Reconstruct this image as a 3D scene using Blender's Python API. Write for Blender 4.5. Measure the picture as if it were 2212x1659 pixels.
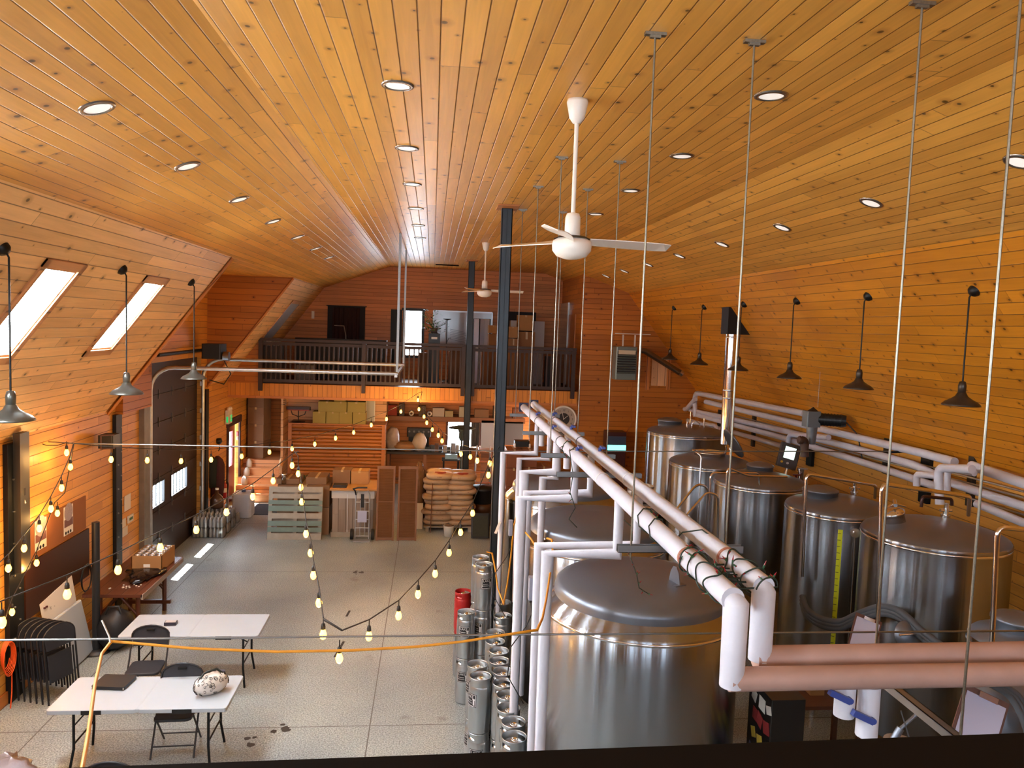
import bpy, math, random
from mathutils import Vector, Matrix
random.seed(7)
R_ = math.radians
for o in list(bpy.data.objects): bpy.data.objects.remove(o)
sc = bpy.context.scene
col = sc.collection
# ------------------------------------------------------------------ camera
FOC, IW, IH = 1662.0, 2212.0, 1659.0
EYE = Vector((0, 0, 4.85))
_y = Vector((935-IW/2, -(700-IH/2), -FOC)).normalized()
_d = Vector((300-IW/2, -(23500-IH/2), -FOC)); _d = (_d-_y*_d.dot(_y)).normalized()
_z = -_d; _x = _y.cross(_z)
ROT = Matrix((_x, _y, _z))                      # camera space -> world space
cam = bpy.data.cameras.new('camera'); camo = bpy.data.objects.new('camera', cam); col.objects.link(camo)
cam.sensor_fit = 'HORIZONTAL'; cam.sensor_width = 36; cam.lens = FOC/IW*36; cam.clip_start = .05; cam.clip_end = 500
camo.matrix_world = Matrix.Translation(EYE) @ ROT.to_4x4()
sc.camera = camo
# ------------------------------------------------------------------ world, sun, exposure
w = bpy.data.worlds.new('world'); sc.world = w; w.use_nodes = True
bg = w.node_tree.nodes['Background']; bg.inputs[0].default_value = (.72, .86, 1, 1); bg.inputs[1].default_value = 15
sun = bpy.data.lights.new('sun', 'SUN'); sun.energy = 60; sun.angle = R_(.6); sun.color = (1, .96, .9)
suno = bpy.data.objects.new('sun', sun); col.objects.link(suno)
suno.rotation_euler = Vector((.62, -.28, -1.42)).to_track_quat('-Z', 'Y').to_euler(); suno.location = (-20, 12, 30)
sc.view_settings.view_transform = 'Standard'; sc.view_settings.look = 'None'; sc.view_settings.gamma = 1
sc.view_settings.use_curve_mapping = False; sc.view_settings.exposure = 1.28
sc.cycles.use_denoising = True; sc.cycles.max_bounces = 9; sc.cycles.diffuse_bounces = 6; sc.cycles.glossy_bounces = 5
sc.cycles.sample_clamp_indirect = 8; sc.cycles.caustics_reflective = False; sc.cycles.caustics_refractive = False

def at(px, py, x=None, y=None, z=None):
    """the world point seen at a pixel of the photo on the plane x=, y= or z="""
    d = ROT @ Vector((px-IW/2, -(py-IH/2), -FOC))
    t = (x-EYE.x)/d.x if x is not None else (y-EYE.y)/d.y if y is not None else (z-EYE.z)/d.z
    return EYE + d*t
def on_slope(px, py, x0, z0, x1, z1):
    d = ROT @ Vector((px-IW/2, -(py-IH/2), -FOC)); n = Vector((-(z1-z0), 0, x1-x0))
    return EYE + d*(n.dot(Vector((x0, 0, z0))-EYE)/n.dot(d))
# ------------------------------------------------------------------ materials
MATS = {}
def _new(name):
    m = bpy.data.materials.new(name); m.use_nodes = True
    return m, m.node_tree, m.node_tree.nodes['Principled BSDF']
def lin(c):
    if isinstance(c, str):
        c = [int(c[i:i+2], 16)/255 for i in (0, 2, 4)]
        return tuple((v/12.92 if v <= .04045 else ((v+.055)/1.055)**2.4) for v in c)
    return c
def mat(name, c, rough=.6, metal=0., var=.0, scale=6., bump=0., emit=None, es=1., coat=0., stretch=None, alpha=None):
    if name in MATS: return MATS[name]
    m, nt, b = _new(name); L = nt.links.new; c = lin(c)
    b.inputs['Roughness'].default_value = rough; b.inputs['Metallic'].default_value = metal
    b.inputs['Base Color'].default_value = (*c, 1); b.inputs['Coat Weight'].default_value = coat
    if var or bump:
        tc = nt.nodes.new('ShaderNodeTexCoord'); mp = nt.nodes.new('ShaderNodeMapping'); no = nt.nodes.new('ShaderNodeTexNoise')
        if stretch: mp.inputs['Scale'].default_value = stretch
        L(tc.outputs['Object'], mp.inputs[0]); L(mp.outputs[0], no.inputs['Vector'])
        no.inputs['Scale'].default_value = scale; no.inputs['Detail'].default_value = 5
        if var:
            mx = nt.nodes.new('ShaderNodeMix'); mx.data_type = 'RGBA'
            mx.inputs['A'].default_value = (*[v*(1-var) for v in c], 1); mx.inputs['B'].default_value = (*[min(1, v*(1+var)) for v in c], 1)
            L(no.outputs['Fac'], mx.inputs['Factor']); L(mx.outputs['Result'], b.inputs['Base Color'])
        if bump:
            bp = nt.nodes.new('ShaderNodeBump'); bp.inputs['Strength'].default_value = bump; bp.inputs['Distance'].default_value = .01
            L(no.outputs['Fac'], bp.inputs['Height']); L(bp.outputs[0], b.inputs['Normal'])
    if emit:
        b.inputs['Emission Color'].default_value = (*lin(emit), 1); b.inputs['Emission Strength'].default_value = es
    MATS[name] = m; return m
def glass(name, c=(1, 1, 1), g=.12, rough=.02):
    """a thin pane: light goes straight through, a little is mirrored"""
    if name in MATS: return MATS[name]
    m, nt, b = _new(name); nt.nodes.remove(b); out = nt.nodes['Material Output']
    t = nt.nodes.new('ShaderNodeBsdfTransparent'); t.inputs[0].default_value = (*c, 1)
    gl = nt.nodes.new('ShaderNodeBsdfGlossy'); gl.inputs['Roughness'].default_value = rough
    mx = nt.nodes.new('ShaderNodeMixShader'); mx.inputs[0].default_value = g
    nt.links.new(t.outputs[0], mx.inputs[1]); nt.links.new(gl.outputs[0], mx.inputs[2]); nt.links.new(mx.outputs[0], out.inputs[0])
    MATS[name] = m; return m
def planks(name, base='c88a46', width=.127, length=3.4, rough=.36, knots=1., seed=0., groove=.05, contrast=1., kscale=3.4):
    """tongue and groove pine: u runs along the boards, v across them, both in metres"""
    if name in MATS: return MATS[name]
    m, nt, b = _new(name); N = nt.nodes.new; L = nt.links.new; c = lin(base)
    def M(op, a, bb=None, cc=None, clamp=False):
        n = N('ShaderNodeMath'); n.operation = op; n.use_clamp = clamp
        for i, v in enumerate((a, bb, cc)):
            if v is None: continue
            if isinstance(v, (int, float)): n.inputs[i].default_value = v
            else: L(v, n.inputs[i])
        return n.outputs[0]
    uv = N('ShaderNodeUVMap'); sp = N('ShaderNodeSeparateXYZ'); L(uv.outputs[0], sp.inputs[0])
    u, v = sp.outputs[0], sp.outputs[1]
    vr = M('DIVIDE', v, width); row = M('FLOOR', vr); fv = M('FRACT', vr)
    wn = N('ShaderNodeTexWhiteNoise'); wn.noise_dimensions = '1D'; L(M('ADD', row, seed+.37), wn.inputs['W'])
    us = M('ADD', M('DIVIDE', u, length), M('MULTIPLY', wn.outputs['Value'], 7.3)); seg = M('FLOOR', us); fu = M('FRACT', us)
    cb = N('ShaderNodeCombineXYZ'); L(row, cb.inputs[0]); L(seg, cb.inputs[1]); cb.inputs[2].default_value = seed
    wb = N('ShaderNodeTexWhiteNoise'); L(cb.outputs[0], wb.inputs['Vector'])
    rnd = wb.outputs['Value']
    # grain, its own for every board
    g = N('ShaderNodeCombineXYZ'); L(M('MULTIPLY', u, 1.3), g.inputs[0]); L(M('MULTIPLY', v, 26.), g.inputs[1]); L(M('MULTIPLY', rnd, 57.), g.inputs[2])
    gn = N('ShaderNodeTexNoise'); gn.inputs['Scale'].default_value = 1.; gn.inputs['Detail'].default_value = 5; gn.inputs['Distortion'].default_value = .8
    L(g.outputs[0], gn.inputs['Vector'])
    g2 = N('ShaderNodeCombineXYZ'); L(M('MULTIPLY', u, .9), g2.inputs[0]); L(M('MULTIPLY', v, 5.), g2.inputs[1]); L(M('MULTIPLY', rnd, 31.), g2.inputs[2])
    bn = N('ShaderNodeTexNoise'); bn.inputs['Scale'].default_value = 1.; bn.inputs['Detail'].default_value = 2; L(g2.outputs[0], bn.inputs['Vector'])
    # knots
    kc = N('ShaderNodeCombineXYZ'); L(M('MULTIPLY', u, .8), kc.inputs[0]); L(v, kc.inputs[1]); L(M('MULTIPLY', rnd, 3.), kc.inputs[2])
    vo = N('ShaderNodeTexVoronoi'); vo.inputs['Scale'].default_value = kscale; vo.voronoi_dimensions = '2D'; L(kc.outputs[0], vo.inputs['Vector'])
    vs = N('ShaderNodeSeparateColor'); L(vo.outputs['Color'], vs.inputs[0])
    rad = M('MULTIPLY', M('POWER', vs.outputs[0], 1.7), .085*knots*kscale/3.4)
    dd = M('DIVIDE', vo.outputs['Distance'], M('ADD', rad, .004))
    core = M('SUBTRACT', 1., M('MULTIPLY', M('SUBTRACT', dd, .5), 6.), clamp=True)
    halo = M('SUBTRACT', 1., M('MULTIPLY', M('SUBTRACT', dd, .9), .9), clamp=True)
    ring = M('MULTIPLY', M('ADD', M('SINE', M('MULTIPLY', dd, 9.)), 1.), .5)
    # grooves
    e = M('ABSOLUTE', M('SUBTRACT', fv, .5)); gr = M('MULTIPLY', M('SUBTRACT', e, .5-groove), 1/groove, clamp=True)
    e2 = M('ABSOLUTE', M('SUBTRACT', fu, .5)); g3 = M('GREATER_THAN', e2, .5-.0012)
    # colours
    r1 = N('ShaderNodeMix'); r1.data_type = 'RGBA'
    k = .25*contrast
    r1.inputs['A'].default_value = (c[0]*(1-k), c[1]*(1-k*1.15), c[2]*(1-k*1.25), 1); r1.inputs['B'].default_value = (min(1, c[0]*(1+k*.9)), c[1]*(1+k), c[2]*(1+k*1.25), 1)
    f = M('ADD', M('MULTIPLY', rnd, .62), M('ADD', M('MULTIPLY', gn.outputs['Fac'], .75), M('SUBTRACT', M('MULTIPLY', bn.outputs['Fac'], .7), .52)), clamp=True)
    L(f, r1.inputs['Factor'])
    def over(prev, fac, colr):
        n = N('ShaderNodeMix'); n.data_type = 'RGBA'; L(prev, n.inputs['A']); n.inputs['B'].default_value = (*colr, 1); L(fac, n.inputs['Factor']); return n.outputs['Result']
    x = over(r1.outputs['Result'], M('MULTIPLY', halo, .5), (c[0]*.52, c[1]*.4, c[2]*.3))
    x = over(x, M('MULTIPLY', core, M('ADD', M('MULTIPLY', ring, .2), .8)), (c[0]*.12, c[1]*.11, c[2]*.09))
    x = over(x, M('MULTIPLY', gr, .95), (c[0]*.13, c[1]*.08, c[2]*.04))
    x = over(x, M('MULTIPLY', g3, .6), (c[0]*.2, c[1]*.14, c[2]*.1))
    L(x, b.inputs['Base Color'])
    b.inputs['Roughness'].default_value = rough; b.inputs['Specular IOR Level'].default_value = .5
    hb = M('SUBTRACT', M('ADD', M('MULTIPLY', M('SUBTRACT', rnd, .5), M('MULTIPLY', fv, M('MULTIPLY', M('SUBTRACT', rnd, .5), 3.2))), M('MULTIPLY', gn.outputs['Fac'], .12)), M('MULTIPLY', gr, 1.))
    bp = N('ShaderNodeBump'); bp.inputs['Strength'].default_value = .55; bp.inputs['Distance'].default_value = .006; L(hb, bp.inputs['Height']); L(bp.outputs[0], b.inputs['Normal'])
    MATS[name] = m; return m
def concrete():
    m, nt, b = _new('speckled_concrete'); N = nt.nodes.new; L = nt.links.new
    tc = N('ShaderNodeTexCoord'); P = tc.outputs['Object']
    def noise(s, d=3):
        n = N('ShaderNodeTexNoise'); n.inputs['Scale'].default_value = s; n.inputs['Detail'].default_value = d; L(P, n.inputs['Vector']); return n.outputs['Fac']
    def ramp(f, stops):
        r = N('ShaderNodeValToRGB'); L(f, r.inputs[0]); e = r.color_ramp.elements
        e[0].position, e[0].color = stops[0]; e[1].position, e[1].color = stops[1]
        return r.outputs[0]
    a = ramp(noise(58, 4), ((.34, (.15, .178, .178, 1)), (.68, (.49, .545, .54, 1))))
    mul = N('ShaderNodeMix'); mul.data_type = 'RGBA'; mul.blend_type = 'MULTIPLY'; mul.inputs['Factor'].default_value = 1
    L(a, mul.inputs['A']); L(ramp(noise(.55, 6), ((.3, (.66, .67, .7, 1)), (.7, (1.12, 1.1, 1.05, 1)))), mul.inputs['B'])
    # cracks and scuffs with a shape of their own
    st = ramp(noise(1.7, 9), ((.66, (0, 0, 0, 1)), (.72, (.5, .5, .5, 1))))
    d = N('ShaderNodeMix'); d.data_type = 'RGBA'; L(st, d.inputs['Factor']); L(mul.outputs['Result'], d.inputs['A']); d.inputs['B'].default_value = (.11, .10, .085, 1)
    # saw cuts
    sp = N('ShaderNodeSeparateXYZ'); L(P, sp.inputs[0])
    prev = d.outputs['Result']
    for i, pos in ((0, -.62), (1, 9.05), (1, 14.85), (0, -4.4), (1, 18.4)):
        q = N('ShaderNodeMath'); q.operation = 'SUBTRACT'; L(sp.outputs[i], q.inputs[0]); q.inputs[1].default_value = pos
        q2 = N('ShaderNodeMath'); q2.operation = 'ABSOLUTE'; L(q.outputs[0], q2.inputs[0])
        q3 = N('ShaderNodeMath'); q3.operation = 'LESS_THAN'; L(q2.outputs[0], q3.inputs[0]); q3.inputs[1].default_value = .007
        n = N('ShaderNodeMix'); n.data_type = 'RGBA'; L(q3.outputs[0], n.inputs['Factor']); L(prev, n.inputs['A']); n.inputs['B'].default_value = (.09, .085, .075, 1); prev = n.outputs['Result']
    L(prev, b.inputs['Base Color']); b.inputs['Roughness'].default_value = .38
    MATS['concrete'] = m; return m
def brushed(name, c=(.62, .60, .58), rough=.2, axis='z', amt=.5):
    """stainless steel, brushed around the axis so that reflections draw out into streaks"""
    if name in MATS: return MATS[name]
    m, nt, b = _new(name); N = nt.nodes.new; L = nt.links.new
    tc = N('ShaderNodeTexCoord'); mp = N('ShaderNodeMapping'); L(tc.outputs['Object'], mp.inputs[0]); mp.inputs['Scale'].default_value = (16, 16, .3) if axis == 'z' else (9, 9, 9)
    n = N('ShaderNodeTexNoise'); n.inputs['Scale'].default_value = 1; n.inputs['Detail'].default_value = 3; L(mp.outputs[0], n.inputs['Vector'])
    bp = N('ShaderNodeBump'); bp.inputs['Strength'].default_value = (.55 if axis == 'z' else .05); bp.inputs['Distance'].default_value = .004; L(n.outputs['Fac'], bp.inputs['Height']); L(bp.outputs[0], b.inputs['Normal'])
    b.inputs['Base Color'].default_value = (*c, 1); b.inputs['Metallic'].default_value = 1; b.inputs['Roughness'].default_value = rough
    if axis == 'z':
        tg = N('ShaderNodeTangent'); tg.direction_type = 'RADIAL'; tg.axis = 'Z'; L(tg.outputs[0], b.inputs['Tangent'])
        b.inputs['Anisotropic'].default_value = .97; b.inputs['Anisotropic Rotation'].default_value = .25
    MATS[name] = m; return m
# ------------------------------------------------------------------ mesh building
def perp(d):
    d = d.normalized(); a = Vector((0, 0, 1)) if abs(d.z) < .9 else Vector((1, 0, 0))
    u = d.cross(a).normalized(); return u, d.cross(u).normalized()
class MB:
    def __init__(s): s.v = []; s.f = []; s.sm = []
    def add(s, vs, fs, smooth=False):
        n = len(s.v); s.v += [tuple(p) for p in vs]; s.f += [[i+n for i in f] for f in fs]; s.sm += [smooth]*len(fs); return s
    def box(s, c, size, rz=0, M=None):
        x, y, z = [k/2 for k in size]
        vs = [Vector(p) for p in ((-x,-y,-z),(x,-y,-z),(x,y,-z),(-x,y,-z),(-x,-y,z),(x,-y,z),(x,y,z),(-x,y,z))]
        T = M if M is not None else Matrix.Rotation(rz, 3, 'Z')
        return s.add([T @ p + Vector(c) for p in vs], [(0,3,2,1),(4,5,6,7),(0,1,5,4),(1,2,6,5),(2,3,7,6),(3,0,4,7)])
    def bb(s, x0, x1, y0, y1, z0, z1): return s.box(((x0+x1)/2, (y0+y1)/2, (z0+z1)/2), (abs(x1-x0), abs(y1-y0), abs(z1-z0)))
    def rbox(s, c, size, r=.01, rz=0, M=None):
        """box with its vertical edges rounded"""
        x, y, z = [k/2 for k in size]; r = min(r, x*.98, y*.98); pts = []
        for cx, cy, a0 in ((x-r, y-r, 0), (-x+r, y-r, 90), (-x+r, -y+r, 180), (x-r, -y+r, 270)):
            for k in range(4): a = R_(a0+30*k); pts.append((cx+r*math.cos(a), cy+r*math.sin(a)))
        T = M if M is not None else Matrix.Rotation(rz, 3, 'Z'); n = len(pts)
        vs = [T @ Vector((p[0], p[1], h))+Vector(c) for h in (-z, z) for p in pts]
        return s.add(vs, [tuple(range(n))[::-1], tuple(range(n, 2*n))]+[(i, (i+1) % n, n+(i+1) % n, n+i) for i in range(n)])
    def cyl(s, p0, p1, r, r2=None, n=14, caps=True, smooth=True):
        p0, p1 = Vector(p0), Vector(p1); r2 = r if r2 is None else r2; u, v = perp(p1-p0)
        vs = [p+(u*math.cos(2*math.pi*i/n)+v*math.sin(2*math.pi*i/n))*q for p, q in ((p0, r), (p1, r2)) for i in range(n)]
        s.add(vs, [(i, (i+1) % n, n+(i+1) % n, n+i) for i in range(n)], smooth)
        if caps: s.add(vs, [tuple(range(n))[::-1], tuple(range(n, 2*n))])
        return s
    def tube(s, pts, r, n=8, closed=False, caps=True, rs=None):
        P = [Vector(p) for p in pts]; m = len(P); rings = []
        u = None
        for i, p in enumerate(P):
            a = P[(i-1) % m] if (closed or i) else p; b = P[(i+1) % m] if (closed or i < m-1) else p
            d = (b-a); d = d.normalized() if d.length > 1e-9 else Vector((0, 0, 1))
            if u is None: u, _ = perp(d)
            u = (u-d*u.dot(d)); u = u.normalized() if u.length > 1e-6 else perp(d)[0]
            v = d.cross(u); q = rs[i] if rs else r
            if 0 < i < m-1 or closed:
                d1 = (p-a); d2 = (b-p)
                if d1.length > 1e-6 and d2.length > 1e-6:
                    c_ = math.cos(d1.angle(d2)/2); k = min(1/max(c_, .35), 2.2)
                    ax = (d2.normalized()-d1.normalized())
                    if ax.length > 1e-4:
                        ax.normalize(); ring = []
                        for j in range(n):
                            o = (u*math.cos(2*math.pi*j/n)+v*math.sin(2*math.pi*j/n))*q
                            o = o+ax*(o.dot(ax)*(k-1)); ring.append(p+o)
                        rings.append(ring); continue
            rings.append([p+(u*math.cos(2*math.pi*j/n)+v*math.sin(2*math.pi*j/n))*q for j in range(n)])
        vs = [x for r_ in rings for x in r_]; fs = []
        for i in range(m if closed else m-1):
            a, b = i*n, ((i+1) % m)*n
            fs += [(a+j, a+(j+1) % n, b+(j+1) % n, b+j) for j in range(n)]
        s.add(vs, fs, True)
        if caps and not closed: s.add(vs, [tuple(range(n))[::-1], tuple(range((m-1)*n, m*n))])
        return s
    def lathe(s, prof, c=(0, 0, 0), n=32, M=None, smooth=True, arc=1.):
        """profile [(r, z)] turned about z at c"""
        c = Vector(c); T = M or Matrix.Identity(3); m = len(prof); full = arc >= 1; k = n if full else n+1
        vs = [T @ Vector((r*math.cos(2*math.pi*arc*i/n), r*math.sin(2*math.pi*arc*i/n), z))+c for r, z in prof for i in range(k)]
        fs = []
        for j in range(m-1):
            for i in range(n):
                i2 = (i+1) % k
                fs.append((j*k+i, j*k+i2, (j+1)*k+i2, (j+1)*k+i))
        return s.add(vs, fs, smooth)
    def prism(s, poly, thick, axis='y', off=0, smooth=False):
        """a closed outline [(a, b)] in the plane across the axis, given a thickness"""
        f = {'x': lambda a, b, t: (t, a, b), 'y': lambda a, b, t: (a, t, b), 'z': lambda a, b, t: (a, b, t)}[axis]; n = len(poly)
        vs = [f(a, b, off+t) for t in (0, thick) for a, b in poly]
        return s.add(vs, [tuple(range(n))[::-1], tuple(range(n, 2*n))]+[(i, (i+1) % n, n+(i+1) % n, n+i) for i in range(n)], smooth)
    def quad(s, a, b, c, d): return s.add([a, b, c, d], [(0, 1, 2, 3)])
    def blob(s, c, r, n=14, m=9, rough=.0, seed=0, M=None):
        rd = random.Random(seed); c = Vector(c); vs = []; T = M or Matrix.Identity(3)
        for j in range(m+1):
            th = math.pi*j/m
            for i in range(n):
                ph = 2*math.pi*i/n; k = 1+(rd.random()-.5)*rough*2 if 0 < j < m else 1
                vs.append(T @ Vector((r[0]*math.sin(th)*math.cos(ph)*k, r[1]*math.sin(th)*math.sin(ph)*k, r[2]*math.cos(th)*k))+c)
        return s.add(vs, [(j*n+i, (j+1)*n+i, (j+1)*n+(i+1) % n, j*n+(i+1) % n) for j in range(m) for i in range(n)], True)
    def move(s, M): s.v = [tuple(M @ Vector(p)) for p in s.v]; return s
    def build(s, name, m, parent=None, loc=(0, 0, 0), grain=None, kind=None, label=None, bevel=0, uvoff=(0, 0)):
        me = bpy.data.meshes.new(name); me.from_pydata(s.v, [], s.f); me.update()
        me.polygons.foreach_set('use_smooth', s.sm)
        me.materials.append(m)
        if grain is not None:
            g = Vector(grain); uvl = me.uv_layers.new(name='UVMap')
            for p in me.polygons:
                n = p.normal; gg = g-n*g.dot(n)
                if gg.length < .3: gg = perp(n)[0]
                gg.normalize(); t = n.cross(gg)
                if t.dot(Vector((.3, .5, 1))) < 0: t = -t
                for li in p.loop_indices:
                    co = me.vertices[me.loops[li].vertex_index].co
                    uvl.data[li].uv = (co.dot(gg)+uvoff[0], co.dot(t)+uvoff[1])
        o = bpy.data.objects.new(name, me); col.objects.link(o); o.location = loc
        if parent is not None: o.parent = parent
        if kind: o['kind'] = kind
        if label: o['label'] = label
        if bevel:
            bv = o.modifiers.new('bevel', 'BEVEL'); bv.width = bevel; bv.segments = 2; bv.limit_method = 'ANGLE'
        return o
def thing(name, label, cat, loc=(0, 0, 0), rz=0, group=None):
    o = bpy.data.objects.new(name, None); col.objects.link(o); o.location = loc; o.rotation_euler = (0, 0, rz); o.empty_display_size = .1
    return tag(o, label, cat, group)
def tag(o, label, cat, group=None):
    o['label'] = label; o['category'] = cat
    if group: o['group'] = group
    return o
def kids(o): return [c for c in bpy.data.objects if c.parent == o]
def dup(o, loc=None, rz=None, label=None, group=None):
    def cp(x, par):
        c = x.copy(); col.objects.link(c); c.parent = par
        for ch in list(KID.get(x.name, [])): cp(ch, c)
        return c
    KID = {}
    for x in bpy.data.objects:
        if x.parent: KID.setdefault(x.parent.name, []).append(x)
    c = cp(o, None)
    if loc is not None: c.location = loc
    if rz is not None: c.rotation_euler = (0, 0, rz)
    if label: c['label'] = label
    if group: c['group'] = group
    return c
def struct(mb, name, m, grain=None, uvoff=(0, 0), parent=None):
    return mb.build(name, m, parent, grain=grain, kind='structure' if parent is None else None, uvoff=uvoff)
ORD = ['first', 'second', 'third', 'fourth', 'fifth', 'sixth', 'seventh', 'eighth', 'ninth', 'tenth', 'eleventh', 'twelfth', 'thirteenth', 'fourteenth', 'fifteenth']
# common materials
DARK = mat('black_steel', '1d2023', .45, .6, .15)
POST = mat('painted_steel_post', '33383c', .42, .5, .2, 5)
BLACKP = mat('black_plastic', '121214', .45)
RUB = mat('black_rubber', '0d0d0e', .7)
WHITE = mat('white_paint', 'e8e4dc', .4)
LUGM = mat('lug_steel', '6c6a70', .45, .5)
STEEL = brushed('tank_steel', (.36, .375, .40), .27)
STEELR = brushed('tank_lid_steel', (.19, .205, .24), .36, 'r', .25)
STEELR.node_tree.nodes['Principled BSDF'].inputs['Metallic'].default_value = .65
CHR = mat('chrome', (.75, .74, .73), .15, 1)
GALV = mat('galvanised_steel', (.55, .56, .56), .42, .9, .2, 12)
INS = mat('insulation_jacket', 'c9c8d2', .55, 0, .08, 9, .35)
CARD = mat('cardboard', 'a47a4c', .8, 0, .1, 5)
PINE = planks('pine_trim', 'c27a3a', .3, 3.1, .45, .8, 5)
DWOOD = mat('dark_stained_wood', '0a0402', .8, 0, .3, 4, stretch=(1, 1, 6))
DWOOD.node_tree.nodes['Principled BSDF'].inputs['Specular IOR Level'].default_value = .12
# ------------------------------------------------------------------ the hall: a gambrel shell of pine boards
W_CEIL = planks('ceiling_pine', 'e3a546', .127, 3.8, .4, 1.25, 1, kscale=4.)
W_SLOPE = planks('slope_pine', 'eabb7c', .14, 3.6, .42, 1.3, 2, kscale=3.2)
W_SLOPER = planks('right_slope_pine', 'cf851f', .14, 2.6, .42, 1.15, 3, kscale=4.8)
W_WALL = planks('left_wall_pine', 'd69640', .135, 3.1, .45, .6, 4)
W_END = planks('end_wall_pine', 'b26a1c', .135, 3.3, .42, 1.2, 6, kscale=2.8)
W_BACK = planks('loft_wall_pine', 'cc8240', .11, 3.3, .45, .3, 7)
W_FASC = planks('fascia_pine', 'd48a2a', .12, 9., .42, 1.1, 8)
XL, XR, ZE = -5.1, 7.1, 3.28
YN, YB, YC0, YC1, YL = -3.0, 23.2, 12.75, 18.2, 20.0
s_ = MB().bb(-5.4, 7.4, YN, YB+.2, -.2, 0); struct(s_, 'floor', concrete())
gy = (0, 1, 0)
# flat top and shallow slopes (0.1 m thick panels)
def panel(p0, p1, y0, y1, t=.1):
    (x0, z0), (x1, z1) = p0, p1; d = Vector((x1-x0, 0, z1-z0)).normalized(); n = Vector((-d.z, 0, d.x))
    if n.z < 0: n = -n
    a, b = Vector((x0, 0, z0)), Vector((x1, 0, z1)); vs = []
    for y in (y0, y1):
        for q in (a, b, b+n*t, a+n*t): vs.append((q.x, y, q.z))
    m = MB(); m.add(vs, [(0, 1, 2, 3), (7, 6, 5, 4), (0, 4, 5, 1), (1, 5, 6, 2), (2, 6, 7, 3), (3, 7, 4, 0)]); return m
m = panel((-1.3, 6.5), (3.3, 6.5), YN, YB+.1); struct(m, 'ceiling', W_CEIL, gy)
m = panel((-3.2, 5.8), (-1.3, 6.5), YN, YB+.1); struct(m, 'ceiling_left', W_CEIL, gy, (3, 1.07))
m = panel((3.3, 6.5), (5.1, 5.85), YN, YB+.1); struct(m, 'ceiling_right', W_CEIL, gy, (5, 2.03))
# the steep left slope, with openings for its skylights
SL0, SL1 = (-5.1, 3.28), (-3.2, 5.8)
def slp(k): return (SL0[0]+(SL1[0]-SL0[0])*k, SL0[1]+(SL1[1]-SL0[1])*k)
KA, KB = .432, .784
skyl = [(.15, .8), (2.6, 3.25), (5.1, 5.75), (7.65, 8.3), (10.15, 10.8)]
m = MB()
def cat_mb(dst, src): dst.add(src.v, src.f)
ys = [YN]+[v for a in skyl for v in a]+[YC0]
cat_mb(m, panel(SL0, slp(KA), YN, YC0)); cat_mb(m, panel(slp(KB), SL1, YN, YC0))
for i in range(0, len(ys), 2): cat_mb(m, panel(slp(KA), slp(KB), ys[i], ys[i+1]))
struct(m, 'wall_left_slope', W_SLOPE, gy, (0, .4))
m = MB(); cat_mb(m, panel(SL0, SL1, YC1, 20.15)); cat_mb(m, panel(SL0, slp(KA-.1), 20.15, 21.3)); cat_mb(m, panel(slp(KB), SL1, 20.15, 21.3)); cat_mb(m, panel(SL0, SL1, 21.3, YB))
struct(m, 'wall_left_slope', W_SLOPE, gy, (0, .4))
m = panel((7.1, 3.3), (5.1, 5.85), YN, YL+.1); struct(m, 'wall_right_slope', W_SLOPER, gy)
# skylights: pine lined wells, frame, bright pane
nrm = Vector((-(SL1[1]-SL0[1]), 0, SL1[0]-SL0[0])).normalized()
SKY = mat('daylit_skylight_pane', (.9, .92, .95), .3, emit=(.84, .93, 1.), es=34)
def P3(k, y, off): x, z = slp(k); return Vector((x, y, z))+nrm*off
for i, (a, b) in enumerate(skyl+[(20.15, 21.3)]):
    ka, kb = (KA, KB) if i < 5 else (KA-.1, KB)
    root = bpy.data.objects.new('window_%d' % (i+1), None); col.objects.link(root); root['kind'] = 'structure'
    m = MB(); t = .09 if i < 5 else .03; dep = .06
    for (y0, y1, k0, k1) in ((a-t, a, ka-.03, kb+.03), (b, b+t, ka-.03, kb+.03), (a-t, b+t, ka-.03, ka), (a-t, b+t, kb, kb+.03)):
        q = [P3(k0, y0, -.018), P3(k0, y1, -.018), P3(k1, y1, -.018), P3(k1, y0, -.018)]; q2 = [p+nrm*.02 for p in q]
        m.add(q+q2, [(0, 1, 2, 3), (7, 6, 5, 4), (0, 4, 5, 1), (1, 5, 6, 2), (2, 6, 7, 3), (3, 7, 4, 0)])
    for (y0, y1, k0, k1) in ((a, a+.02, ka, kb), (b-.02, b, ka, kb), (a, b, ka, ka+.008), (a, b, kb-.008, kb)):
        q = [P3(k0, y0, 0), P3(k0, y1, 0), P3(k1, y1, 0), P3(k1, y0, 0)]; q2 = [p+nrm*dep for p in q]
        m.add(q+q2, [(0, 1, 2, 3), (7, 6, 5, 4), (0, 4, 5, 1), (1, 5, 6, 2), (2, 6, 7, 3), (3, 7, 4, 0)])
    m.build('window_frame', planks('skylight_trim', 'c48d5c', .5, 3., .5, .2, 9), root, grain=(0, 1, 0))
    m = MB(); off = .03 if i < 5 else -.015
    q = [P3(ka, a, off), P3(ka, b, off), P3(kb, b, off), P3(kb, a, off)]; q2 = [p+nrm*.02 for p in q]
    m.add(q+q2, [(3, 2, 1, 0), (4, 5, 6, 7), (0, 1, 5, 4), (1, 2, 6, 5), (2, 3, 7, 6), (3, 0, 4, 7)])
    if i < 5: m.build('pane', SKY, root)
    else:
        m.build('drawn_blind', mat('grey_blind', 'a8a9b0', .7), root, label='closed grey blind')
        m = MB(); m.tube([P3(ka, a-.012, .0), P3(kb, a-.012, .0)], .012, 6); m.build('blind_track', mat('white_track', 'f2ead8', .4), root, label='pale blind track')
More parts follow.
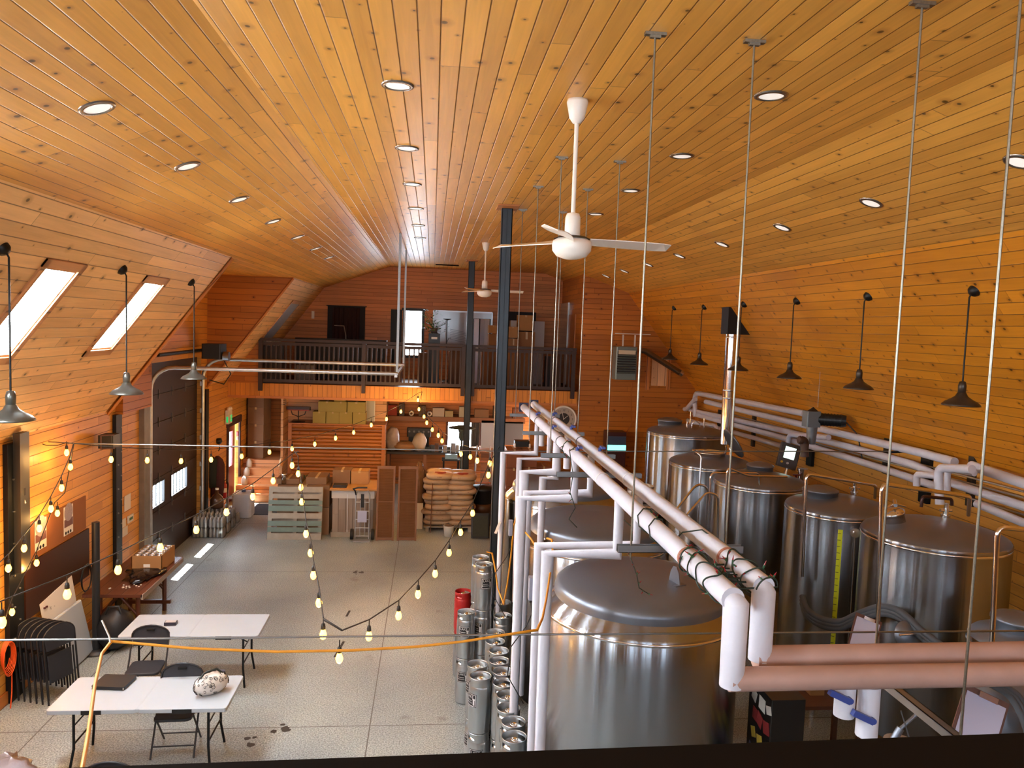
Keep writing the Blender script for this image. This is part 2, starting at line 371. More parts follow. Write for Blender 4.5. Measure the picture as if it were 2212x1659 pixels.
# left wall with the overhead door opening and the red door opening
DY0, DY1, DZ = 14.42, 17.7, 3.95
RY0, RY1 = 20.02, 21.1
m = MB(); t = .14
for y0, y1, z0, z1 in ((YN, YC0, 0, ZE), (YC0, DY0, 0, 5.8), (DY0, DY1, DZ, 5.8), (DY1, YC1, 0, 5.8), (YC1, RY0, 0, ZE), (RY0, RY1, 2.06, ZE), (RY1, YB, 0, ZE)): m.bb(XL-t, XL, y0, y1, z0, z1)
struct(m, 'wall_left', W_WALL, gy)
struct(MB().bb(XR, XR+t, YN, YB, 0, 3.3), 'wall_right', W_WALL, gy, (2, .6))
# dormer over the overhead door
struct(MB().bb(XL-.1, -3.2, YC0-.1, YC1+.1, 5.8, 5.9), 'ceiling_dormer', W_CEIL, gy, (1, .5))
tri = [(XL, ZE), (-3.2, 5.8), (-3.2, 5.83), (XL-.1, 5.83), (XL-.1, ZE)]
struct(MB().prism(tri, .1, 'y', YC1-.03), 'wall_dormer_far', W_END, (1, 0, 0), (0, .3))
struct(MB().prism(tri, .08, 'y', YC0-.08), 'wall_dormer_near', W_END, (1, 0, 0))
for nm, yy in (('trim_1', YC0), ('trim_2', YC1-.04)):
    m = MB(); a, b = Vector((XL, yy, ZE-.05)), Vector((-3.2, yy, 5.78)); m.tube([a, b], .028, 4); struct(m, nm, PINE, (1, 0, 1))
struct(MB().bb(XL, XL+.12, 13.05, DY0-.08, 3.2, 4.3), 'trim_3', W_END, gy)     # boxed header beside the door track
# back wall, loft side wall, end wall right of the loft
zb = [(XL, 0), (XR, 0), (XR, 3.3), (5.1, 5.85), (3.3, 6.5), (-1.3, 6.5), (-3.2, 5.8), (XL, ZE)]
LW = (at(868, 672, y=YB), at(911, 744, y=YB)); LX0, LX1 = at(876, 700, y=YB).x, at(911, 700, y=YB).x; LZ0, LZ1 = 3.9, at(900, 672, y=YB).z
UX0, UX1 = at(968, 930, y=YB).x, at(1036, 930, y=YB).x; UZ0, UZ1 = at(985, 966, y=YB).z, at(985, 901, y=YB).z
m = MB()
m.prism([(XL, 0), (LX0, 0), (LX0, 6.5), (-1.3, 6.5), (-3.2, 5.8), (XL, ZE)] if LX0 > -1.3 else [(XL, 0), (LX0, 0), (LX0, 6.5), (-3.2, 5.8), (XL, ZE)], .12, 'y', YB)
m.bb(LX0, LX1, YB, YB+.12, LZ1, 6.5); m.bb(LX0, UX0, YB, YB+.12, 0, LZ0); m.bb(LX1, UX0, YB, YB+.12, LZ0, 6.5) if UX0 > LX1 else None
m.bb(UX0, UX1, YB, YB+.12, 0, UZ0); m.bb(UX0, UX1, YB, YB+.12, UZ1, 6.5)
m.prism([(UX1, 0), (XR, 0), (XR, 3.3), (5.1, 5.85), (3.3, 6.5), (UX1, 6.5)], .12, 'y', YB)
struct(m, 'wall_back', W_BACK, (1, 0, 0))
XJ = 3.88
m = MB(); m.prism([(XJ, 2.85), (XR, 2.85), (XR, 3.33), (5.1, 5.89), (XJ, 6.33)], .12, 'y', YL); m.bb(2.62, XR, YL, YL+.12, 0, 2.85)
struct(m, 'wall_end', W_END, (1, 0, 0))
struct(MB().bb(XJ, XJ+.1, YL+.12, YB, 3.2, 6.4), 'wall_loft_right', W_END, gy)
struct(MB().prism([(XL, 3.2), (-4.28, 3.2), (-4.28, 4.36), (XL, 3.28)], .1, 'y', YL), 'wall_loft_left', W_END, (1, 0, 0))
struct(MB().bb(XL, XJ, YL+.1, YB, 2.9, 3.2), 'floor_loft', mat('loft_floor', '5a3c26', .5, 0, .2))
struct(MB().bb(XL, 3.86, YL, YL+.1, 2.84, 3.2), 'trim_4', W_FASC, (0, 0, 1))
struct(MB().bb(XL, 3.86, YL-.02, YL, 2.82, 2.88), 'trim_5', PINE, (1, 0, 0))
# near gable wall behind the camera, with added glowing panes as fill light, and the loft the camera stands on
m = MB(); m.prism(zb, .12, 'y', YN-.12); struct(m, 'wall_near', W_END, (1, 0, 0))
struct(MB().bb(XL, XR, YN, .95, 2.9, 3.2), 'floor_near_loft', mat('loft_floor', '5a3c26'))
FILL_PANE = mat('added_fill_pane', (.9, .92, .95), .3, emit=(.66, .83, 1.), es=8)
for i, (x0, x1, z0, z1) in enumerate(((-2.6, -1.2, 4.1, 5.5), (.2, 1.8, 4.3, 6.0), (3.2, 4.6, 4.1, 5.5))):
    root = bpy.data.objects.new('window_%d' % (i+7), None); col.objects.link(root); root['kind'] = 'structure'  # unseen window, added to brighten the hall from behind the camera
    m = MB(); q = .09
    m.bb(x0-q, x1+q, YN, YN+.04, z0-q, z0); m.bb(x0-q, x1+q, YN, YN+.04, z1, z1+q); m.bb(x0-q, x0, YN, YN+.04, z0, z1); m.bb(x1, x1+q, YN, YN+.04, z0, z1)
    m.build('window_frame', PINE, root, grain=(0, 0, 1)); MB().bb(x0, x1, YN, YN+.02, z0, z1).build('pane', FILL_PANE, root)
# baseboards
struct(MB().bb(XL, XL+.03, YN, DY0-.15, 0, .16), 'baseboard_left', PINE, gy)
struct(MB().bb(XL, XL+.03, YC1, RY0-.1, 0, .16), 'baseboard_left', PINE, gy)
# ------------------------------------------------------------------ doors and windows
root = bpy.data.objects.new('door_1', None); col.objects.link(root); root['kind'] = 'structure'; root['label'] = 'dark brown overhead door with two small windows, its panels closed'
DBR = mat('dark_brown_door', '2c1a16', .45, 0, .12, 3); XD = XL-.1
wins = [(at(312, 1090, x=XD).y, at(352, 1080, x=XD).y, at(332, 1112, x=XD).z, at(332, 1072, x=XD).z), (at(367, 1055, x=XD).y, at(401, 1045, x=XD).y, 0, 0)]
zA, zB = 1.17, 1.62
m = MB(); ph = .54; ys_ = [DY0]+[v for a in wins for v in a[:2]]+[DY1]
zs = [0, .54, 1.08, 1.71, 2.25, 2.79, 3.33, DZ]
for i in range(7):
    if i == 2:
        m.bb(XD-.03, XD+.02, DY0, DY1, zs[2]+.006, zA); m.bb(XD-.03, XD+.02, DY0, DY1, zB, zs[3]-.006)
        for k in range(0, 6, 2): m.bb(XD-.03, XD+.02, ys_[k], ys_[k+1], zA, zB)
    else: m.bb(XD-.03, XD+.02, DY0, DY1, zs[i]+.006, zs[i+1]-.006)
m.bb(XD-.03, XD+.0, DY0, DY1, 0, zA); m.bb(XD-.03, XD+.0, DY0, DY1, zB, DZ)
m.build('door_panels', DBR, root)
for a in wins:
    m = MB(); y0, y1 = a[:2]
    for q in ((y0-.03, y1+.03, zA-.03, zA+.01), (y0-.03, y1+.03, zB-.01, zB+.03), (y0-.03, y0+.01, zA, zB), (y1-.01, y1+.03, zA, zB)): m.bb(XD-.02, XD+.03, *q)
    for k in range(1, 5): yy = y0+(y1-y0)*k/5; m.bb(XD-.01, XD+.012, yy-.008, yy+.008, zA, zB)
    f_ = m.build('window_frame', mat('door_window_frame', '17110f', .5), root)
    MB().bb(XD-.012, XD-.006, y0, y1, zA, zB).build('pane', glass('clear_glass'), f_)
m = MB()
for i in range(1, 7):
    for yy in (DY0+.85, DY0+1.62, DY0+2.45): m.bb(XD+.02, XD+.035, yy-.02, yy+.02, zs[i]-.09, zs[i]+.09); m.cyl((XD+.04, yy-.05, zs[i]), (XD+.04, yy+.05, zs[i]), .012, n=6)
m.build('hinge', mat('hinge_steel', '6f6a66', .45, .8), root)
# tracks: uprights, a bend and long rails out into the hall hung from the ceiling
for k, (yy, nm) in enumerate(((DY0+.02, 'near'), (DY1-.05, 'far'))):
    t_ = thing('door_track', 'galvanised overhead door track on the %s side, with its long rail' % nm, 'door track', (XL+.06, yy, 0), group='overhead door tracks')
    t_['group'] = 'overhead door tracks'
    rail_end = at(872, 783, y=yy) if k == 0 else at(866, 764, y=yy)
    x_end = -.62; zt = at(610, 772, y=yy).z if k == 0 else at(610, 762, y=yy).z
    zt = 3.9
    pts = [(0, 0, .02), (0, 0, zt-.42)]+[(.42-.42*math.cos(R_(a)), 0, zt-.42+.42*math.sin(R_(a))) for a in range(15, 91, 15)]+[(x_end-XL-.06, 0, zt)]
    MB().tube(pts, .04, 6).build('rail', GALV, t_)
    for zz in (.4, .95, 1.5, 2.1, 2.7, 3.3): MB().bb(-.055, -.005, -.03, .07, zz, zz+.1).build('bracket', GALV, t_)
    q = x_end-XL-.08
    m = MB(); m.bb(q-.02, q+.02, -.015, .015, zt-.02, 6.49-.0)
    if k == 0: m.bb(q-.02, q+.02, .12, .15, zt, 6.49)
    m.build('hanger', mat('perforated_angle', '9a9a98', .45, .8, .3, 60), t_)
tag(MB().bb(-.68, -.63, DY0-.06, DY1+.05, 3.84, 3.89).build('spreader_bar', GALV), 'galvanised angle bar joining the ends of the two overhead door rails', 'bar')
t_ = thing('jamb_channel', 'tall grey steel channel beside the near edge of the overhead door', 'steel channel', (XL+.03, 14.2, 0))
MB().bb(-.03, .06, -.13, .14, 0, 3.2).build('channel', mat('worn_galvanised', '7d766c', .5, .6, .3, 7), t_)
t_ = thing('jamb_channel', 'tall dark steel channel beside the far edge of the overhead door', 'steel channel', (XL+.03, 17.9, 0))
MB().bb(-.03, .06, -.1, .12, 0, 3.2).build('channel', DARK, t_)
t_ = thing('door_opener', 'black door opener motor and chain drive above the far corner of the dark overhead door', 'door opener', (XL+.3, 17.2, 4.0))
MB().rbox((.12, 0, .1), (.4, .5, .32), .03).build('motor', BLACKP, t_)
MB().cyl((.34, -.1, .0), (.46, -.1, .0), .1, n=16).build('pulley', mat('motor_steel', '8d8d8d', .35, .9), t_)
MB().cyl((-.1, -2.8, .12), (-.1, .4, .12), .035, n=8).build('shaft', DARK, t_)
MB().tube([(.3, .1, -.1), (.42, .2, -.4), (.3, .1, -.62), (.05, -.1, -.52)], .012, 5).build('cord', BLACKP, t_)
# red side door
root = bpy.data.objects.new('door_2', None); col.objects.link(root); root['kind'] = 'structure'
m = MB(); RED = mat('red_door', '7c1d1c', .45)
a, b, zt = RY0+.05, RY1-.05, 2.02; y0, y1 = a+.24, b-.24
m.bb(XD-.03, XD+.02, a, b, 0, .95); m.bb(XD-.03, XD+.02, a, b, 1.86, zt); m.bb(XD-.03, XD+.02, a, y0, .95, 1.86); m.bb(XD-.03, XD+.02, y1, b, .95, 1.86)
m.build('door_leaf', RED, root); MB().bb(XD-.01, XD, y0, y1, .95, 1.86).build('pane', glass('clear_glass'), root)
m = MB(); CAS = mat('dark_red_casing', '3a1716', .5)
m.bb(XL, XL+.04, RY0-.12, RY0, 0, 2.1); m.bb(XL, XL+.04, RY1, RY1+.12, 0, 2.1); m.bb(XL, XL+.05, RY0-.16, RY1+.16, 2.06, 2.24); m.build('door_casing', CAS, root)
MB().cyl((XD+.02, a+.1, .98), (XD+.09, a+.1, .98), .03).build('door_handle', CHR, root)
# loft window and lower window in the back wall
def frame_win(nm, x0, x1, z0, z1, y, w, mt, mull=None):
    r = bpy.data.objects.new(nm, None); col.objects.link(r); r['kind'] = 'structure'
    m = MB(); m.bb(x0-w, x1+w, y-.03, y+.05, z0-w, z0); m.bb(x0-w*1.4, x1+w*1.4, y-.05, y+.05, z1, z1+w); m.bb(x0-w, x0, y-.03, y+.05, z0, z1); m.bb(x1, x1+w, y-.03, y+.05, z0, z1)
    if mull: m.bb(mull-.02, mull+.02, y, y+.04, z0, z1)
    m.build('window_frame', mt, r); MB().bb(x0, x1, y+.05, y+.056, z0, z1).build('pane', glass('clear_glass'), r)
frame_win('window_10', LX0, LX1, LZ0, LZ1, YB, .08, mat('dark_teal_frame', '1c2a30', .5))
frame_win('window_11', UX0, UX1, UZ0, UZ1, YB, .07, PINE, (UX0+UX1)/2)
# ------------------------------------------------------------------ recessed ceiling lights
RIM = mat('nickel_trim_ring', '9b9690', .25, .9); DIF = mat('light_diffuser', 'f4efe8', .5, emit=(1, .95, .88), es=.22)
def downlight(x, y, z, tilt, label):
    t_ = thing('ceiling_light', label, 'recessed light', (x, y, z), group='recessed ceiling lights'); t_.rotation_euler = (0, tilt, 0)
    MB().lathe([(.082, -.001), (.086, -.012), (.112, -.009), (.116, 0)], n=28).build('trim_ring', RIM, t_)
    MB().lathe([(0, -.007), (.083, -.006)], n=28).build('diffuser', DIF, t_)
ph = ['nearest', 'second', 'third', 'fourth', 'fifth', 'sixth', 'seventh', 'eighth', 'ninth', 'tenth']
def row(pxs, x, z, tilt, where):
    for i, y in enumerate(pxs): downlight(x, y, z, tilt, '%s recessed light %s, counted from the front' % (ph[i], where))
tl = math.atan2(.7, 1.9); tr = math.atan2(.65, 1.8)
row([5.56, 7.49, 9.38, 11.31, 13.2, 15.1], -.29, 6.5, 0, 'in the row just left of the ceiling fan')
row([5.22, 7.13, 9.01, 10.96, 12.85, 14.75], 2.27, 6.5, 0, 'in the row just right of the ceiling fan')
row([5.35, 7.2, 9.03, 10.89, 12.8, 14.7, 16.6], -2.2, 6.168, -tl, 'in the row above the left skylights')
row([5.28, 7.19, 9.11, 11.08, 13.05, 15.0, 16.9, 18.7], 4.2, 6.175, tr, 'in the row above the right hanging lamps')
# ------------------------------------------------------------------ ceiling fans, blades at rest
def fan(x, y, drop, r, ang, label):
    t_ = thing('ceiling_fan', label, 'ceiling fan', (x, y, 6.5))
    F = mat('fan_enamel', 'efe6da', .3)
    MB().lathe([(0, 0), (.075, 0), (.078, -.02), (.055, -.13), (.03, -.165), (0, -.17)], n=24).build('canopy', F, t_)
    MB().cyl((0, 0, -.15), (0, 0, -drop+.2), .016).build('downrod', F, t_)
    MB().lathe([(0, -drop+.28), (.045, -drop+.27), (.056, -drop+.24), (.058, -drop+.11), (.05, -drop+.1)], n=24).build('motor_cap', F, t_)
    MB().lathe([(.03, -drop+.105), (.09, -drop+.1), (.14, -drop+.07), (.145, -drop+.04), (.142, -drop), (.11, -drop-.04), (.05, -drop-.06), (0, -drop-.062)], n=32).build('motor_housing', F, t_)
    MB().lathe([(.04, -drop+.112), (.1, -drop+.104), (.135, -drop+.085)], n=32).build('vent_ring', mat('dark_vent', '2a2624', .5), t_)
    for k in range(3):
        a = R_(ang+120*k); m = MB(); n = 9; vs = []
        for i in range(n):
            f = i/(n-1); d = .13+(r-.13)*f; wdt = .035+.05*math.sin(min(1, f*1.15)*math.pi*.62) if f < 1 else .045
            zc = -drop+.07-.005*f
            for s_, dz in ((-1, .018), (1, -.018)):
                for th in (0, .006): vs.append(Vector((d*math.cos(a)-s_*wdt*math.sin(a), d*math.sin(a)+s_*wdt*math.cos(a), zc+dz+th)))
        fs = []
        for i in range(n-1):
            p, q = i*4, (i+1)*4
            fs += [(p, q, q+2, p+2), (p+1, p+3, q+3, q+1), (p, p+1, q+1, q), (p+2, q+2, q+3, p+3)]
        fs += [(0, 2, 3, 1), (4*n-4, 4*n-3, 4*n-1, 4*n-2)]
        m.add(vs, fs); m.build('blade', F, t_)
pf = at(1248, 216, z=6.5); fan(pf.x, pf.y, 1.08, .78, 10, 'white three-blade ceiling fan hanging in front of the tall near steel post')
pf = at(1050, 524, z=6.5); fan(pf.x, pf.y, 1.02, .78, 0, 'white ceiling fan far off beside the second steel post')
# ------------------------------------------------------------------ barn pendants on the two slopes
LMP = mat('pendant_bronze', '4a423a', .38, .7, .15)
def pendant(top, drop, tilt, label, M_):
    t_ = thing('pendant_lamp', label, 'hanging lamp', top, group='barn style hanging lamps')
    sx = 1 if tilt > 0 else -1
    MB().lathe([(.0, -.055), (.03, -.052), (.055, -.03), (.065, 0)], n=20, M=Matrix.Rotation(-tilt, 3, 'Y')).build('canopy', mat('pendant_black', '16130f', .45, .4), t_)
    ox = sx*.05
    MB().tube([(ox*.6, 0, -.03), (ox, 0, -.07), (ox, 0, -drop+.22)], .0085, 8).build('stem', mat('pendant_black', '16130f'), t_)
    MB().lathe([(.0, -drop+.25), (.03, -drop+.24), (.04, -drop+.2), (.038, -drop+.12), (.0, -drop+.11)], (ox, 0, 0), 16).build('socket_cage', M_, t_)
    MB().lathe([(.03, -drop+.14), (.042, -drop+.125), (.06, -drop+.09), (.1, -drop+.062), (.15, -drop+.035), (.178, -drop+.008), (.183, -drop-.006), (.176, -drop-.004), (.145, -drop+.026), (.05, -drop+.07)], (ox, 0, 0), 32).build('lamp_shade', M_, t_)
tsl = math.atan2(2.52, 1.9)
GRN = mat('pendant_gunmetal', '6a6b64', .3, .75, .1)
for i, (px, py, lb) in enumerate(((5, 537, 'nearest barn lamp on the left slope, in front of the left skylight'), (263, 582, 'second barn lamp on the left slope, hanging before the middle skylight'), (412, 609, 'farthest barn lamp on the left slope, by the overhead door rails'))):
    p = on_slope(px, py, *SL0, *SL1); pendant((p.x, p.y, p.z), 1.42, tsl, lb, GRN)
lbs = ['dark barn lamp on the right slope, lowest and nearest', 'dark barn lamp on the right slope, second from the front', 'dark barn lamp on the right slope, third from the front', 'dark barn lamp on the right slope right behind the chimney pipe', 'dark barn lamp on the right slope left of the chimney pipe', 'dark barn lamp on the right slope farthest off near the wall heater']
for i, (px, py) in enumerate(((2105, 628), (1876, 640), (1722, 650), (1608, 657), (1522, 663), (1457, 665))):
    p = on_slope(px, py, 7.1, 3.3, 5.1, 5.85); pendant((p.x, p.y, p.z), 1.17, -math.atan2(2.55, 2), lbs[i], LMP)
# ------------------------------------------------------------------ steel posts
def post(x, y, wd, dp, zt, label):
    t_ = thing('steel_post', label, 'post', (x, y, 0))
    m = MB(); m.bb(-wd/2, wd/2, -dp/2, -dp/2+.012, 0, zt); m.bb(-wd/2, wd/2, dp/2-.012, dp/2, 0, zt); m.bb(-.008, .008, -dp/2, dp/2, 0, zt)
    m.bb(-wd/2, -wd/2+.02, -dp/2, dp/2, 0, zt); m.bb(wd/2-.02, wd/2, -dp/2, dp/2, 0, zt)
    m.build('shaft', POST, t_, bevel=.006)
    MB().bb(-wd*.95, wd*.95, -.3, .16, zt, zt+.02).build('head_plate', PINE, t_, grain=(1, 0, 0))
    MB().bb(-wd*.7, wd*.7, -.14, .14, 0, .02).build('base_plate', POST, t_)
post(.98, 10.79, .152, .15, 6.478, 'tall dark steel post standing by the near pipe run, reaching the ceiling')
post(.95, 19.86, .16, .15, 6.478, 'dark steel post standing against the loft edge')
# ------------------------------------------------------------------ hanging rods and struts
ROD = mat('zinc_rod', '8f887a', .35, .9, .35, 90)
def rod(x, y, z1, label, z0=6.5, r=.0062):
    t_ = thing('threaded_rod', label, 'rod', (x, y, z0), group='threaded rods holding the pipe run')
    MB().cyl((0, 0, 0), (0, 0, z1-z0), r, n=8).build('rod', ROD, t_)
    m = MB(); m.bb(-.06, .06, -.018, .018, -.016, 0); m.bb(-.03, .03, -.012, .012, -.03, -.016); m.build('ceiling_bracket', ROD, t_)
RL = ['left rod of the nearest pair holding the white pipe run', 'right rod of the nearest pair holding the white pipe run', 'left rod of the second pair, hanging just left of the fan', 'right rod of the second pair, hanging just right of the fan', 'left rod of the third pair holding the pipe run', 'right rod of the third pair holding the pipe run', 'left rod of the fourth pair, just right of the near post', 'right rod of the fourth pair holding the pipe run']
for i, (x, y) in enumerate(((1.18, 4.29), (1.75, 4.29), (1.19, 7.47), (1.77, 7.5), (1.18, 9.06), (1.77, 9.06), (1.21, 10.88), (1.78, 10.9))): rod(x, y, 3.54, RL[i])
rod(2.33, 3.66, 3.095, 'long rod at the right, far end of the low sloping strut'); rod(2.33, 3.0, 3.095, 'rightmost rod, passing in front of the two near pipes')
def strut(c, L, axis, label):
    m = MB(); w = .021
    a = (0, 1) if axis == 'x' else (1, 0)
    if axis == 'x': m.bb(-L/2, L/2, -w, w, -w, -w+.004); m.bb(-L/2, L/2, -w, -w+.004, -w, w); m.bb(-L/2, L/2, w-.004, w, -w, w)
    else: m.bb(-w, w, -L/2, L/2, w-.004, w); m.bb(-w, -w+.004, -L/2, L/2, -w, w); m.bb(w-.004, w, -L/2, L/2, -w, w)
    tag(m.build('strut_channel', mat('strut_steel', '8e8f90', .4, .85, .1), loc=c), label, 'strut', 'strut channels')
for i, (y, x0, x1) in enumerate(((4.29, 1.1, 1.85), (6.5, 1.1, 1.85), (7.48, 1.1, 1.85), (9.06, 1.1, 1.85), (10.89, 1.13, 1.85))):
    strut(((x0+x1)/2, y, 3.592), x1-x0, 'x', 'galvanised strut channel under the white pipes, %s from the front' % ORD[i])
strut((2.33, 3.36, 3.12), .95, 'y', 'galvanised strut channel running off beneath the two near pipes')
# ------------------------------------------------------------------ tie cables
CAB = mat('wire_rope', '8a8a88', .4, .9, .3, 200)
t_ = thing('tie_cable', 'upper steel tie cable stretched from wall to wall at the near post', 'cable', (0, 0, 0))
a, b = at(36, 955, x=XL+.02), at(2010, 975, x=XR-.05)
a = Vector((XL+.03, 10.9, 3.1)); ya = 10.85
pa, pb = at(160, 958, y=10.85), at(2010, 975, y=10.6)
MB().tube([at(38, 950, y=10.85), pa, at(1100, 975, y=10.72), pb, at(2035, 973, y=10.6)], .009, 6).build('cable', CAB, t_)
MB().tube([at(38, 950, y=10.85), at(90, 954, y=10.85)], .02, 6).build('turnbuckle', DARK, t_); MB().tube([at(1925, 977, y=10.6), at(1995, 973, y=10.6)], .02, 6).build('turnbuckle', DARK, t_)
tcb = thing('tie_cable', 'lower grey steel cable stretched across the hall in the foreground', 'cable', (0, 0, 0))
MB().tube([at(-250, 1385, y=4.3), at(0, 1383, y=4.3), at(1100, 1371, y=4.3), at(2212, 1363, y=4.3), at(3500, 1350, y=4.3)], .0062, 8).build('cable', CAB, tcb)
# wall plates
for px, y, z0, z1, x, lab in ((35, 9.9, 0, 3.22, XL+.04, 'wide bolted black steel plate standing on the left wall nearest the camera'), (252, 13.05, 0, 3.2, XL+.04, 'bolted black steel plate on the left wall beside the overhead door')):
    t_ = thing('wall_plate', lab, 'steel plate', (x, y, z0)); wd = .34 if px < 100 else .24
    MB().bb(-.04, .02, -wd/2, wd/2, 0, z1-z0).build('plate', DARK, t_, bevel=.004)
    if px < 100: MB().bb(.02, .1, -.05, wd/2, 1.6, z1-z0+.12).build('bracket', mat('bracket_steel', '5b5a55', .4, .8), t_)
    for k in range(15): MB().cyl((.02, (-1)**k*.06, .18+k*.2), (.036, (-1)**k*.06, .18+k*.2), .012, n=8).build('bolt', mat('bolt_steel', 'a8a6a0', .35, .9), t_)
for i, (px, py, h) in enumerate(((1553, 920, .8), (1628, 930, .7), (1752, 960, .8), (1915, 985, .55), (2000, 1030, .75), (2100, 1020, .9))):
    p = at(px, py, x=XR-.03); big = i in (2, 4)
    tag(MB().bb(-.03, .03, -.1 if big else -.05, .1 if big else .05, -h/2, h/2).build('wall_bracket', DARK if big else mat('old_bracket', '3c352e', .5, .5), loc=p), '%s dark steel bracket along the right wall behind the pipes, counted from the far end' % ORD[i], 'bracket', 'right wall pipe brackets')
# ------------------------------------------------------------------ string lights
BULB = mat('lit_filament_bulb', (1, .6, .2), .2, emit=(1, .38, .032), es=7)
WIRE = mat('black_string_cord', '1c1712', .6)
def string(label, pts, bulbs, hang=.07, rb=.03, sag=0):
    """pts: cord points; bulbs: world points of the bulbs"""
    t_ = thing('string_light', label, 'string light', (0, 0, 0), group='string lights')
    MB().tube(pts, .006, 5).build('cord', WIRE, t_)
    for p in bulbs:
        p = Vector(p)
        s_ = MB().tube([p+Vector((0, 0, .06+hang)), p+Vector((0, 0, .06))], .005, 5).lathe([(0, .075), (.014, .073), (.019, .05), (.019, .025), (.012, .02)], p, 10).build('lamp_socket', WIRE, t_)
        MB().lathe([(.012, .028), (.02, .01), (rb*.97, -.015), (rb, -.03), (rb*.8, -.052), (rb*.4, -.064), (0, -.067)], p, 12).build('bulb', BULB, s_)
def bulb_light(p, e):
    l = bpy.data.lights.new('bulb_light', 'POINT'); l.energy = e*.8; l.color = (1, .52, .15); l.shadow_soft_size = .02
    o = bpy.data.objects.new('bulb_light', l); col.objects.link(o); o.location = Vector(p)+Vector((0, 0, -.1))
def line3(px, d0, d1):
    n = len(px); return [at(a, b, y=d0+(d1-d0)*i/max(1, n-1)) for i, (a, b) in enumerate(px)]
up = lambda ps, h=.13: [p+Vector((0, 0, h)) for p in ps]
# along the left wall, in front of the corkboard
b1 = line3([(52, 978), (144, 974)], 10.6, 10.8); b1b = line3([(152, 1005), (133, 1050), (110, 1095), (85, 1137), (52, 1180), (18, 1223)], 10.4, 8.6)
string('short string of bulbs along the steel cable by the left wall plate', line3([(28, 985), (46, 955), (75, 953), (100, 962), (124, 962), (144, 956), (158, 958)], 10.6, 10.8), b1)
string('string of bulbs running down to the left in front of the wall posters', [at(158, 960, y=10.8)]+up(b1b)+[at(-60, 1270, y=8.2)], b1b)
b2 = line3([(124, 1105), (79, 1212), (26, 1318)], 10.6, 9.4)
string('thin string of bulbs hanging close against the left wall boards', [at(160, 958, y=10.8), at(140, 1065, y=10.7), at(118, 1086, y=10.6)]+up(b2[1:])+[at(5, 1350, y=9.2)], b2)
for p in b1+b1b[1:]+b2: bulb_light(p, 5)
# along the cable then up to the loft
b3 = line3([(240, 989), (318, 991), (391, 993), (456, 990), (522, 983), (582, 974), (631, 967), (680, 957), (725, 944), (764, 932), (802, 916), (835, 903), (866, 887), (903, 862)], 10.9, 19.4)
string('long string of bulbs climbing from the left wall plate up to the loft edge', [at(160, 958, y=10.8)]+up(b3, .15)+[at(912, 846, y=19.8)], b3)
# from the lower left over the trestle table to the stairs
b4 = line3([(4, 1338), (145, 1278), (255, 1226), (346, 1178), (424, 1140), (489, 1102), (546, 1069), (590, 1035), (631, 1002)], 5.9, 10.9)
string('string of bulbs rising across the trestle table toward the stairs', [at(-70, 1330, y=5.5)]+up(b4, .14)+[at(645, 975, y=10.9)], b4)
# hanging in the middle
b5 = line3([(644, 1020), (650, 1049), (652, 1080), (661, 1149), (671, 1190), (677, 1238), (689, 1297), (698, 1365)], 10.8, 6.5)
string('string of bulbs dropping down the middle from the cable over the concrete floor', [at(636, 975, y=10.85), at(644, 985, y=10.8)]+up(b5, .12)+[at(738, 1360, y=6.3)], b5)
b6 = line3([(733, 1416), (797, 1369), (861, 1325), (903, 1279), (940, 1235), (970, 1190), (995, 1146), (1021, 1105), (1055, 1023)], 6.2, 10.6)
string('string of bulbs sagging from the middle up to the tall near post', [at(700, 1340, y=6.4), at(738, 1362, y=6.2)]+up(b6[1:], .13)+[at(1078, 965, y=10.7)], b6)
b7 = line3([(905, 882), (916, 898), (922, 911), (934, 926), (947, 938), (955, 950), (996, 978), (1016, 984), (1031, 992), (1058, 998)], 19.2, 11.2)
string('string of bulbs coming down from the loft edge to the tall near post', [at(912, 846, y=19.8)]+up(b7, .15)+[at(1080, 966, y=10.7)], b7)
for p in b3[::3]+b5[::3]+b6[::3]+b4[::3]: bulb_light(p, 4)
for p in b3[7:]+b7[::2]: bulb_light(p, 9)
# ------------------------------------------------------------------ orange cords and the dark rail in front
YEL = mat('orange_cord', 'd08a1c', .5)
t_ = thing('extension_cord', 'yellow extension cord tied to the grey cable and sagging across to the near pipes', 'cord', (0, 0, 0))
c_ = [at(176, 1668, y=2.6), at(190, 1590, y=2.9), at(205, 1480, y=3.6), at(220, 1412, y=4.1), at(240, 1386, y=4.28), at(262, 1387, y=4.28), at(420, 1401, y=4.27), at(600, 1408, y=4.27), at(760, 1405, y=4.27), at(900, 1397, y=4.27), at(1000, 1386, y=4.27), at(1100, 1370, y=4.28), at(1160, 1361, y=4.3), at(1172, 1335, y=4.6), at(1180, 1295, y=5.0), at(1188, 1240, y=5.3), at(1194, 1195, y=5.5), at(1192, 1166, y=5.6), at(1182, 1163, y=5.7)]
MB().tube(c_, .0078, 8).build('cord', YEL, t_); MB().tube([at(238, 1388, y=4.25), at(236, 1375, y=4.25), at(220, 1340, y=4.25)], .005, 5).build('zip_tie', WHITE, t_, label='white zip tie')
tag(MB().tube([at(1157, 1180, y=6.6), at(1148, 1165, y=6.8), at(1128, 1142, y=7.2), at(1115, 1118, y=7.4), at(1110, 1135, y=7.6), at(1104, 1200, y=7.8), at(1096, 1262, y=8), at(1088, 1305, y=8.1), at(1075, 1270, y=8.3), at(1070, 1230, y=8.3), at(1063, 1195, y=8.4), at(1051, 1192, y=8.4)], .009, 6).build('extension_cord', YEL), 'yellow extension cord looped over the white standing pipes above the kegs', 'cord')
t_ = thing('coiled_cord', 'bright orange cord coiled on the left wall at the edge of the picture', 'cord', (0, 0, 0))
m = MB(); cc = at(12, 1415, x=XL+.05)
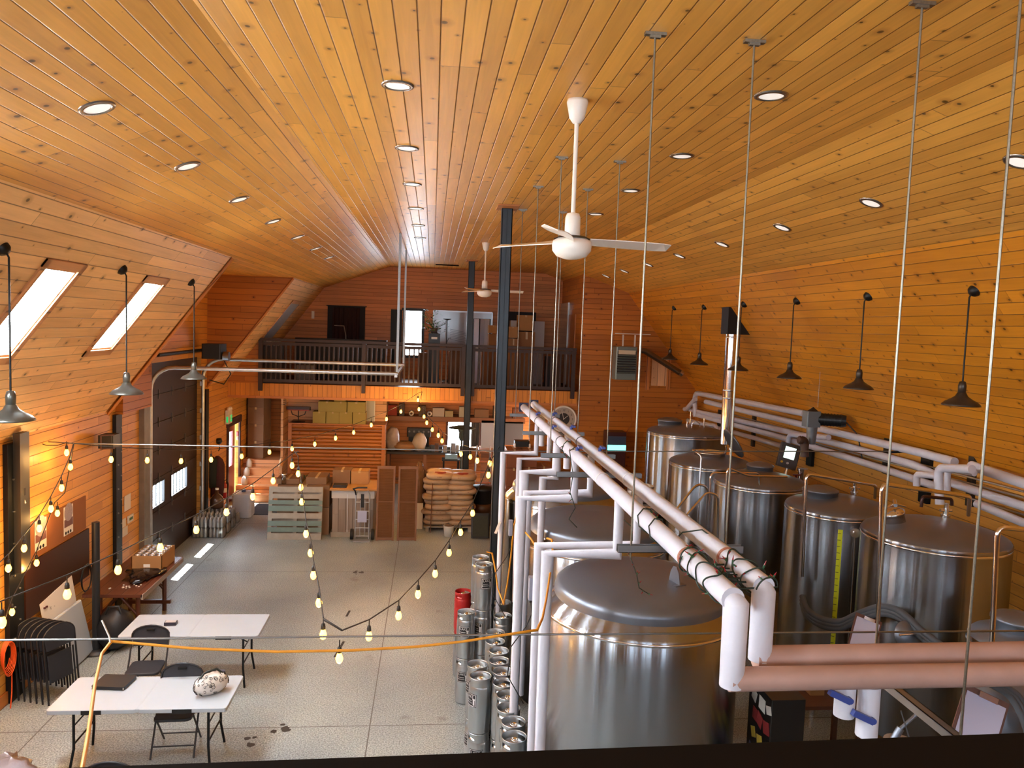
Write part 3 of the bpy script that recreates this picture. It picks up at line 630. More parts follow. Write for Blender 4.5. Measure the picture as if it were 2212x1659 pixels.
for k in range(6):
    m.tube([cc+Vector((.01*k, (.1+.008*k)*math.cos(R_(a)), (.17+.008*k)*math.sin(R_(a))-.01*k)) for a in range(0, 360, 24)], .006, 5, closed=True)
m.build('coil', mat('bright_orange_cord', 'e0561a', .5), t_); MB().tube([cc+Vector((.02, .1, -.2)), cc+Vector((.04, .05, -.5)), cc+Vector((.1, -.15, -.9)), cc+Vector((.12, -.2, -1.2))], .008, 5).build('cord_end', mat('bright_orange_cord', 'e0561a'), t_)
t_ = thing('loft_railing', 'dark stained wooden hand rail across the bottom in the foreground', 'railing', (0, 0, 0))
a, b = at(0, 1664, z=4.3), at(2212, 1583, z=4.3); d = (b-a).normalized(); n_ = Vector((-d.y, d.x, 0))
A, B = a-d*(a.x-XL)/d.x, b+d*(XR-b.x)/d.x; A = a+d*((XL-a.x)/d.x); B = a+d*((XR-a.x)/d.x)
m = MB(); q = [A, B, B-n_*.14, A-n_*.14]; m.add([p for p in q]+[p-Vector((0, 0, .04)) for p in q], [(0, 3, 2, 1), (4, 5, 6, 7), (0, 1, 5, 4), (1, 2, 6, 5), (2, 3, 7, 6), (3, 0, 4, 7)]); m.build('hand_rail', DWOOD, t_)
m = MB(); pc = A.lerp(B, .5)-n_*.07
for k in range(60): p = A.lerp(B, (k+.5)/60)-n_*.07; m.bb(p.x-.02, p.x+.02, p.y-.02, p.y+.02, 3.3, 4.26)
m.build('balusters', DWOOD, t_)['kind'] = 'stuff'
# ------------------------------------------------------------------ steel tanks
TZ = {}
def tank(x, y, R, zr, label, zb=.55, legs=4, manway=None, lug=None, style='cone', cone=True):
    t_ = thing('steel_tank', label, 'tank', (x, y, 0))
    if style == 'cone':
        sh = [(R, zr), (R*.985, zr+.015), (R*.885, zr+.1)]
        dm = [(R*.885, zr+.085), (R*.885, zr+.15), (R*.875, zr+.185), (R*.84, zr+.215), (R*.75, zr+.245), (R*.55, zr+.285), (R*.3, zr+.31), (0, zr+.32)]
    else:
        sh = [(R, zr), (R*1.005, zr+.012), (R*.99, zr+.03)]
        dm = [(R*.995, zr+.02), (R*.975, zr+.045), (R*.9, zr+.075), (R*.6, zr+.135), (R*.3, zr+.165), (0, zr+.175)]
    low = [(.06, zb-.32), (R*.9, zb-.02), (R, zb+.03)] if cone else [(R, zb)]
    MB().lathe([*low, (R, zr-.25), *sh], n=72).build('shell', STEEL, t_)
    MB().lathe(dm, n=72).build('lid', STEELR, t_)
    MB().lathe([(R+.001, zr-.035), (R+.006, zr-.03), (R+.006, zr-.015), (R+.001, zr-.01)], n=72).build('weld_band', CHR, t_)
    for k in range(legs):
        a = R_(45+360/legs*k); q = (R*.86*math.cos(a), R*.86*math.sin(a))
        MB().cyl((*q, 0), (*q, zb+.1), .035, n=12).build('leg', CHR, t_)
    zd = zr+(.29 if style == 'cone' else .12)
    if manway:
        mx, my, mr = manway
        MB().lathe([(mr, -.02), (mr, .09), (mr*1.06, .095), (mr*1.06, .115), (mr*.9, .135), (mr*.5, .16), (0, .168)], (mx, my, zd), 32).build('manway', STEELR, t_)
    if lug:
        lx, ly = lug
        m = MB(); m.box((lx, ly, zd+.0), (.12, .16, .01), R_(25)); M_ = Matrix.Rotation(R_(25), 3, 'Z')
        po = [(-.07, 0), (.07, 0), (.05, .1), (.02, .15), (-.02, .15), (-.05, .1)]
        vs = [M_ @ Vector((t0, a, b)) + Vector((lx, ly, zd)) for t0 in (-.006, .006) for a, b in po]; n = 6
        m.add(vs, [tuple(range(n))[::-1], tuple(range(n, 2*n))]+[(i, (i+1) % n, n+(i+1) % n, n+i) for i in range(n)])
        m.build('lifting_lug', LUGM, t_)
    return t_
tk = tank(1.92, 6.6, .87, 2.4, 'largest domed steel fermenting tank in the centre foreground', lug=(.22, -.28))
tank(1.97, 8.78, .87, 2.4, 'domed steel tank just behind the foreground tank', lug=(.55, -.35))
tank(1.99, 10.98, .87, 2.4, 'domed steel tank farthest back of the three beneath the white pipe run')
TA = tank(5.2, 15.1, .8, 2.82, 'tall olive-toned steel tank beside the chimney pipe, farthest of the right group', zb=.5, style='flat', cone=False, manway=(-.28, .25, .24))
TB = tank(4.97, 13.1, .72, 2.55, 'steel kettle with its hatch standing open, at the foot of the chimney pipe', zb=.5, style='flat', cone=False)
TC = tank(5.1, 11.3, .7, 2.58, 'steel tank on the right, third from the camera, with a conical bottom', zb=1.1, style='flat', manway=(.1, .25, .2))
TD = tank(5.42, 9.55, .68, 2.6, 'steel tank with a long yellow measuring tape down its front', zb=.6, style='flat', manway=(-.22, .1, .22))
TE = tank(5.55, 7.8, .74, 2.72, 'large steel tank nearest on the right side with a small clamped hatch', zb=.6, style='flat')
TF = tank(5.28, 6.15, .42, 2.2, 'small steel tank cut off by the right edge of the picture', zb=.6, style='flat', manway=(-.05, 0, .2))
# yellow tape with ticks on the fourth tank
m = MB(); a0 = math.atan2(-.9, -.45)
def arc(a, r, z): return (r*math.cos(a), r*math.sin(a), z)
m.add([arc(a0-.04, .684, .9), arc(a0+.04, .684, .9), arc(a0+.04, .684, 2.48), arc(a0-.04, .684, 2.48)], [(0, 1, 2, 3)])
for k in range(4): pass
m.build('measuring_tape', mat('yellow_tape', 'd3d41e', .5), TD, label='bright yellow tape')
m = MB()
for k in range(19): z = .95+k*.082; m.add([arc(a0-.04, .687, z), arc(a0+.015, .687, z), arc(a0+.015, .687, z+.006), arc(a0-.04, .687, z+.006)], [(0, 1, 2, 3)])
m.build('tape_marks', BLACKP, TD)
m = MB(); a1 = a0+.24
m.tube([arc(a1, .70, 2.48), arc(a1, .72, 2.2), arc(a1+.01, .72, 1.4), arc(a1, .71, .95)], .008, 6); m.build('sight_tube', CHR, TD)
m = MB(); c_ = Vector(arc(a1, .69, 2.46)); out_ = Vector((math.cos(a1), math.sin(a1), 0))
m.cyl(c_, c_+out_*.03, .06, n=20); m.cyl(c_, c_+out_*.05, .03, n=16); m.build('sight_fitting', CHR, TD)
# clamped hatch of the nearest right tank
m = MB(); mr = .12; m.lathe([(mr, -.05), (mr, .14), (mr*1.1, .145), (mr*1.1, .17), (mr*.6, .2), (0, .21)], (-.4, .1, 2.8), 28, Matrix.Rotation(R_(-16), 3, 'Y')); m.build('hatch', CHR, TE)
m = MB(); m.tube([(-.58, .05, 3.0), (-.44, .08, 3.06), (-.28, .12, 3.02)], .014, 6); m.cyl((-.46, .02, 3.05), (-.40, .14, 3.08), .02); m.build('hatch_clamp', CHR, TE)
for tt, xx, yy, zz in ((TE, .3, .25, 2.83), (TD, .32, .2, 2.72)):
    m = MB(); m.cyl((xx, yy, zz-.03), (xx, yy, zz+.14), .03); m.cyl((xx, yy, zz+.04), (xx, yy, zz+.07), .05); m.cyl((xx, yy, zz+.14), (xx+.0, yy, zz+.2), .022); m.cyl((xx-.07, yy, zz+.12), (xx+.07, yy, zz+.12), .018); m.build('relief_valve', CHR, tt)
# the kettle's open hatch: ring, dark opening and the raised lid
m = MB(); m.lathe([(.27, -.06), (.27, .08), (.285, .085), (.285, .1), (.262, .1), (.262, -.03)], (-.02, .0, 2.67), 36); m.build('hatch_ring', CHR, TB)
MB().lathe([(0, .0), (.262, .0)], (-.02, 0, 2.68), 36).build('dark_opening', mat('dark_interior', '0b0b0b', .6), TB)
m = MB(); Mx = Matrix.Rotation(R_(58), 3, 'Y'); m.lathe([(0, .02), (.2, .015), (.285, 0), (.29, -.02), (.28, -.03), (.2, -.012), (0, -.006)], (.42, 0, 2.93), 36, Mx); m.build('open_lid', STEELR, TB)
for sx in (-1, 1): MB().tube([(.3, sx*.1, 2.74), (.33, sx*.1, 2.8), (.3, sx*.08, 2.86)], .012, 6).build('hinge_arm', CHR, TB)
# fittings on the tall tank
for xx, yy, hh in ((.1, .1, .3), (.3, -.15, .2), (-.1, -.3, .14)): MB().cyl((xx, yy, 2.9), (xx, yy, 2.95+hh), .014, n=8).build('fitting', CHR, TA)
MB().tube([(-.02, -.35, 2.95), (-.02, -.35, 3.06), (.05, -.35, 3.12), (.14, -.35, 3.06), (.14, -.35, 3.0)], .012, 6).build('vent_hook', CHR, TA)
# bent clean-in-place pipes standing before the right tanks
def bentpipe(label, pts, r=.019, mt=CHR):
    tag(MB().tube(pts, r, 10).build('cleaning_pipe', mt), label, 'pipe', 'bent stainless pipes by the right tanks')
def arcs(P, rb=.08, n=4):
    """round the corners of a polyline"""
    P = [Vector(p) for p in P]; out = [P[0]]
    for i in range(1, len(P)-1):
        a, b, c = P[i-1], P[i], P[i+1]; d1 = (a-b); d2 = (c-b); q = min(rb, d1.length*.45, d2.length*.45)
        s, e = b+d1.normalized()*q, b+d2.normalized()*q
        for k in range(n+1): t = k/n; out.append(s*(1-t)**2+b*2*t*(1-t)+e*t*t)
    out.append(P[-1]); return out
bentpipe('tall bent steel pipe before the nearest large right tank, topped by a level arm', arcs([at(1895, 1400, y=6.7), at(1905, 1045, y=6.7), at(2095, 1072, y=6.9), at(2092, 1112, y=7.4)]), .021)
bentpipe('tall bent steel pipe between the conical tank and the taped tank', arcs([at(1733, 1245, y=9.0), at(1742, 1024, y=9.0), at(1892, 1048, y=9.2), at(1890, 1075, y=9.4)]), .021)
bentpipe('bent steel pipe at the right edge, level arm running out of the picture', arcs([at(2142, 1400, y=5.3), at(2155, 1138, y=5.3), at(2290, 1152, y=5.3), at(2290, 1240, y=5.6)]), .02)
bentpipe('thin bent steel pipe in front of the open kettle', arcs([at(1508, 1130, y=11.8), at(1515, 985, y=11.9), at(1496, 972, y=12), at(1500, 972, y=12.3), at(1528, 974, y=12.2)], .05), .014)
bentpipe('hooped steel pipe leaning before the kettle, left hoop', arcs([at(1463, 1098, y=10), at(1505, 1045, y=10.2), at(1530, 1052, y=10.3), at(1525, 1150, y=10.3)], .15), .016)
bentpipe('hooped steel pipe leaning before the kettle, right hoop', arcs([at(1484, 1112, y=9.8), at(1527, 1063, y=10), at(1552, 1070, y=10), at(1550, 1165, y=10)], .15), .016)
bentpipe('long bent steel pipe with a level arm over the conical tank', arcs([at(1566, 1170, y=10.2), at(1571, 1010, y=10.2), at(1615, 1028, y=10.3), at(1700, 1030, y=10.5)]), .016)
bentpipe('square hoop of steel pipe low between the kettle and the conical tank', arcs([at(1533, 1140, y=10.2), at(1535, 1022, y=10.2), at(1640, 1022, y=10.6), at(1640, 1048, y=10.6)]), .015)
bentpipe('small dark pipe bridge on the lid of the nearest right tank', arcs([at(1990, 1095, y=7.7), at(1992, 1072, y=7.7), at(2056, 1078, y=7.8), at(2056, 1092, y=7.8)], .05), .018, mat('dark_bronze_pipe', '4b3430', .35, .7))
# ------------------------------------------------------------------ insulated pipes under the ceiling rods
def inspipe(label, pts, r, mt=INS, extra=None, name='insulated_pipe', rb=.1, grp='white insulated pipes'):
    t_ = thing(name, label, 'pipe', (0, 0, 0), group=grp)
    MB().tube(pts, r, 18).build('pipe_jacket', mt, t_)
    return t_
zc = 3.67
WARM = mat('aged_insulation_jacket', 'b08c80', .6, 0, .22, 5, .5)
pA = inspipe('left of the two long white insulated pipes running away down the hall', [(1.37, 11.2, zc), (1.37, 3.24, zc)], .054)
MB().tube([(1.37, 3.3, zc-.0), (1.385, 3.24, zc-.02), (1.385, 3.24, 3.29), (1.385, 3.24, 3.27)], .054, 18).build('drop_leg', INS, pA)
MB().tube([(1.37, 3.24, 3.3), (6.9, 3.3, 3.3)], .054, 18).build('cross_run', WARM, pA, label='rusty-stained lower run')
pB = inspipe('right of the two long white insulated pipes running away down the hall', [(1.585, 11.7, zc), (1.585, 3.4, zc)], .054)
MB().tube([(1.585, 3.45, zc), (1.585, 3.4, zc-.02), (1.585, 3.4, 3.32)], .054, 18).build('drop_leg', INS, pB)
MB().tube([(1.56, 3.4, 3.33), (6.9, 3.44, 3.35)], .054, 18).build('cross_run', WARM, pB, label='brown-stained upper run')
for root, x in ((pA, 1.37), (pB, 1.585)):
    for y, c in ((3.85, 'a2664e'), (5.9, 'd8d4d6'), (7.9, '2c2a2c'), (9.6, '2c2a2c')):
        MB().tube([(x, y-.012, zc), (x, y+.012, zc)], .0575, 20).build('jacket_band', mat('band_'+c, c, .5), root)
    for y in (7.0, 8.5, 9.8):
        MB().cyl((x, y, zc+.04), (x, y, zc+.085), .016).box((x+.02, y-.02, zc+.09), (.035, .1, .02)).build('valve_handle', mat('blue_handle', '3b4a8e', .4), root, label='blue valve handle')
    MB().box((x, 11.25 if root is pA else 11.75, zc), (.14, .05, .13)).build('end_valve', mat('dark_blue_valve', '252a4a', .4), root)
VB = mat('blue_handle', '3b4a8e')
for px, py0, py1, r, lab in ((1826, 1492, 1545, .046, 'short white pipe stub with a blue valve handle, the left one'), (1878, 1490, 1588, .049, 'longer white pipe stub with a blue valve handle under the near pipes')):
    a, b = at(px, py0, y=3.27), at(px+2, py1, y=3.27); t_ = inspipe(lab, [(a.x, 3.27, 3.25), (a.x, 3.27, b.z)], r)
    zz = at(px, py1-45, y=3.27).z; MB().box((a.x-.06, 3.21, zz+.02), (.11, .025, .028), M=Matrix.Rotation(R_(25), 3, 'Y')).cyl((a.x-.01, 3.2, zz), (a.x-.01, 3.25, zz), .014).build('valve_handle', VB, t_)
def drop(lab, y, px, r=.036, xm=None):
    P = [at(a, b, y=y) for a, b in px]; P[0].z = zc-.04
    if xm: P[0].x = xm; P[1].x = xm
    P[2].z = P[1].z; P[3].x = P[2].x; P[3].z = max(P[3].z, .25)
    inspipe(lab, P, r)
drop('white drop pipe nearest the foreground tank, lower of its pair, with a long level arm', 5.34, [(1337, 1080), (1337, 1197), (1183, 1190), (1190, 1700)], .037, 1.37)
drop('white drop pipe beside the foreground tank, upper of its pair', 5.56, [(1378, 1115), (1378, 1180), (1166, 1174), (1172, 1700)], .035, 1.57)
drop('white drop pipe at the second tank, front one of its pair', 7.07, [(1242, 985), (1242, 1078), (1127, 1074), (1122, 1640)], .041, 1.37)
drop('white drop pipe at the second tank, rear one of its pair', 7.3, [(1272, 1030), (1272, 1066), (1140, 1061), (1140, 1500)], .036, 1.57)
drop('white drop pipe in the middle with a boxed corner above the second tank', 8.1, [(1204, 960), (1204, 1021), (1133, 1014), (1131, 1500)], .044, 1.37)
drop('small white drop pipe just right of the boxed corner pipe', 8.35, [(1207, 985), (1207, 1033), (1173, 1029), (1172, 1200)], .036, 1.4)
drop('slim white drop pipe farthest left, standing against the dark near post', 9.75, [(1165, 900), (1165, 980), (1087, 976), (1082, 1420)], .03, 1.37)
drop('slim white drop pipe second from the dark near post', 9.95, [(1180, 900), (1180, 992), (1122, 988), (1121, 1300)], .03, 1.57)
for px, y, lab in ((1224, 8.9, 'short white stub pipe hanging below the right pipe'), (1168, 10.6, 'short flaking white stub pipe near the far end of the pipe run'), (1186, 10.3, 'second short stub pipe near the far end of the pipe run')):
    a = at(px, 1000, y=y); inspipe(lab, [(a.x, y, zc-.04), (a.x, y, 3.2)], .04)
# ------------------------------------------------------------------ pipes along the right wall
def wallpipe(lab, px, x, r, mt=INS, pre=(), post_=(), rb=.12):
    P = [Vector(p) for p in pre]+[at(a, b, x=x) for a, b in px]+[Vector(p) for p in post_]
    t_ = thing('wall_pipe', lab, 'pipe', (0, 0, 0), group='pipes along the right wall'); MB().tube(arcs(P, rb), r, 14).build('pipe_jacket', mt, t_); return t_
wallpipe('topmost white pipe on the right wall with a curved hook at its far end', [(1502, 900), (1500, 848), (1737, 893)], 6.85, .062, rb=.3)
wallpipe('second white pipe along the right wall, passing behind the grey motor', [(1525, 868), (1737, 918), (1990, 978), (2062, 998)], 6.9, .06)
wallpipe('white pipe at the right wall running out of the picture, upper one', [(2098, 1006), (2212, 1044), (2330, 1080)], 6.8, .062)
wallpipe('third white pipe down the right wall', [(1490, 885), (1700, 932), (1830, 964), (1975, 1004), (2060, 1045), (2212, 1094), (2330, 1130)], 6.9, .055)
wallpipe('fourth white pipe down the right wall', [(1500, 895), (1700, 948), (1900, 1010), (2035, 1055)], 6.88, .055)
wallpipe('lowest white pipe on the right wall near the chimney pipe', [(1475, 905), (1590, 935), (1706, 968)], 6.9, .05)
wallpipe('white pipe drop at the right wall bending toward the control screen', [(1790, 945), (1706, 938), (1698, 972)], 6.75, .05)
wallpipe('white elbow pipe entering the tall olive-toned tank', [(1493, 912), (1548, 920), (1546, 965)], 5.9, .045)
wallpipe('white elbow of pipe poking left at the far end of the wall pipes', [(1467, 882), (1483, 884), (1502, 862)], 6.8, .06)
wallpipe('white pipe drop at the near right wall, left of a pair', [(2030, 1090), (2026, 1010), (2100, 1014)], 6.2, .052)
wallpipe('white pipe drop at the near right wall, right of a pair', [(2046, 1060), (2046, 1012), (2105, 1022)], 6.5, .04)
wallpipe('short white pipe elbow by the wall above the nearest right tank', [(1980, 1050), (1980, 1024), (2030, 1028)], 6.5, .045)
wallpipe('thick white pipe low on the right wall at the edge of the picture', [(2110, 1088), (2212, 1130), (2330, 1180)], 6.75, .05)
for i, (a, b) in enumerate((((1560, 890), (2212, 1062)), ((1560, 905), (2212, 1075)), ((1800, 985), (2212, 1112)))):
    p, q = at(*a, x=7.03), at(*b, x=7.03); tag(MB().tube([p, q], .014, 6).build('conduit', GALV), ['upper', 'middle', 'lowest'][i]+' thin steel conduit behind the pipes on the right wall', 'conduit', 'thin conduits on the right wall')
t_ = thing('duct_motor', 'grey gearbox with a black ribbed motor above the right wall pipes', 'motor', at(1765, 905, x=6.4))
MB().rbox((-.1, 0, 0), (.24, .2, .26), .02).build('gearbox', mat('grey_gearbox', '6b7377', .45, .3), t_)
m = MB(); m.cyl((.02, -.02, .0), (.32, -.2, .0), .1, .1, 20); m.cyl((.32, -.2, 0), (.38, -.235, 0), .105, .09, 20)
for k in range(7): a = Vector((.05, -.04, 0)).lerp(Vector((.3, -.19, 0)), k/6); b = a+Vector((.012, -.0072, 0)); m.cyl(a, b, .108, n=20)
m.build('motor', mat('black_motor', '1d1f20', .4, .3), t_); MB().cyl((-.08, 0, -.13), (-.08, 0, -.42), .09, .07, 16).build('down_duct', mat('silver_duct', '77797c', .4, .7, .3, 10), t_)
MB().tube([(.38, -.24, -.02), (.5, -.4, -.2), (.55, -.5, -.6), (.75, -.7, -.75), (1.0 if 0 else .6, -1.2, -.7)], .011, 6).build('power_cord', BLACKP, t_)
MB().lathe([(.0, .2), (.05, .16), (.09, .13)], (-.08, 0, 0), 12).build('hanger_cap', BLACKP, t_)
tag(MB().cyl((-.0, 0, .2), (0, 0, 1.55), .004, n=5).build('hanger_wire', ROD, loc=at(1765, 905, x=6.32)), 'thin wire holding up the grey gearbox and motor', 'wire')
# control panel with screen, ribbed hose and valve cluster
t_ = thing('touch_screen_terminal', 'tilted dark control panel with a glowing pale green screen', 'control panel', at(1703, 985, x=6.15)); t_.rotation_euler = (R_(-12), R_(14), R_(-12))
MB().rbox((0, 0, 0), (.34, .08, .42), .015).build('housing', mat('panel_brown', '3a302c', .45), t_)
MB().box((0, -.045, .05), (.18, .008, .2)).build('screen', mat('lit_screen', 'cfe8dc', .3, emit='c8efe0', es=1.2), t_)
MB().cyl((-.1, -.04, -.13), (-.1, -.065, -.13), .02).build('button', mat('yellow_button', 'c9a227', .4), t_); MB().cyl((.0, -.04, -.13), (0, -.065, -.13), .02).build('button', mat('pale_button', 'b5b0a8', .4), t_)
MB().cyl((.05, .06, -.2), (.05, .06, -.75), .03).build('stand', CHR, t_)
t_ = thing('ribbed_hose', 'brown ribbed hose curving down to a steel valve beside the control screen', 'hose', (0, 0, 0))
P = arcs([at(1725, 950, y=12), at(1738, 952, y=12), at(1738, 1000, y=12)], .2, 8); m = MB()
P2 = []; 
for i in range(len(P)-1):
    for k in range(3): P2.append(P[i].lerp(P[i+1], k/3))
m.tube(P2, .07, 12, rs=[.072 if i % 2 else .06 for i in range(len(P2))]); m.build('hose', mat('brown_hose', '4a3226', .5), t_)
m = MB(); q = at(1734, 1015, y=12); m.cyl(q, q+Vector((0, 0, -.18)), .07, n=20); m.cyl(q+Vector((0, 0, .02)), q+Vector((0, 0, -.02)), .085, n=20); m.cyl(q+Vector((0, 0, -.17)), q+Vector((0, 0, -.2)), .09, n=20); m.build('steel_collar', CHR, t_)
m = MB(); q = at(1718, 1042, y=11.9); m.cyl(q-Vector((.1, 0, 0)), q+Vector((.12, 0, 0)), .03); m.cyl(q, q+Vector((0, -.02, .12)), .02); m.box(q+Vector((0, -.03, .13)), (.12, .03, .02)); m.build('valve', mat('red_valve', '6e2222', .35, .4), t_)
# chimney pipe with black offset box
t_ = thing('chimney_pipe', 'shiny steel chimney pipe rising to a black slanted box on the right slope', 'chimney', (0, 0, 0))
bx = at(1573, 975, y=14.0); tx = at(1576, 722, y=14.0); bx.x = tx.x = (bx.x+tx.x)/2
MB().cyl((tx.x, 14, 2.78), (tx.x, 14, tx.z), .115, n=32).build('flue', brushed('flue_steel', (.8, .78, .76), .14, 'r', .2), t_)
m = MB()
for z in (tx.z-.05, tx.z-1.05, tx.z-1.2): m.lathe([(.116, -.02), (.122, -.01), (.122, .01), (.116, .02)], (tx.x, 14, z), 32)
m.build('joint_band', CHR, t_)
zt = at(1575, 664, y=14).z; x0 = tx.x-.16; x1s = 5.1+(5.85-zt)*2/2.55
m = MB(); m.prism([(x0, tx.z), (7.1-(tx.z-3.3)*2/2.55, tx.z), (5.1+(5.85-zt)*2/2.55, zt), (x0, zt)], .34, 'y', 13.83); m.build('offset_box', mat('chimney_black', '17130f', .5, .3), t_)
# hose bundle, clamps, clipboards
t_ = thing('hose_bundle', 'bundle of thick grey hoses sagging across the taped tank', 'hoses', (0, 0, 0)); HZ = mat('grey_hose', '4a4c50', .6, 0, .15)
for k, (dy, dz) in enumerate(((0, 0), (6, 8), (3, 15))):
    P = [at(a, b+dz, y=yy) for a, b, yy in ((1733, 1288, 8.6), (1742, 1318, 8.4), (1775, 1338, 8.2), (1815, 1345, 8.0), (1860, 1322, 7.7), (1905, 1308, 7.4), (1945, 1318, 7.1), (1990, 1362, 6.8), (2040, 1400, 6.6), (2110, 1440, 6.4))]
    MB().tube(arcs(P, .3, 3), .034, 10).build('hose', HZ, t_)
def clipboard(px, py, y, lab, rx):
    t_ = thing('clipboard', lab, 'clipboard', at(px, py, y=y)); t_.rotation_euler = (R_(-20), R_(rx), R_(-14))
    MB().box((0, 0, 0), (.24, .008, .3)).build('board', mat('brown_board', '5c3526', .6), t_)
    MB().box((.0, -.008, -.01), (.21, .004, .26)).build('paper', mat('paper_in_plastic', 'b9b3c4', .15), t_)
    MB().box((0, -.014, .13), (.1, .02, .03)).build('clip', CHR, t_)
clipboard(1868, 1368, 6.4, 'clipboard with a sheet hanging beside the grey hoses', 18); clipboard(2115, 1558, 3.6, 'clipboard in clear plastic at the end of the sloping strut', 22)
t_ = thing('tank_hatch', 'round steel tank hatch with a wing-nut clamp under the grey hoses', 'hatch', at(1965, 1372, y=6.9)); Mh = Matrix.Rotation(R_(70), 3, 'X')
MB().lathe([(0, .03), (.09, .025), (.13, 0), (.14, -.03)], (0, 0, 0), 32, Mh).build('cover', STEELR, t_); MB().tube([(-.14, -.05, .02), (0, -.07, .04), (.14, -.05, .0)], .011, 6).build('clamp_arm', CHR, t_); MB().cyl((.12, -.06, .02), (.12, -.14, .02), .014).build('wing_nut', CHR, t_)
t_ = thing('tank_hatch', 'dark round tank hatch at the bottom right corner with a cross clamp', 'hatch', at(2196, 1545, y=4.6))
MB().lathe([(0, .05), (.2, .04), (.27, 0), (.29, -.05)], (0, 0, 0), 36, Mh).build('cover', STEELR, t_); m = MB(); m.cyl((0, -.04, 0), (0, -.16, 0), .014); m.cyl((-.05, -.14, 0), (.05, -.14, 0), .01); m.cyl((0, -.14, -.09), (0, -.14, .09), .009); m.build('clamp', CHR, t_)
t_ = thing('hose_coil', 'grey hoses curving down over the hatch at the bottom right corner', 'hoses', (0, 0, 0))
for k in range(3): MB().tube(arcs([at(2140+k*14, 1478, y=4.5), at(2180+k*12, 1500+k*3, y=4.5), at(2205+k*9, 1540, y=4.45), at(2225+k*9, 1600, y=4.4)], .2), .022, 8).build('hose', HZ, t_)
# dark control cabinet with stickers and clutter on the floor under the near pipes
p = at(1668, 1513, z=1.9); p_ = at(1745, 1515, z=1.9); cw = p_.x-p.x
t_ = thing('control_cabinet', 'black control cabinet plastered with stickers below the near pipes', 'cabinet', (p.x+cw/2, p.y+.22, 0))
MB().rbox((0, 0, .95), (cw, .44, 1.9), .01).build('body', mat('cabinet_black', '121010', .4), t_)
rd = random.Random(4)
for k in range(16):
    c = ('c9c3bb', '8a3030', 'b59a3a', '5a5a80', '3f6a58', 'd8d8d8')[k % 6]; zz, yy = 1.7-.16*(k % 6)-rd.random()*.04, -.2+.16*(k//6)+rd.random()*.05
    MB().box((-cw/2-.002, yy*.8-.02, zz+.1), (.003, .07+rd.random()*.05, .06+rd.random()*.06), M=Matrix.Rotation(rd.uniform(-.4, .4), 3, 'X')).build('sticker', mat('sticker_'+c, c, .4), t_)
for k in range(6): MB().cyl((-.06+.05*(k % 3), -.22, 1.5-.08*(k//3)), (-.06+.05*(k % 3), -.24, 1.5-.08*(k//3)), .012).build('indicator', mat('indicator_grey', '6a625c', .3), t_)
p = at(1770, 1530, z=.9)
t_ = thing('work_table', 'low wooden work table in the shade behind the sticker covered cabinet', 'table', (p.x+.1, p.y+.3, 0))
MB().box((0, 0, .9), (.9, .6, .04)).build('table_top', mat('worn_bench', '5a3420', .6, 0, .2), t_)
for sx in (-.4, .4):
    for sy in (-.25, .25): MB().bb(sx-.025, sx+.025, sy-.025, sy+.025, 0, .88).build('leg', mat('worn_bench', '5a3420'), t_)
tag(MB().box((0, 0, .05), (.16, .12, .1)).build('small_carton', CARD, loc=(p.x+.1, p.y+.3, .92)), 'small pale carton lying on the low work table in the shade', 'carton')
# glycol chiller hose fitting near the rail
t_ = thing('sample_valve', 'steel sample valve on a thin arm low at the bottom of the picture', 'valve', at(1945, 1580, y=4.2))
m = MB(); m.cyl((0, 0, -.06), (0, 0, -.2), .09, .1, 20); m.build('cap', mat('pale_cap', '8f8578', .5), t_); MB().cyl((-.02, 0, 0), (.16, .02, .14), .011).cyl((-.04, 0, -.05), (.0, 0, .02), .022).build('arm', STEELR, t_); MB().cyl((-.02, -.02, .14), (.1, .02, -.12), .004, n=6).build('lever', STEELR, t_)
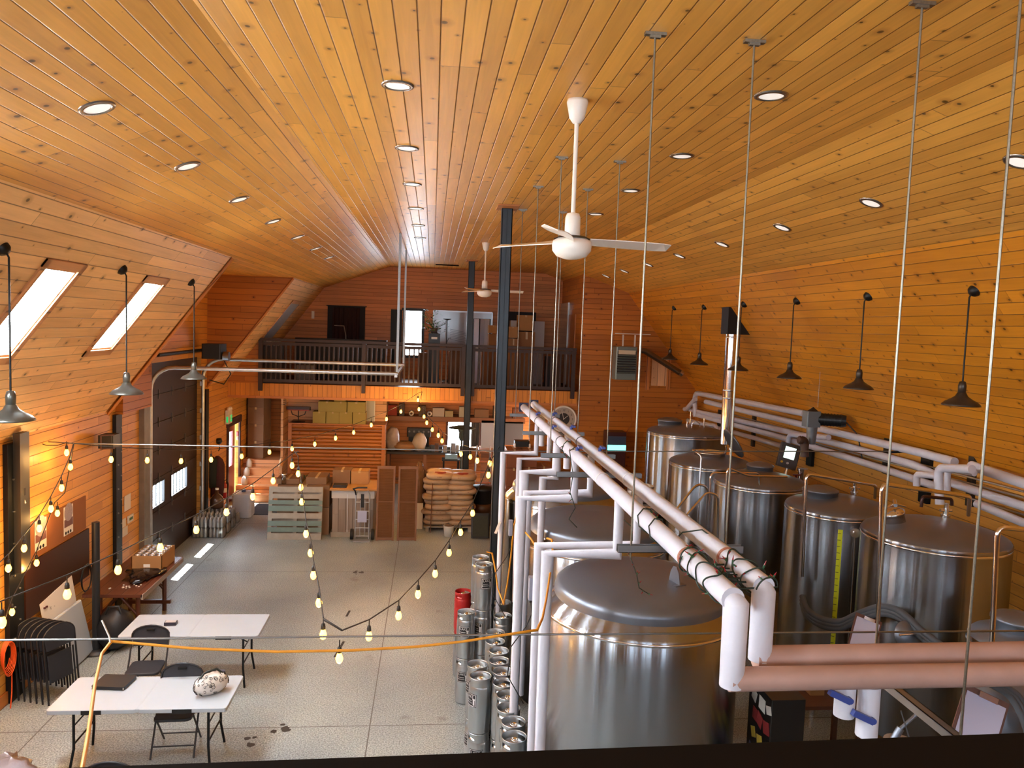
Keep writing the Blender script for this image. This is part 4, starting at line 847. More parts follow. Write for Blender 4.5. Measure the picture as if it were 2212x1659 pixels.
# ------------------------------------------------------------------ kegs
KEG = mat('keg_steel', (.52, .55, .57), .3, .95, .08, 4)
LBL = mat('keg_label_black', '17171a', .5); LBW = mat('keg_label_white', 'd8d8d8', .5)
def txt(body, size, ext=.0005):
    cu = bpy.data.curves.new('lettering', 'FONT'); cu.body = body; cu.size = size; cu.extrude = ext; cu.align_x = 'CENTER'; cu.align_y = 'CENTER'; cu.resolution_u = 2
    o = bpy.data.objects.new('lettering', cu); col.objects.link(o); dg = bpy.context.evaluated_depsgraph_get(); dg.update()
    me = bpy.data.meshes.new_from_object(o.evaluated_get(dg)); bpy.data.objects.remove(o); v = [tuple(x.co) for x in me.vertices]; f = [list(p.vertices) for p in me.polygons]; return v, f
def keg(label, loc, r=.118, h=.59, rz=0, body=KEG, logo=True, grp='kegs'):
    t_ = thing('keg', label, 'keg', loc, rz, grp)
    MB().lathe([(0, .03), (r*.6, .02), (r*.93, 0), (r*.96, .02), (r*.93, .05), (r*.98, .075), (r, .11), (r, h*.48), (r*1.012, h*.5), (r, h*.52), (r, h-.12), (r*.97, h-.09), (r*.8, h-.055), (r*.5, h-.04), (0, h-.035)], n=28).build('body', body, t_)
    # top ring with two hand holes
    n = 28; vs = []; fs = []; zz = [h-.1, h-.07, h-.03, h-.005, h]; rr = [r*.955, r*.95, r*.95, r*.955, r*.97]
    for j in range(5):
        for i in range(n): a = 2*math.pi*i/n; vs.append((rr[j]*math.cos(a), rr[j]*math.sin(a), zz[j]))
    hole = [i for i in range(n) if i % 14 in (2, 3, 4, 5)]
    for j in range(4):
        for i in range(n):
            if j == 1 and i in hole: continue
            fs.append((j*n+i, j*n+(i+1) % n, (j+1)*n+(i+1) % n, (j+1)*n+i))
    m = MB(); m.add(vs, fs, True); m.add([(x*.955, y*.955, z) for x, y, z in vs], [tuple(reversed(f)) for f in fs], True)
    m.lathe([(r*.97, h), (r*.955, h+.006), (r*.93, h), (r*.915, h-.005)], n=28); m.build('top_ring', body, t_)
    MB().lathe([(.035, h-.05), (.035, h-.02), (.026, h-.016), (.024, h-.03), (.01, h-.03), (.008, h-.02), (0, h-.02)], n=16).build('valve_neck', CHR, t_)
    if logo:
        zl = h*.62; w_ = .075; m = MB(); k = 8
        def patch(m, x0, x1, z0, z1, rr_):
            vs = []; 
            for i in range(k+1):
                a = -math.pi/2+(x0+(x1-x0)*i/k)/r
                for z in (z0, z1): vs.append((rr_*math.cos(a), rr_*math.sin(a), z))
            m.add(vs, [(2*i, 2*i+2, 2*i+3, 2*i+1) for i in range(k)])
        patch(m, -w_, w_, zl-.07, zl+.07, r+.0015); f_ = m.build('label_plate', LBL, t_)
        m = MB()
        for q in ((-w_+.006, w_-.006, zl+.058, zl+.064), (-w_+.006, w_-.006, zl-.064, zl-.058), (-w_+.006, -w_+.012, zl-.064, zl+.064), (w_-.012, w_-.006, zl-.064, zl+.064), (.035, .055, zl-.05, zl+.01), (.03, .06, zl+.005, zl+.02), (-.055, .02, zl-.008, zl-.003)): patch(m, *q, r+.0025)
        for s_, sz, ox, oz in (('LAKE', .042, -.005, .035), ('BREWING', .02, -.018, -.03)):
            v, f = TXT[s_]; vs = []
            for x, y, z in v: a = -math.pi/2+(x*sz+ox)/r; vs.append(((r+.003)*math.cos(a), (r+.003)*math.sin(a), zl+oz+y*sz))
            m.add(vs, f)
        m.build('lettering', LBW, f_)
    return t_
TXT = {s: txt(s, 1., 0) for s in ('LAKE', 'BREWING')}
k0 = None; rd = random.Random(11)
def place(x, y, z, label, rz=None):
    global k0
    rz = rd.uniform(-1.1, .5) if rz is None else rz
    if k0 is None: k0 = keg(label, (x, y, z), rz=rz); return k0
    return dup(k0, (x, y, z), rz, label)
rowp = [at(a, b, z=1.19) for a, b in ((1111, 1583), (1105, 1558), (1098, 1517), (1089, 1491), (1086, 1464), (1087, 1442), (1077, 1417), (1076, 1394), (1074, 1375), (1070, 1358))]
yy = rowp[0].y-.05
for i, p in enumerate(rowp):
    y_ = yy+i*.262
    for k in (0, 1): place(.84+(.01 if i % 2 else -.01), y_, .592*k, '%s keg of the %s stack in the long row, counting from the camera' % (['lower', 'upper'][k], 'nearest' if i == 0 else ORD[i]))
for i, (x, y) in enumerate(((.585, 8.1), (.6, 7.82))):
    for k in (0, 1): place(x, y, .592*k, '%s silver keg of the %s of two stacks left of the long keg row' % (['lower', 'upper'][k], ['far', 'near'][i]))
for k in (0, 1): place(.53, 9.64, .592*k, '%s slim keg of the two-high stack farthest left' % ['lower', 'upper'][k], -.25)
for i, (x, y) in enumerate(((.75, 9.75), (.72, 10.05))):
    for k in range(3): place(x, y, .592*k, '%s keg of the %s three-high keg stack beside the near post' % (['bottom', 'middle', 'top'][k], ['front', 'rear'][i]), (-.9, -.7, .3)[k])
for i, (x, y) in enumerate(((1.03, 9.98), (.99, 9.5))):
    for k in (0, 1): place(x, y, .592*k, '%s keg of the %s stack half hidden behind the white drop pipes' % (['lower', 'upper'][k], ['far', 'near'][i]))
keg('red-topped keg standing behind the three-high keg stack', (.52, 10.4, .592), body=mat('red_keg', 'a3201f', .4), logo=False); place(.52, 10.4, 0, 'silver keg carrying the red keg', .2)
# far kegs by the end wall, bucket, wall cabinet with lit strip
for i, (px, py) in enumerate(((1368, 990), (1385, 1000), (1405, 1003))):
    p = at(px, py, y=17.6+.15*i)
    for k in (0, 1): place(p.x, p.y, .592*k+.35*0, '%s dim keg of the %s pair left of the tall olive-toned tank' % (['lower', 'upper'][k], ORD[i]), .6)

# ------------------------------------------------------------------ green-wired miniature lights wound on the pipes, control boxes
GW = mat('green_light_wire', '16261b', .6); MR = mat('red_mini_bulb', '8e1420', .25); MG = mat('green_mini_holder', '1d4a2c', .5)
def minis(label, pts, n_b, seed, spread=.03):
    t_ = thing('miniature_string_light', label, 'string light', (0, 0, 0)); rd = random.Random(seed); P = [Vector(p) for p in pts]
    MB().tube(P, .0042, 5).build('cord', GW, t_)
    for k in range(n_b):
        i = rd.randrange(len(P)-1); c = P[i].lerp(P[i+1], rd.random()); d = Vector((rd.uniform(-1, 1), rd.uniform(-1, 1), rd.uniform(-.6, 1))).normalized()
        h = MB().cyl(c, c+d*.022, .0042, .005, 6).build('bulb_holder', MG, t_); MB().cyl(c+d*.022, c+d*.045, .004, .0012, 6).build('mini_bulb', MR, h)
rd = random.Random(31); pts = []
for k in range(420):
    f = k/420; a = f*2*math.pi*7.5; cx = 1.37 if (k//56) % 2 == 0 else 1.585; y = 3.85-.5*f+.03*math.sin(k*.21); r_ = .064+.006*math.sin(k*.37)
    pts.append((cx+r_*math.cos(a), y, 3.67+r_*math.sin(a)))
minis('tangle of green-wired red miniature lights wound round the near ends of the two white pipes', pts, 56, 2)
pts = [(1.37+.066*math.cos(a*.9), 4.75-.012*a*3, 3.67+.066*math.sin(a*.9)) for a in range(0, 14)]
minis('loop of green light wire round the left white pipe before the tangle', pts+[(1.47, 4.25, 3.70), (1.56, 4.18, 3.735), (1.64, 4.0, 3.68)], 5, 5)
pts = [(1.37+.068*math.cos(a*.8)+rd.uniform(-.01, .01), 7.6-.05*a, 3.67+.068*math.sin(a*.8)) for a in range(0, 12)]+[(1.33, 6.95, 3.5), (1.3, 6.9, 3.35), (1.36, 6.92, 3.2), (1.3, 6.9, 3.1), (1.38, 6.9, 3.02)]
minis('green light wire wound round the left white pipe farther down, its end dangling', pts, 12, 7)
pts = [(1.56, 5.9, 3.6), (1.5, 5.8, 3.4), (1.62, 5.75, 3.3), (1.55, 5.7, 3.15), (1.6, 5.62, 3.0), (1.62, 5.6, 2.9), (1.7, 5.6, 2.85)]
minis('green-wired miniature lights hanging behind the foreground drop pipes', pts, 12, 9)
for lab, px, py, y, s_ in (('small grey control box fixed to the white drop pipe beside the foreground tank', 1148, 1270, 5.6, 1), ('small grey control box on the slim white drop pipe by the near post', 1103, 1140, 7.6, .9)):
    c = at(px, py, y=y); t_ = thing('control_box', lab, 'control box', c); MB().rbox((0, 0, 0), (.045*s_, .07*s_, .17*s_), .008).build('housing', mat('box_grey', '8b8a96', .45), t_); MB().cyl((0, 0, -.085*s_), (0, 0, -.11*s_), .012).build('cable_gland', BLACKP, t_); MB().cyl((.02, 0, .06), (.06, 0, .06), .016).build('knob', BLACKP, t_)
    MB().tube([(0, 0, -.11*s_), (.01, 0, -.2), (-.03, 0, -.3), (-.13, .1, -.5), (-.14, .15, -.75), (0, .2, -1.0)], .0045, 5).build('cable', BLACKP, t_)
c = at(1075, 1140, y=9.7); tag(MB().box((0, 0, 0), (.03, .01, .16), M=Matrix.Rotation(R_(20), 3, 'Y')).build('paper_tag', WHITE, loc=c), 'white paper tag hanging on the slim drop pipe by the near post', 'tag')
# ------------------------------------------------------------------ folding tables and chairs
TT = mat('folding_table_plastic', 'aab3bb', .35, 0, .05, 3, .05); TTE = mat('folding_table_edge', 'cfccc6', .4)
def folding_table(x0, x1, y0, y1, label):
    cx, cy = (x0+x1)/2, (y0+y1)/2; L, D = x1-x0, y1-y0; t_ = thing('folding_table', label, 'table', (cx, cy, 0), group='white folding tables')
    m = MB()
    for s in (-1, 1): m.rbox((s*L/4, 0, .717), (L/2-.004, D, .045), .035)
    m.bb(-.03, .03, -D/2+.01, D/2-.01, .7, .738); m.build('table_top', TT, t_, bevel=.006)
    for s in (-1, 1):
        MB().bb(s*L/4-.1, s*L/4+.1, -D/2-.003, -D/2+.01, .69, .735).build('handle_recess', BLACKP, t_)
        x = s*(L/2-.22); f_ = MB().tube([(x, -D/2+.12, .66), (x, D/2-.12, .66)], .014, 8).build('leg_frame', DARK, t_); MB().tube([(x, -D/2+.14, .3), (x, D/2-.14, .3)], .01, 8).build('stretcher', DARK, t_)
        for sy in (-1, 1): MB().tube([(x, sy*(D/2-.14), .69), (x+s*.0, sy*(D/2-.14), .25), (x+s*.03, sy*(D/2-.1), .012), (x+s*.03, sy*(D/2-.1), 0)], .0145, 8).build('leg', DARK, t_)
        MB().tube([(x, 0, .5), (x-s*.35, 0, .69)], .009, 6).tube([(x, -D/2+.14, .5), (x, 0, .5)], .009, 6).tube([(x, D/2-.14, .5), (x, 0, .5)], .009, 6).build('brace', DARK, t_)
    return t_
folding_table(-3.86, -2.05, 8.08, 8.85, 'white folding table nearest the camera with the patterned bag on it')
folding_table(-3.89, -2.14, 9.98, 10.74, 'white folding table farther from the camera with a small box on it')
CHB = mat('chair_black', '1b1c20', .42, 0, .1); CHV = mat('chair_vinyl', '26272d', .5, 0, .08, 30, .1)
def folding_chair(label, loc, rz, name='folding_chair', grp='open folding chairs'):
    """faces -y"""
    t_ = thing(name, label, 'chair', loc, rz, grp)
    MB().rbox((0, -.02, .44), (.4, .39, .035), .06).build('seat', CHV, t_, bevel=.01)
    n = 12; m = MB(); po = [(-.2, .64), (.2, .64), (.215, .74)]+[(.215*math.cos(R_(a)), .76+.12*math.sin(R_(a))) for a in range(0, 181, 15)]+[(-.215, .74)]
    m.prism([(a, b) for a, b in po], .022, 'y', 0); m.v = [(x, y+.19+(z-.64)*.18-(.03 if abs(x) < .1 else 0)*0, z) for x, y, z in m.v]; m.build('backrest', CHV, t_, bevel=.004)
    MB().box((0, .213, .838), (.09, .034, .02)).build('hand_slot', mat('slot_black', '060606', .8), t_)
    m = MB(); m.tube([(-.225, -.2, .0), (-.22, .12, .56), (-.222, .2, .74)]+[(-.222*math.cos(R_(a)), .215, .77+.125*math.sin(R_(a))) for a in range(10, 171, 16)]+[(.222, .2, .74), (.22, .12, .56), (.225, -.2, .0)], .011, 8); m.build('front_leg_frame', CHB, t_)
    for s in (-1, 1): MB().tube([(s*.2, -.1, .43), (s*.2, .24, 0)], .011, 8).build('rear_leg', CHB, t_)
    MB().tube([(-.2, .17, .1), (.2, .17, .1)], .008, 6).tube([(-.222, -.15, .12), (.222, -.15, .12)], .008, 6).build('stretcher', CHB, t_)
    return t_
p = at(315, 1440, z=.45)
fc = folding_chair('black folding chair between the two white tables, seat toward the camera', (p.x, p.y, 0), R_(4))
dup(fc, (-2.72, 8.62, 0), R_(3), 'black folding chair tucked under the near white table, rounded back showing above it')
p = at(234, 1652, z=.88); dup(fc, (p.x, p.y-.2, 0), R_(0), 'folding chair at the bottom edge, only the top of its back showing')
# five folded chairs leaning by the wall
def folded_chair(label, loc, rz):
    t_ = thing('folded_chair', label, 'chair', loc, rz, 'folded chairs leaning on the left wall')
    m = MB(); po = [(-.2, .66), (.2, .66), (.215, .78)]+[(.215*math.cos(R_(a)), .8+.14*math.sin(R_(a))) for a in range(0, 181, 15)]+[(-.215, .78)]
    m.prism(po, .02, 'y', -.01).build('backrest', CHV, t_); MB().rbox((0, .022, .42), (.34, .022, .34), .011, M=None).build('seat', CHV, t_)
    m = MB(); m.tube([(-.225, 0, 0), (-.225, 0, .8)]+[(-.225*math.cos(R_(a)), 0, .8+.145*math.sin(R_(a))) for a in range(10, 171, 16)]+[(.225, 0, .8), (.225, 0, 0)], .0115, 8).build('front_leg_frame', CHB, t_)
    for s in (-1, 1): MB().tube([(s*.2, .02, .05), (s*.2, .02, .6)], .011, 6).build('rear_leg', CHB, t_)
    return t_
f0 = None
for k in range(6):
    loc = (-4.9+.085*k, 10.02-.03*k, .0); lab = '%s folded black chair of the row leaning by the wall plate, counted from the wall' % ORD[k]
    if f0 is None: f0 = folded_chair(lab, loc, R_(62)); c = f0
    else: c = dup(f0, loc, R_(62), lab)
    c.rotation_euler = (R_(-6), 0, R_(66))
# folded table and written board leaning on the wall
def slab(name, corners, th, m, parent=None, **kw):
    a, b, c, d = [Vector(p) for p in corners]; n = (b-a).cross(d-a).normalized()*th
    q = MB(); q.add([a, b, c, d, a+n, b+n, c+n, d+n], [(3, 2, 1, 0), (4, 5, 6, 7), (0, 1, 5, 4), (1, 2, 6, 5), (2, 3, 7, 6), (3, 0, 4, 7)]); return q.build(name, m, parent, **kw)
a, b = at(131, 1468, z=.01), at(196, 1407, z=.01); c, d = a.copy(), b.copy()
up_ = Vector((-.17, -.0, .76)); pts = [a, b, b+up_, a+up_]
t_ = thing('folded_table', 'white folding table folded in half and leaning against the left wall', 'table', (0, 0, 0)); slab('table_top', pts, .05, TT, t_, bevel=.02)
m = a.lerp(b, .5)+up_*1.0; MB().box(a.lerp(b, .42)+up_*.97+Vector((.035, 0, 0)), (.02, .2, .03), M=Matrix.Rotation(math.atan2((b-a).y, (b-a).x)-math.pi/2, 3, 'Z')).build('carry_handle', BLACKP, t_)
q = [at(94, 1345, x=XL+.06), at(157, 1290, x=XL+.06), at(154, 1250, x=XL+.04), at(93, 1305, x=XL+.04)]
q = [Vector((XL+.2, 10.5, .0)), Vector((XL+.2, 11.4, .0)), Vector((XL+.03, 11.4, 1.06)), Vector((XL+.03, 10.5, .97))]
t_ = thing('written_board', 'white board with handwritten notes leaning behind the folded table', 'board', (0, 0, 0)); slab('board', q, .012, mat('board_white', 'ddd9d2', .4), t_)
m = MB(); rd = random.Random(3); ex = (q[1]-q[0]); ey = (q[3]-q[0]); n_ = ex.cross(ey).normalized()*.014
for r_ in range(4):
    for k in range(7):
        if rd.random() < .25: continue
        o = q[0]+ex*(.1+.12*k)+ey*(.84-.2*r_)+n_; w1 = ex*(.03+rd.random()*.05); z0 = ey*(.02+rd.random()*.05)
        m.tube([o, o+w1*.3+z0, o+w1*.6, o+w1+z0*.8], .005, 3)
m.build('handwriting', mat('marker_grey', '55504f', .6), t_)
for k in range(2): MB().cyl(q[3]+ex*(.07+.06*k)-ey*.08+n_, q[3]+ex*(.07+.06*k)-ey*.08+n_*2.4, .014).build('magnet', mat('dark_red_magnet', '4a1c20', .4), t_)
# black stand pole and the black round bag behind it
p = at(208, 1408, z=0); zt = at(206, 1128, y=p.y).z
t_ = thing('black_pole', 'free-standing thick black pole in front of the trestle table', 'pole', (p.x, p.y, 0)); MB().cyl((0, 0, 0), (0, 0, zt), .052, n=20).build('pole', CHB, t_); MB().lathe([(.19, 0), (.19, .02), (.06, .05)], n=24).build('base', CHB, t_)
p = at(235, 1408, z=0); m = MB(); m.blob((0, 0, .3), (.26, .23, .31), 18, 12, .06, 2); m.v = [(x, y, max(z, 0)) for x, y, z in m.v]
t_ = thing('black_bag', 'rounded black bag slumped on the floor beside the black pole', 'bag', (p.x+.05, p.y+.1, 0)); m.build('bag_body', mat('black_nylon', '16161a', .5, 0, .2, 8, .4), t_); MB().tube([(-.1, -.1, .55), (-.05, -.1, .66), (.08, -.08, .66), (.12, -.08, .54)], .014, 6).build('handle', BLACKP, t_)
MB().box((.12, -.225, .2), (.03, .01, .03)).build('tag', mat('silver_tag', 'b5b5b5', .4), t_)
# trestle table with what lies on it
WT = planks('red_stained_table', '5e3424', .2, 3, .35, .4, 12, contrast=.8)
a, b, c, d = [at(*p, z=.76) for p in ((212, 1281), (311, 1288), (387, 1204), (290, 1201))]
x0, x1 = -4.95, (b.x+c.x)/2; y0, y1 = (a.y+b.y)/2, (c.y+d.y)/2
t_ = thing('trestle_table', 'red-brown wooden trestle table standing along the left wall', 'table', (0, 0, 0))
MB().bb(x0, x1, y0, y1, .71, .76).build('table_top', WT, t_, grain=(0, 1, 0), bevel=.004)
MB().bb(x1-.02, x1+.012, y0, y1, .68, .755).build('pale_edge_board', mat('grey_edge_wood', '8c8079', .5), t_)
for yy in (y0+.25, y1-.45):
    for s, xx in ((1, x0+.15), (-1, x1-.15)):
        MB().tube([(xx, yy, .0), (xx, yy, .71)], .035, 4).build('leg', WT, t_, grain=(0, 0, 1)); MB().tube([(xx, yy, .35), (xx+s*.3, yy, .7)], .025, 4).build('brace', WT, t_, grain=(0, 0, 1))
    MB().bb(x0+.05, x1-.05, yy-.03, yy+.03, .12, .18).build('cross_rail', WT, t_, grain=(1, 0, 0))
tag(MB().blob((0, 0, 0), (.27, .5, .035), 26, 6, .28, 5).build('plastic_sheet', mat('black_film', '151015', .12, 0, .3, 20, .5), loc=((x0+x1)/2+.12, y0+1.0, .79)), 'crumpled shiny black plastic sheet on the trestle table', 'plastic sheet')
m = MB(); rd = random.Random(2)
for k in range(14): m.lathe([(0, 0), (.014, 0), (.014, .012), (0, .014)], (rd.uniform(-.2, .22), rd.uniform(-.08, .1), 0), 8)
tag(m.build('bottle_caps', mat('pale_caps', 'cfcac2', .3), loc=((x0+x1)/2+.05, y0+.32, .76)), 'scattered pale bottle caps beside the black sheet on the trestle table', 'bottle caps')['kind'] = 'stuff'
t_ = thing('jar_carton', 'open cardboard carton packed with jars at the far end of the trestle table', 'carton', (x1-.3, y1-.5, .76), R_(0), None)
m = MB(); L, D, H = .46, .62, .26
for q in ((-L/2, L/2, -D/2, D/2, 0, .006), (-L/2, L/2, -D/2, -D/2+.008, 0, H), (-L/2, L/2, D/2-.008, D/2, 0, H), (-L/2, -L/2+.008, -D/2, D/2, 0, H), (L/2-.008, L/2, -D/2, D/2, 0, H)): m.bb(*q)
m.build('box', CARD, t_); MB().box((0, -D/2-.003, .1), (.1, .004, .05)).build('label', WHITE, t_)
for i in range(4):
    for j in range(5): MB().lathe([(0, .03), (.045, .03), (.045, .22), (.042, .24), (.042, .27), (0, .272)], (-.165+.11*i, -.23+.115*j, 0), 12).build('jar', mat('jar_silver', 'b9b6b0', .25, .6), t_)
# things on the two white tables
p = at(247, 1470, z=.78); t_ = thing('binder', 'black binder lying closed on the near white table', 'binder', (p.x, p.y, .742), R_(-6))
MB().rbox((0, 0, .02), (.36, .3, .035), .02).build('cover', BLACKP, t_); MB().box((.0, -.0, .019), (.35, .296, .022)).build('pages', mat('paper_white', 'd8d4cc', .7), t_)
p = at(461, 1490, z=.80)
t_ = thing('patterned_bag', 'black and white patterned lunch bag at the right end of the near white table', 'bag', (p.x-.04, p.y+.06, .742), R_(40))
m = MB(); m.blob((0, 0, .1), (.19, .11, .12), 20, 12, .03, 3); m.v = [(x, y, max(z, 0)) for x, y, z in m.v]; bagm = mat('bag_cloth', 'd9d5cf', .5, 0, .05, 12, .2); m.build('bag_body', bagm, t_)
m = MB(); rd = random.Random(8)
for k in range(90):
    th, ph_ = rd.uniform(.5, 2.3), rd.uniform(0, 2*math.pi); n_ = Vector((.19*math.sin(th)*math.cos(ph_), .11*math.sin(th)*math.sin(ph_), .12*math.cos(th))); c = n_*1.01+Vector((0, 0, .1))
    if c.z < .015: continue
    u, v = perp(n_); m.tube([c+(u*math.cos(R_(a))+v*math.sin(R_(a)))*(.011+.004*(k % 3)) for a in range(0, 360, 60)], .0028, 3, closed=True)
m.build('print', mat('print_black', '1a1a1c', .6), t_)
MB().tube([(-.14, 0, .17), (-.08, 0, .24), (.06, 0, .25), (.14, 0, .17)], .012, 6).build('handle', mat('teal_black_handle', '1e2a2b', .5), t_)
p = at(481, 1460, z=.75); tag(MB().lathe([(0, 0), (.04, 0), (.045, .05), (.045, .075), (0, .08)], n=20).build('blue_cup', mat('blue_grey_cup', '44506a', .4), loc=(p.x-.01, p.y-.02, .742)), 'small blue-grey lidded cup behind the patterned bag', 'cup')
p = at(369, 1346, z=.76); t_ = thing('small_box', 'small dark box with a pale top on the far white table', 'box', (p.x, p.y, .742), R_(3)); MB().box((0, 0, .02), (.15, .09, .04)).build('box', mat('dark_box', '2a2634', .4), t_); MB().box((.0, 0, .042), (.13, .07, .004)).build('label', mat('box_label', 'b7b2ae', .4), t_)
# ------------------------------------------------------------------ on the left wall
CORK = mat('brown_paper_board', '8a5328', .8, 0, .15, 4)
def wall_rect(name, label, cat, px, off, th, m, group=None, parent=None):
    q = [at(a, b, x=XL+off) for a, b in px]; y0 = (q[0].y+q[3].y)/2; y1 = (q[1].y+q[2].y)/2; z1 = (q[0].z+q[1].z)/2; z0 = (q[2].z+q[3].z)/2
    if y1-y0 < .05: y1 = y0+.05
    o = MB().bb(0, th, 0, y1-y0, 0, z1-z0).build(name, m, parent, loc=(XL+off, y0, z0))
    if label: tag(o, label, cat, group)
    return o, (y0, y1, z0, z1)
wall_rect('notice_board', 'large brown board fixed on the left wall between the two steel plates', 'board', ((48, 1135), (181, 1073), (186, 1147), (48, 1212)), .002, .015, CORK)
wall_rect('wall_panel', 'dark reddish panel on the left wall below the brown notice board', 'panel', ((48, 1214), (187, 1150), (190, 1250), (52, 1330)), .002, .03, planks('red_panel', '7d4318', .3, 3, .5, .2, 15))
PAP = mat('notice_paper', 'ddd6ca', .7)
for nm, lb, ct, px, offx in (('wall_poster', 'left poster with a round picture over dates, on the brown notice board', 'poster', ((74, 1128), (99, 1116), (101, 1180), (76, 1192)), .02), ('wall_poster', 'right poster with a round picture over dates, on the brown notice board', 'poster', ((137, 1097), (156, 1088), (159, 1148), (138, 1158)), .02)):
    o, (y0, y1, z0, z1) = wall_rect('sheet', None, None, px, offx, .003, PAP); h = z1-z0; w_ = y1-y0
    t_ = thing(nm, lb, ct, (XL+offx, y0, z0), group='posters on the notice board'); o.parent = t_; o.location = (0, 0, 0)
    MB().bb(.003, .005, .01, w_-.01, h*.28, h*.55).build('photo_band', mat('poster_photo', '6e4a48', .5, 0, .5, 40), t_)
    MB().cyl((.003, w_/2, h*.78), (.006, w_/2, h*.78), w_*.46, n=28).build('round_picture', mat('poster_disc', '9a8a8c', .5, 0, .5, 60), t_)
    m = MB()
    for k in range(3): m.cyl((.003, w_*(.2+.25*k), h*.08), (.006, w_*(.2+.25*k), h*.08), w_*.08, n=12)
    m.build('emblems', BLACKP, t_)
for nm, lb, px in (('notice_sheet', 'plain white notice beside the left steel plate', ((49, 1139), (69, 1130), (71, 1165), (50, 1174))), ('notice_sheet', 'white notice on a hook beside the overhead door', ((268, 1074), (281, 1064), (283, 1097), (269, 1105))), ('notice_sheet', 'small white notice below, beside the second steel plate', ((262, 1124), (271, 1118), (272, 1136), (262, 1141))), ('notice_sheet', 'pinkish notice lowest beside the second steel plate', ((263, 1145), (273, 1134), (278, 1152), (265, 1160)))):
    o, r_ = wall_rect(nm, lb, 'notice', px, .01, .004, PAP, 'paper notices on the left wall')
o, r_ = wall_rect('framed_picture', 'small framed green picture beside the overhead door', 'picture', ((275, 1116), (286, 1108), (286, 1124), (275, 1131)), .01, .02, PAP)
MB().bb(.02, .024, .04, r_[1]-r_[0]-.04, .04, r_[3]-r_[2]-.04).build('print', mat('green_print', '3f6b4a', .5), o)
c = at(187, 1250, x=XL+.05); t_ = thing('hose_coil', 'thin dark hoop of cable hanging on the left wall behind the black pole', 'coil', c)
for k in range(3): MB().tube([(0, .15*math.cos(R_(a))*(1+.1*k), .2*math.sin(R_(a))+.01*k) for a in range(0, 360, 20)], .008, 5, closed=True).build('loop', BLACKP, t_)
c = at(236, 952, x=XL+.2); t_ = thing('wall_speaker', 'small black wall speaker strapped to the second steel plate', 'speaker', c); MB().rbox((0, 0, 0), (.22, .3, .2), .02).build('cabinet', BLACKP, t_); MB().tube([(.12, -.12, .11), (.0, -.3, .12), (.0, -.3, -.08), (.12, -.1, -.1)], .01, 5).build('strap', mat('strap_brown', '5a3a2c', .6), t_)
c = at(49, 1062, x=XL+.12); t_ = thing('hanging_plug', 'black plug and pale cord hanging on the left steel plate', 'plug', c); MB().rbox((0, 0, 0), (.05, .06, .09), .01).build('plug', BLACKP, t_); MB().tube([(0, 0, .05), (-.02, .02, .25)], .008, 5).build('cord', BLACKP, t_); MB().tube([(0, 0, -.05), (.02, .02, -.15)], .01, 5).build('pale_cord', WHITE, t_)
# exit sign, coats, extinguisher, alarm, hook
c = at(494, 900, x=XL+.06); t_ = thing('exit_sign', 'white and green running-man exit sign with lamp heads on the left wall', 'exit sign', c)
MB().rbox((0, 0, 0), (.09, .34, .34), .01).build('housing', mat('exit_housing', 'd8d4cc', .4), t_)
MB().bb(-.01, .03, -.178, -.174, -.13, .02).bb(.046, .05, -.02, .14, -.13, .04).build('green_panel', mat('exit_green', '12a85e', .4, emit='12c46c', es=.35), t_)
m = MB(); m.cyl((.051, .02, .02), (.054, .02, .02), .018, n=10); m.tube([(.053, .02, .0), (.053, .0, -.04), (.053, .03, -.08)], .008, 4); m.tube([(.053, .0, -.04), (.053, -.04, -.07)], .008, 4); m.tube([(.053, .02, -.01), (.053, .06, -.02)], .007, 4); m.build('running_figure', WHITE, t_)
for s in (-.08, .08): MB().blob((.02, s, .2), (.05, .05, .05), 12, 8).build('lamp_head', WHITE, t_)
c = at(466, 1040, x=XL+.14); CO = thing('hanging_coats', 'dark green and plaid coats hanging on a hook before the red door', 'coats', (c.x, c.y, 0))
def coat(px, py0, py1, y_, w_, m_, nm, sd):
    a, b = at(px, py0, y=y_), at(px, py1, y=y_); h = a.z-b.z; m = MB(); n = 14; rd = random.Random(sd); rings = []
    for j, (f, k) in enumerate(((0, .25), (.08, .75), (.2, 1), (.5, 1.05), (.8, 1.0), (1, .92))):
        rings.append([(k*w_*math.cos(2*math.pi*i/n)*(1+.12*math.sin(5*i+j)), k*w_*.62*math.sin(2*math.pi*i/n)*(1+.15*math.sin(4*i+sd)), a.z-h*f) for i in range(n)])
    vs = [p for r_ in rings for p in r_]; fs = [(j*n+i, j*n+(i+1) % n, (j+1)*n+(i+1) % n, (j+1)*n+i) for j in range(5) for i in range(n)]+[tuple(range(n))[::-1], tuple(range(5*n, 6*n))]
    m.add(vs, fs, True); o = m.build(nm, m_, CO); o.location = (a.x-CO.location.x, y_-CO.location.y, 0); return o
coat(455, 985, 1052, c.y+.05, .16, mat('green_black_coat', '161d17', .8, 0, .4, 8), 'dark_coat', 1)
coat(470, 985, 1076, c.y+.12, .15, mat('plaid_coat', '3c1418', .8, 0, .5, 22), 'plaid_coat', 2)
p = at(484, 1058, x=XL+.068); t_ = thing('fire_extinguisher', 'red fire extinguisher hanging beside the coats', 'fire extinguisher', p); MB().lathe([(0, -.22), (.06, -.21), (.065, -.18), (.065, .12), (.04, .17), (.02, .18), (.02, .22), (0, .22)], n=20).build('cylinder', mat('extinguisher_red', 'a31b1b', .3), t_); MB().lathe([(.0655, -.06), (.066, -.05), (.066, .04), (.0655, .05)], n=20).build('label', WHITE, t_); MB().tube([(0, 0, .22), (.06, 0, .26), (.1, 0, .15), (.09, 0, .0)], .01, 6).build('hose', BLACKP, t_)
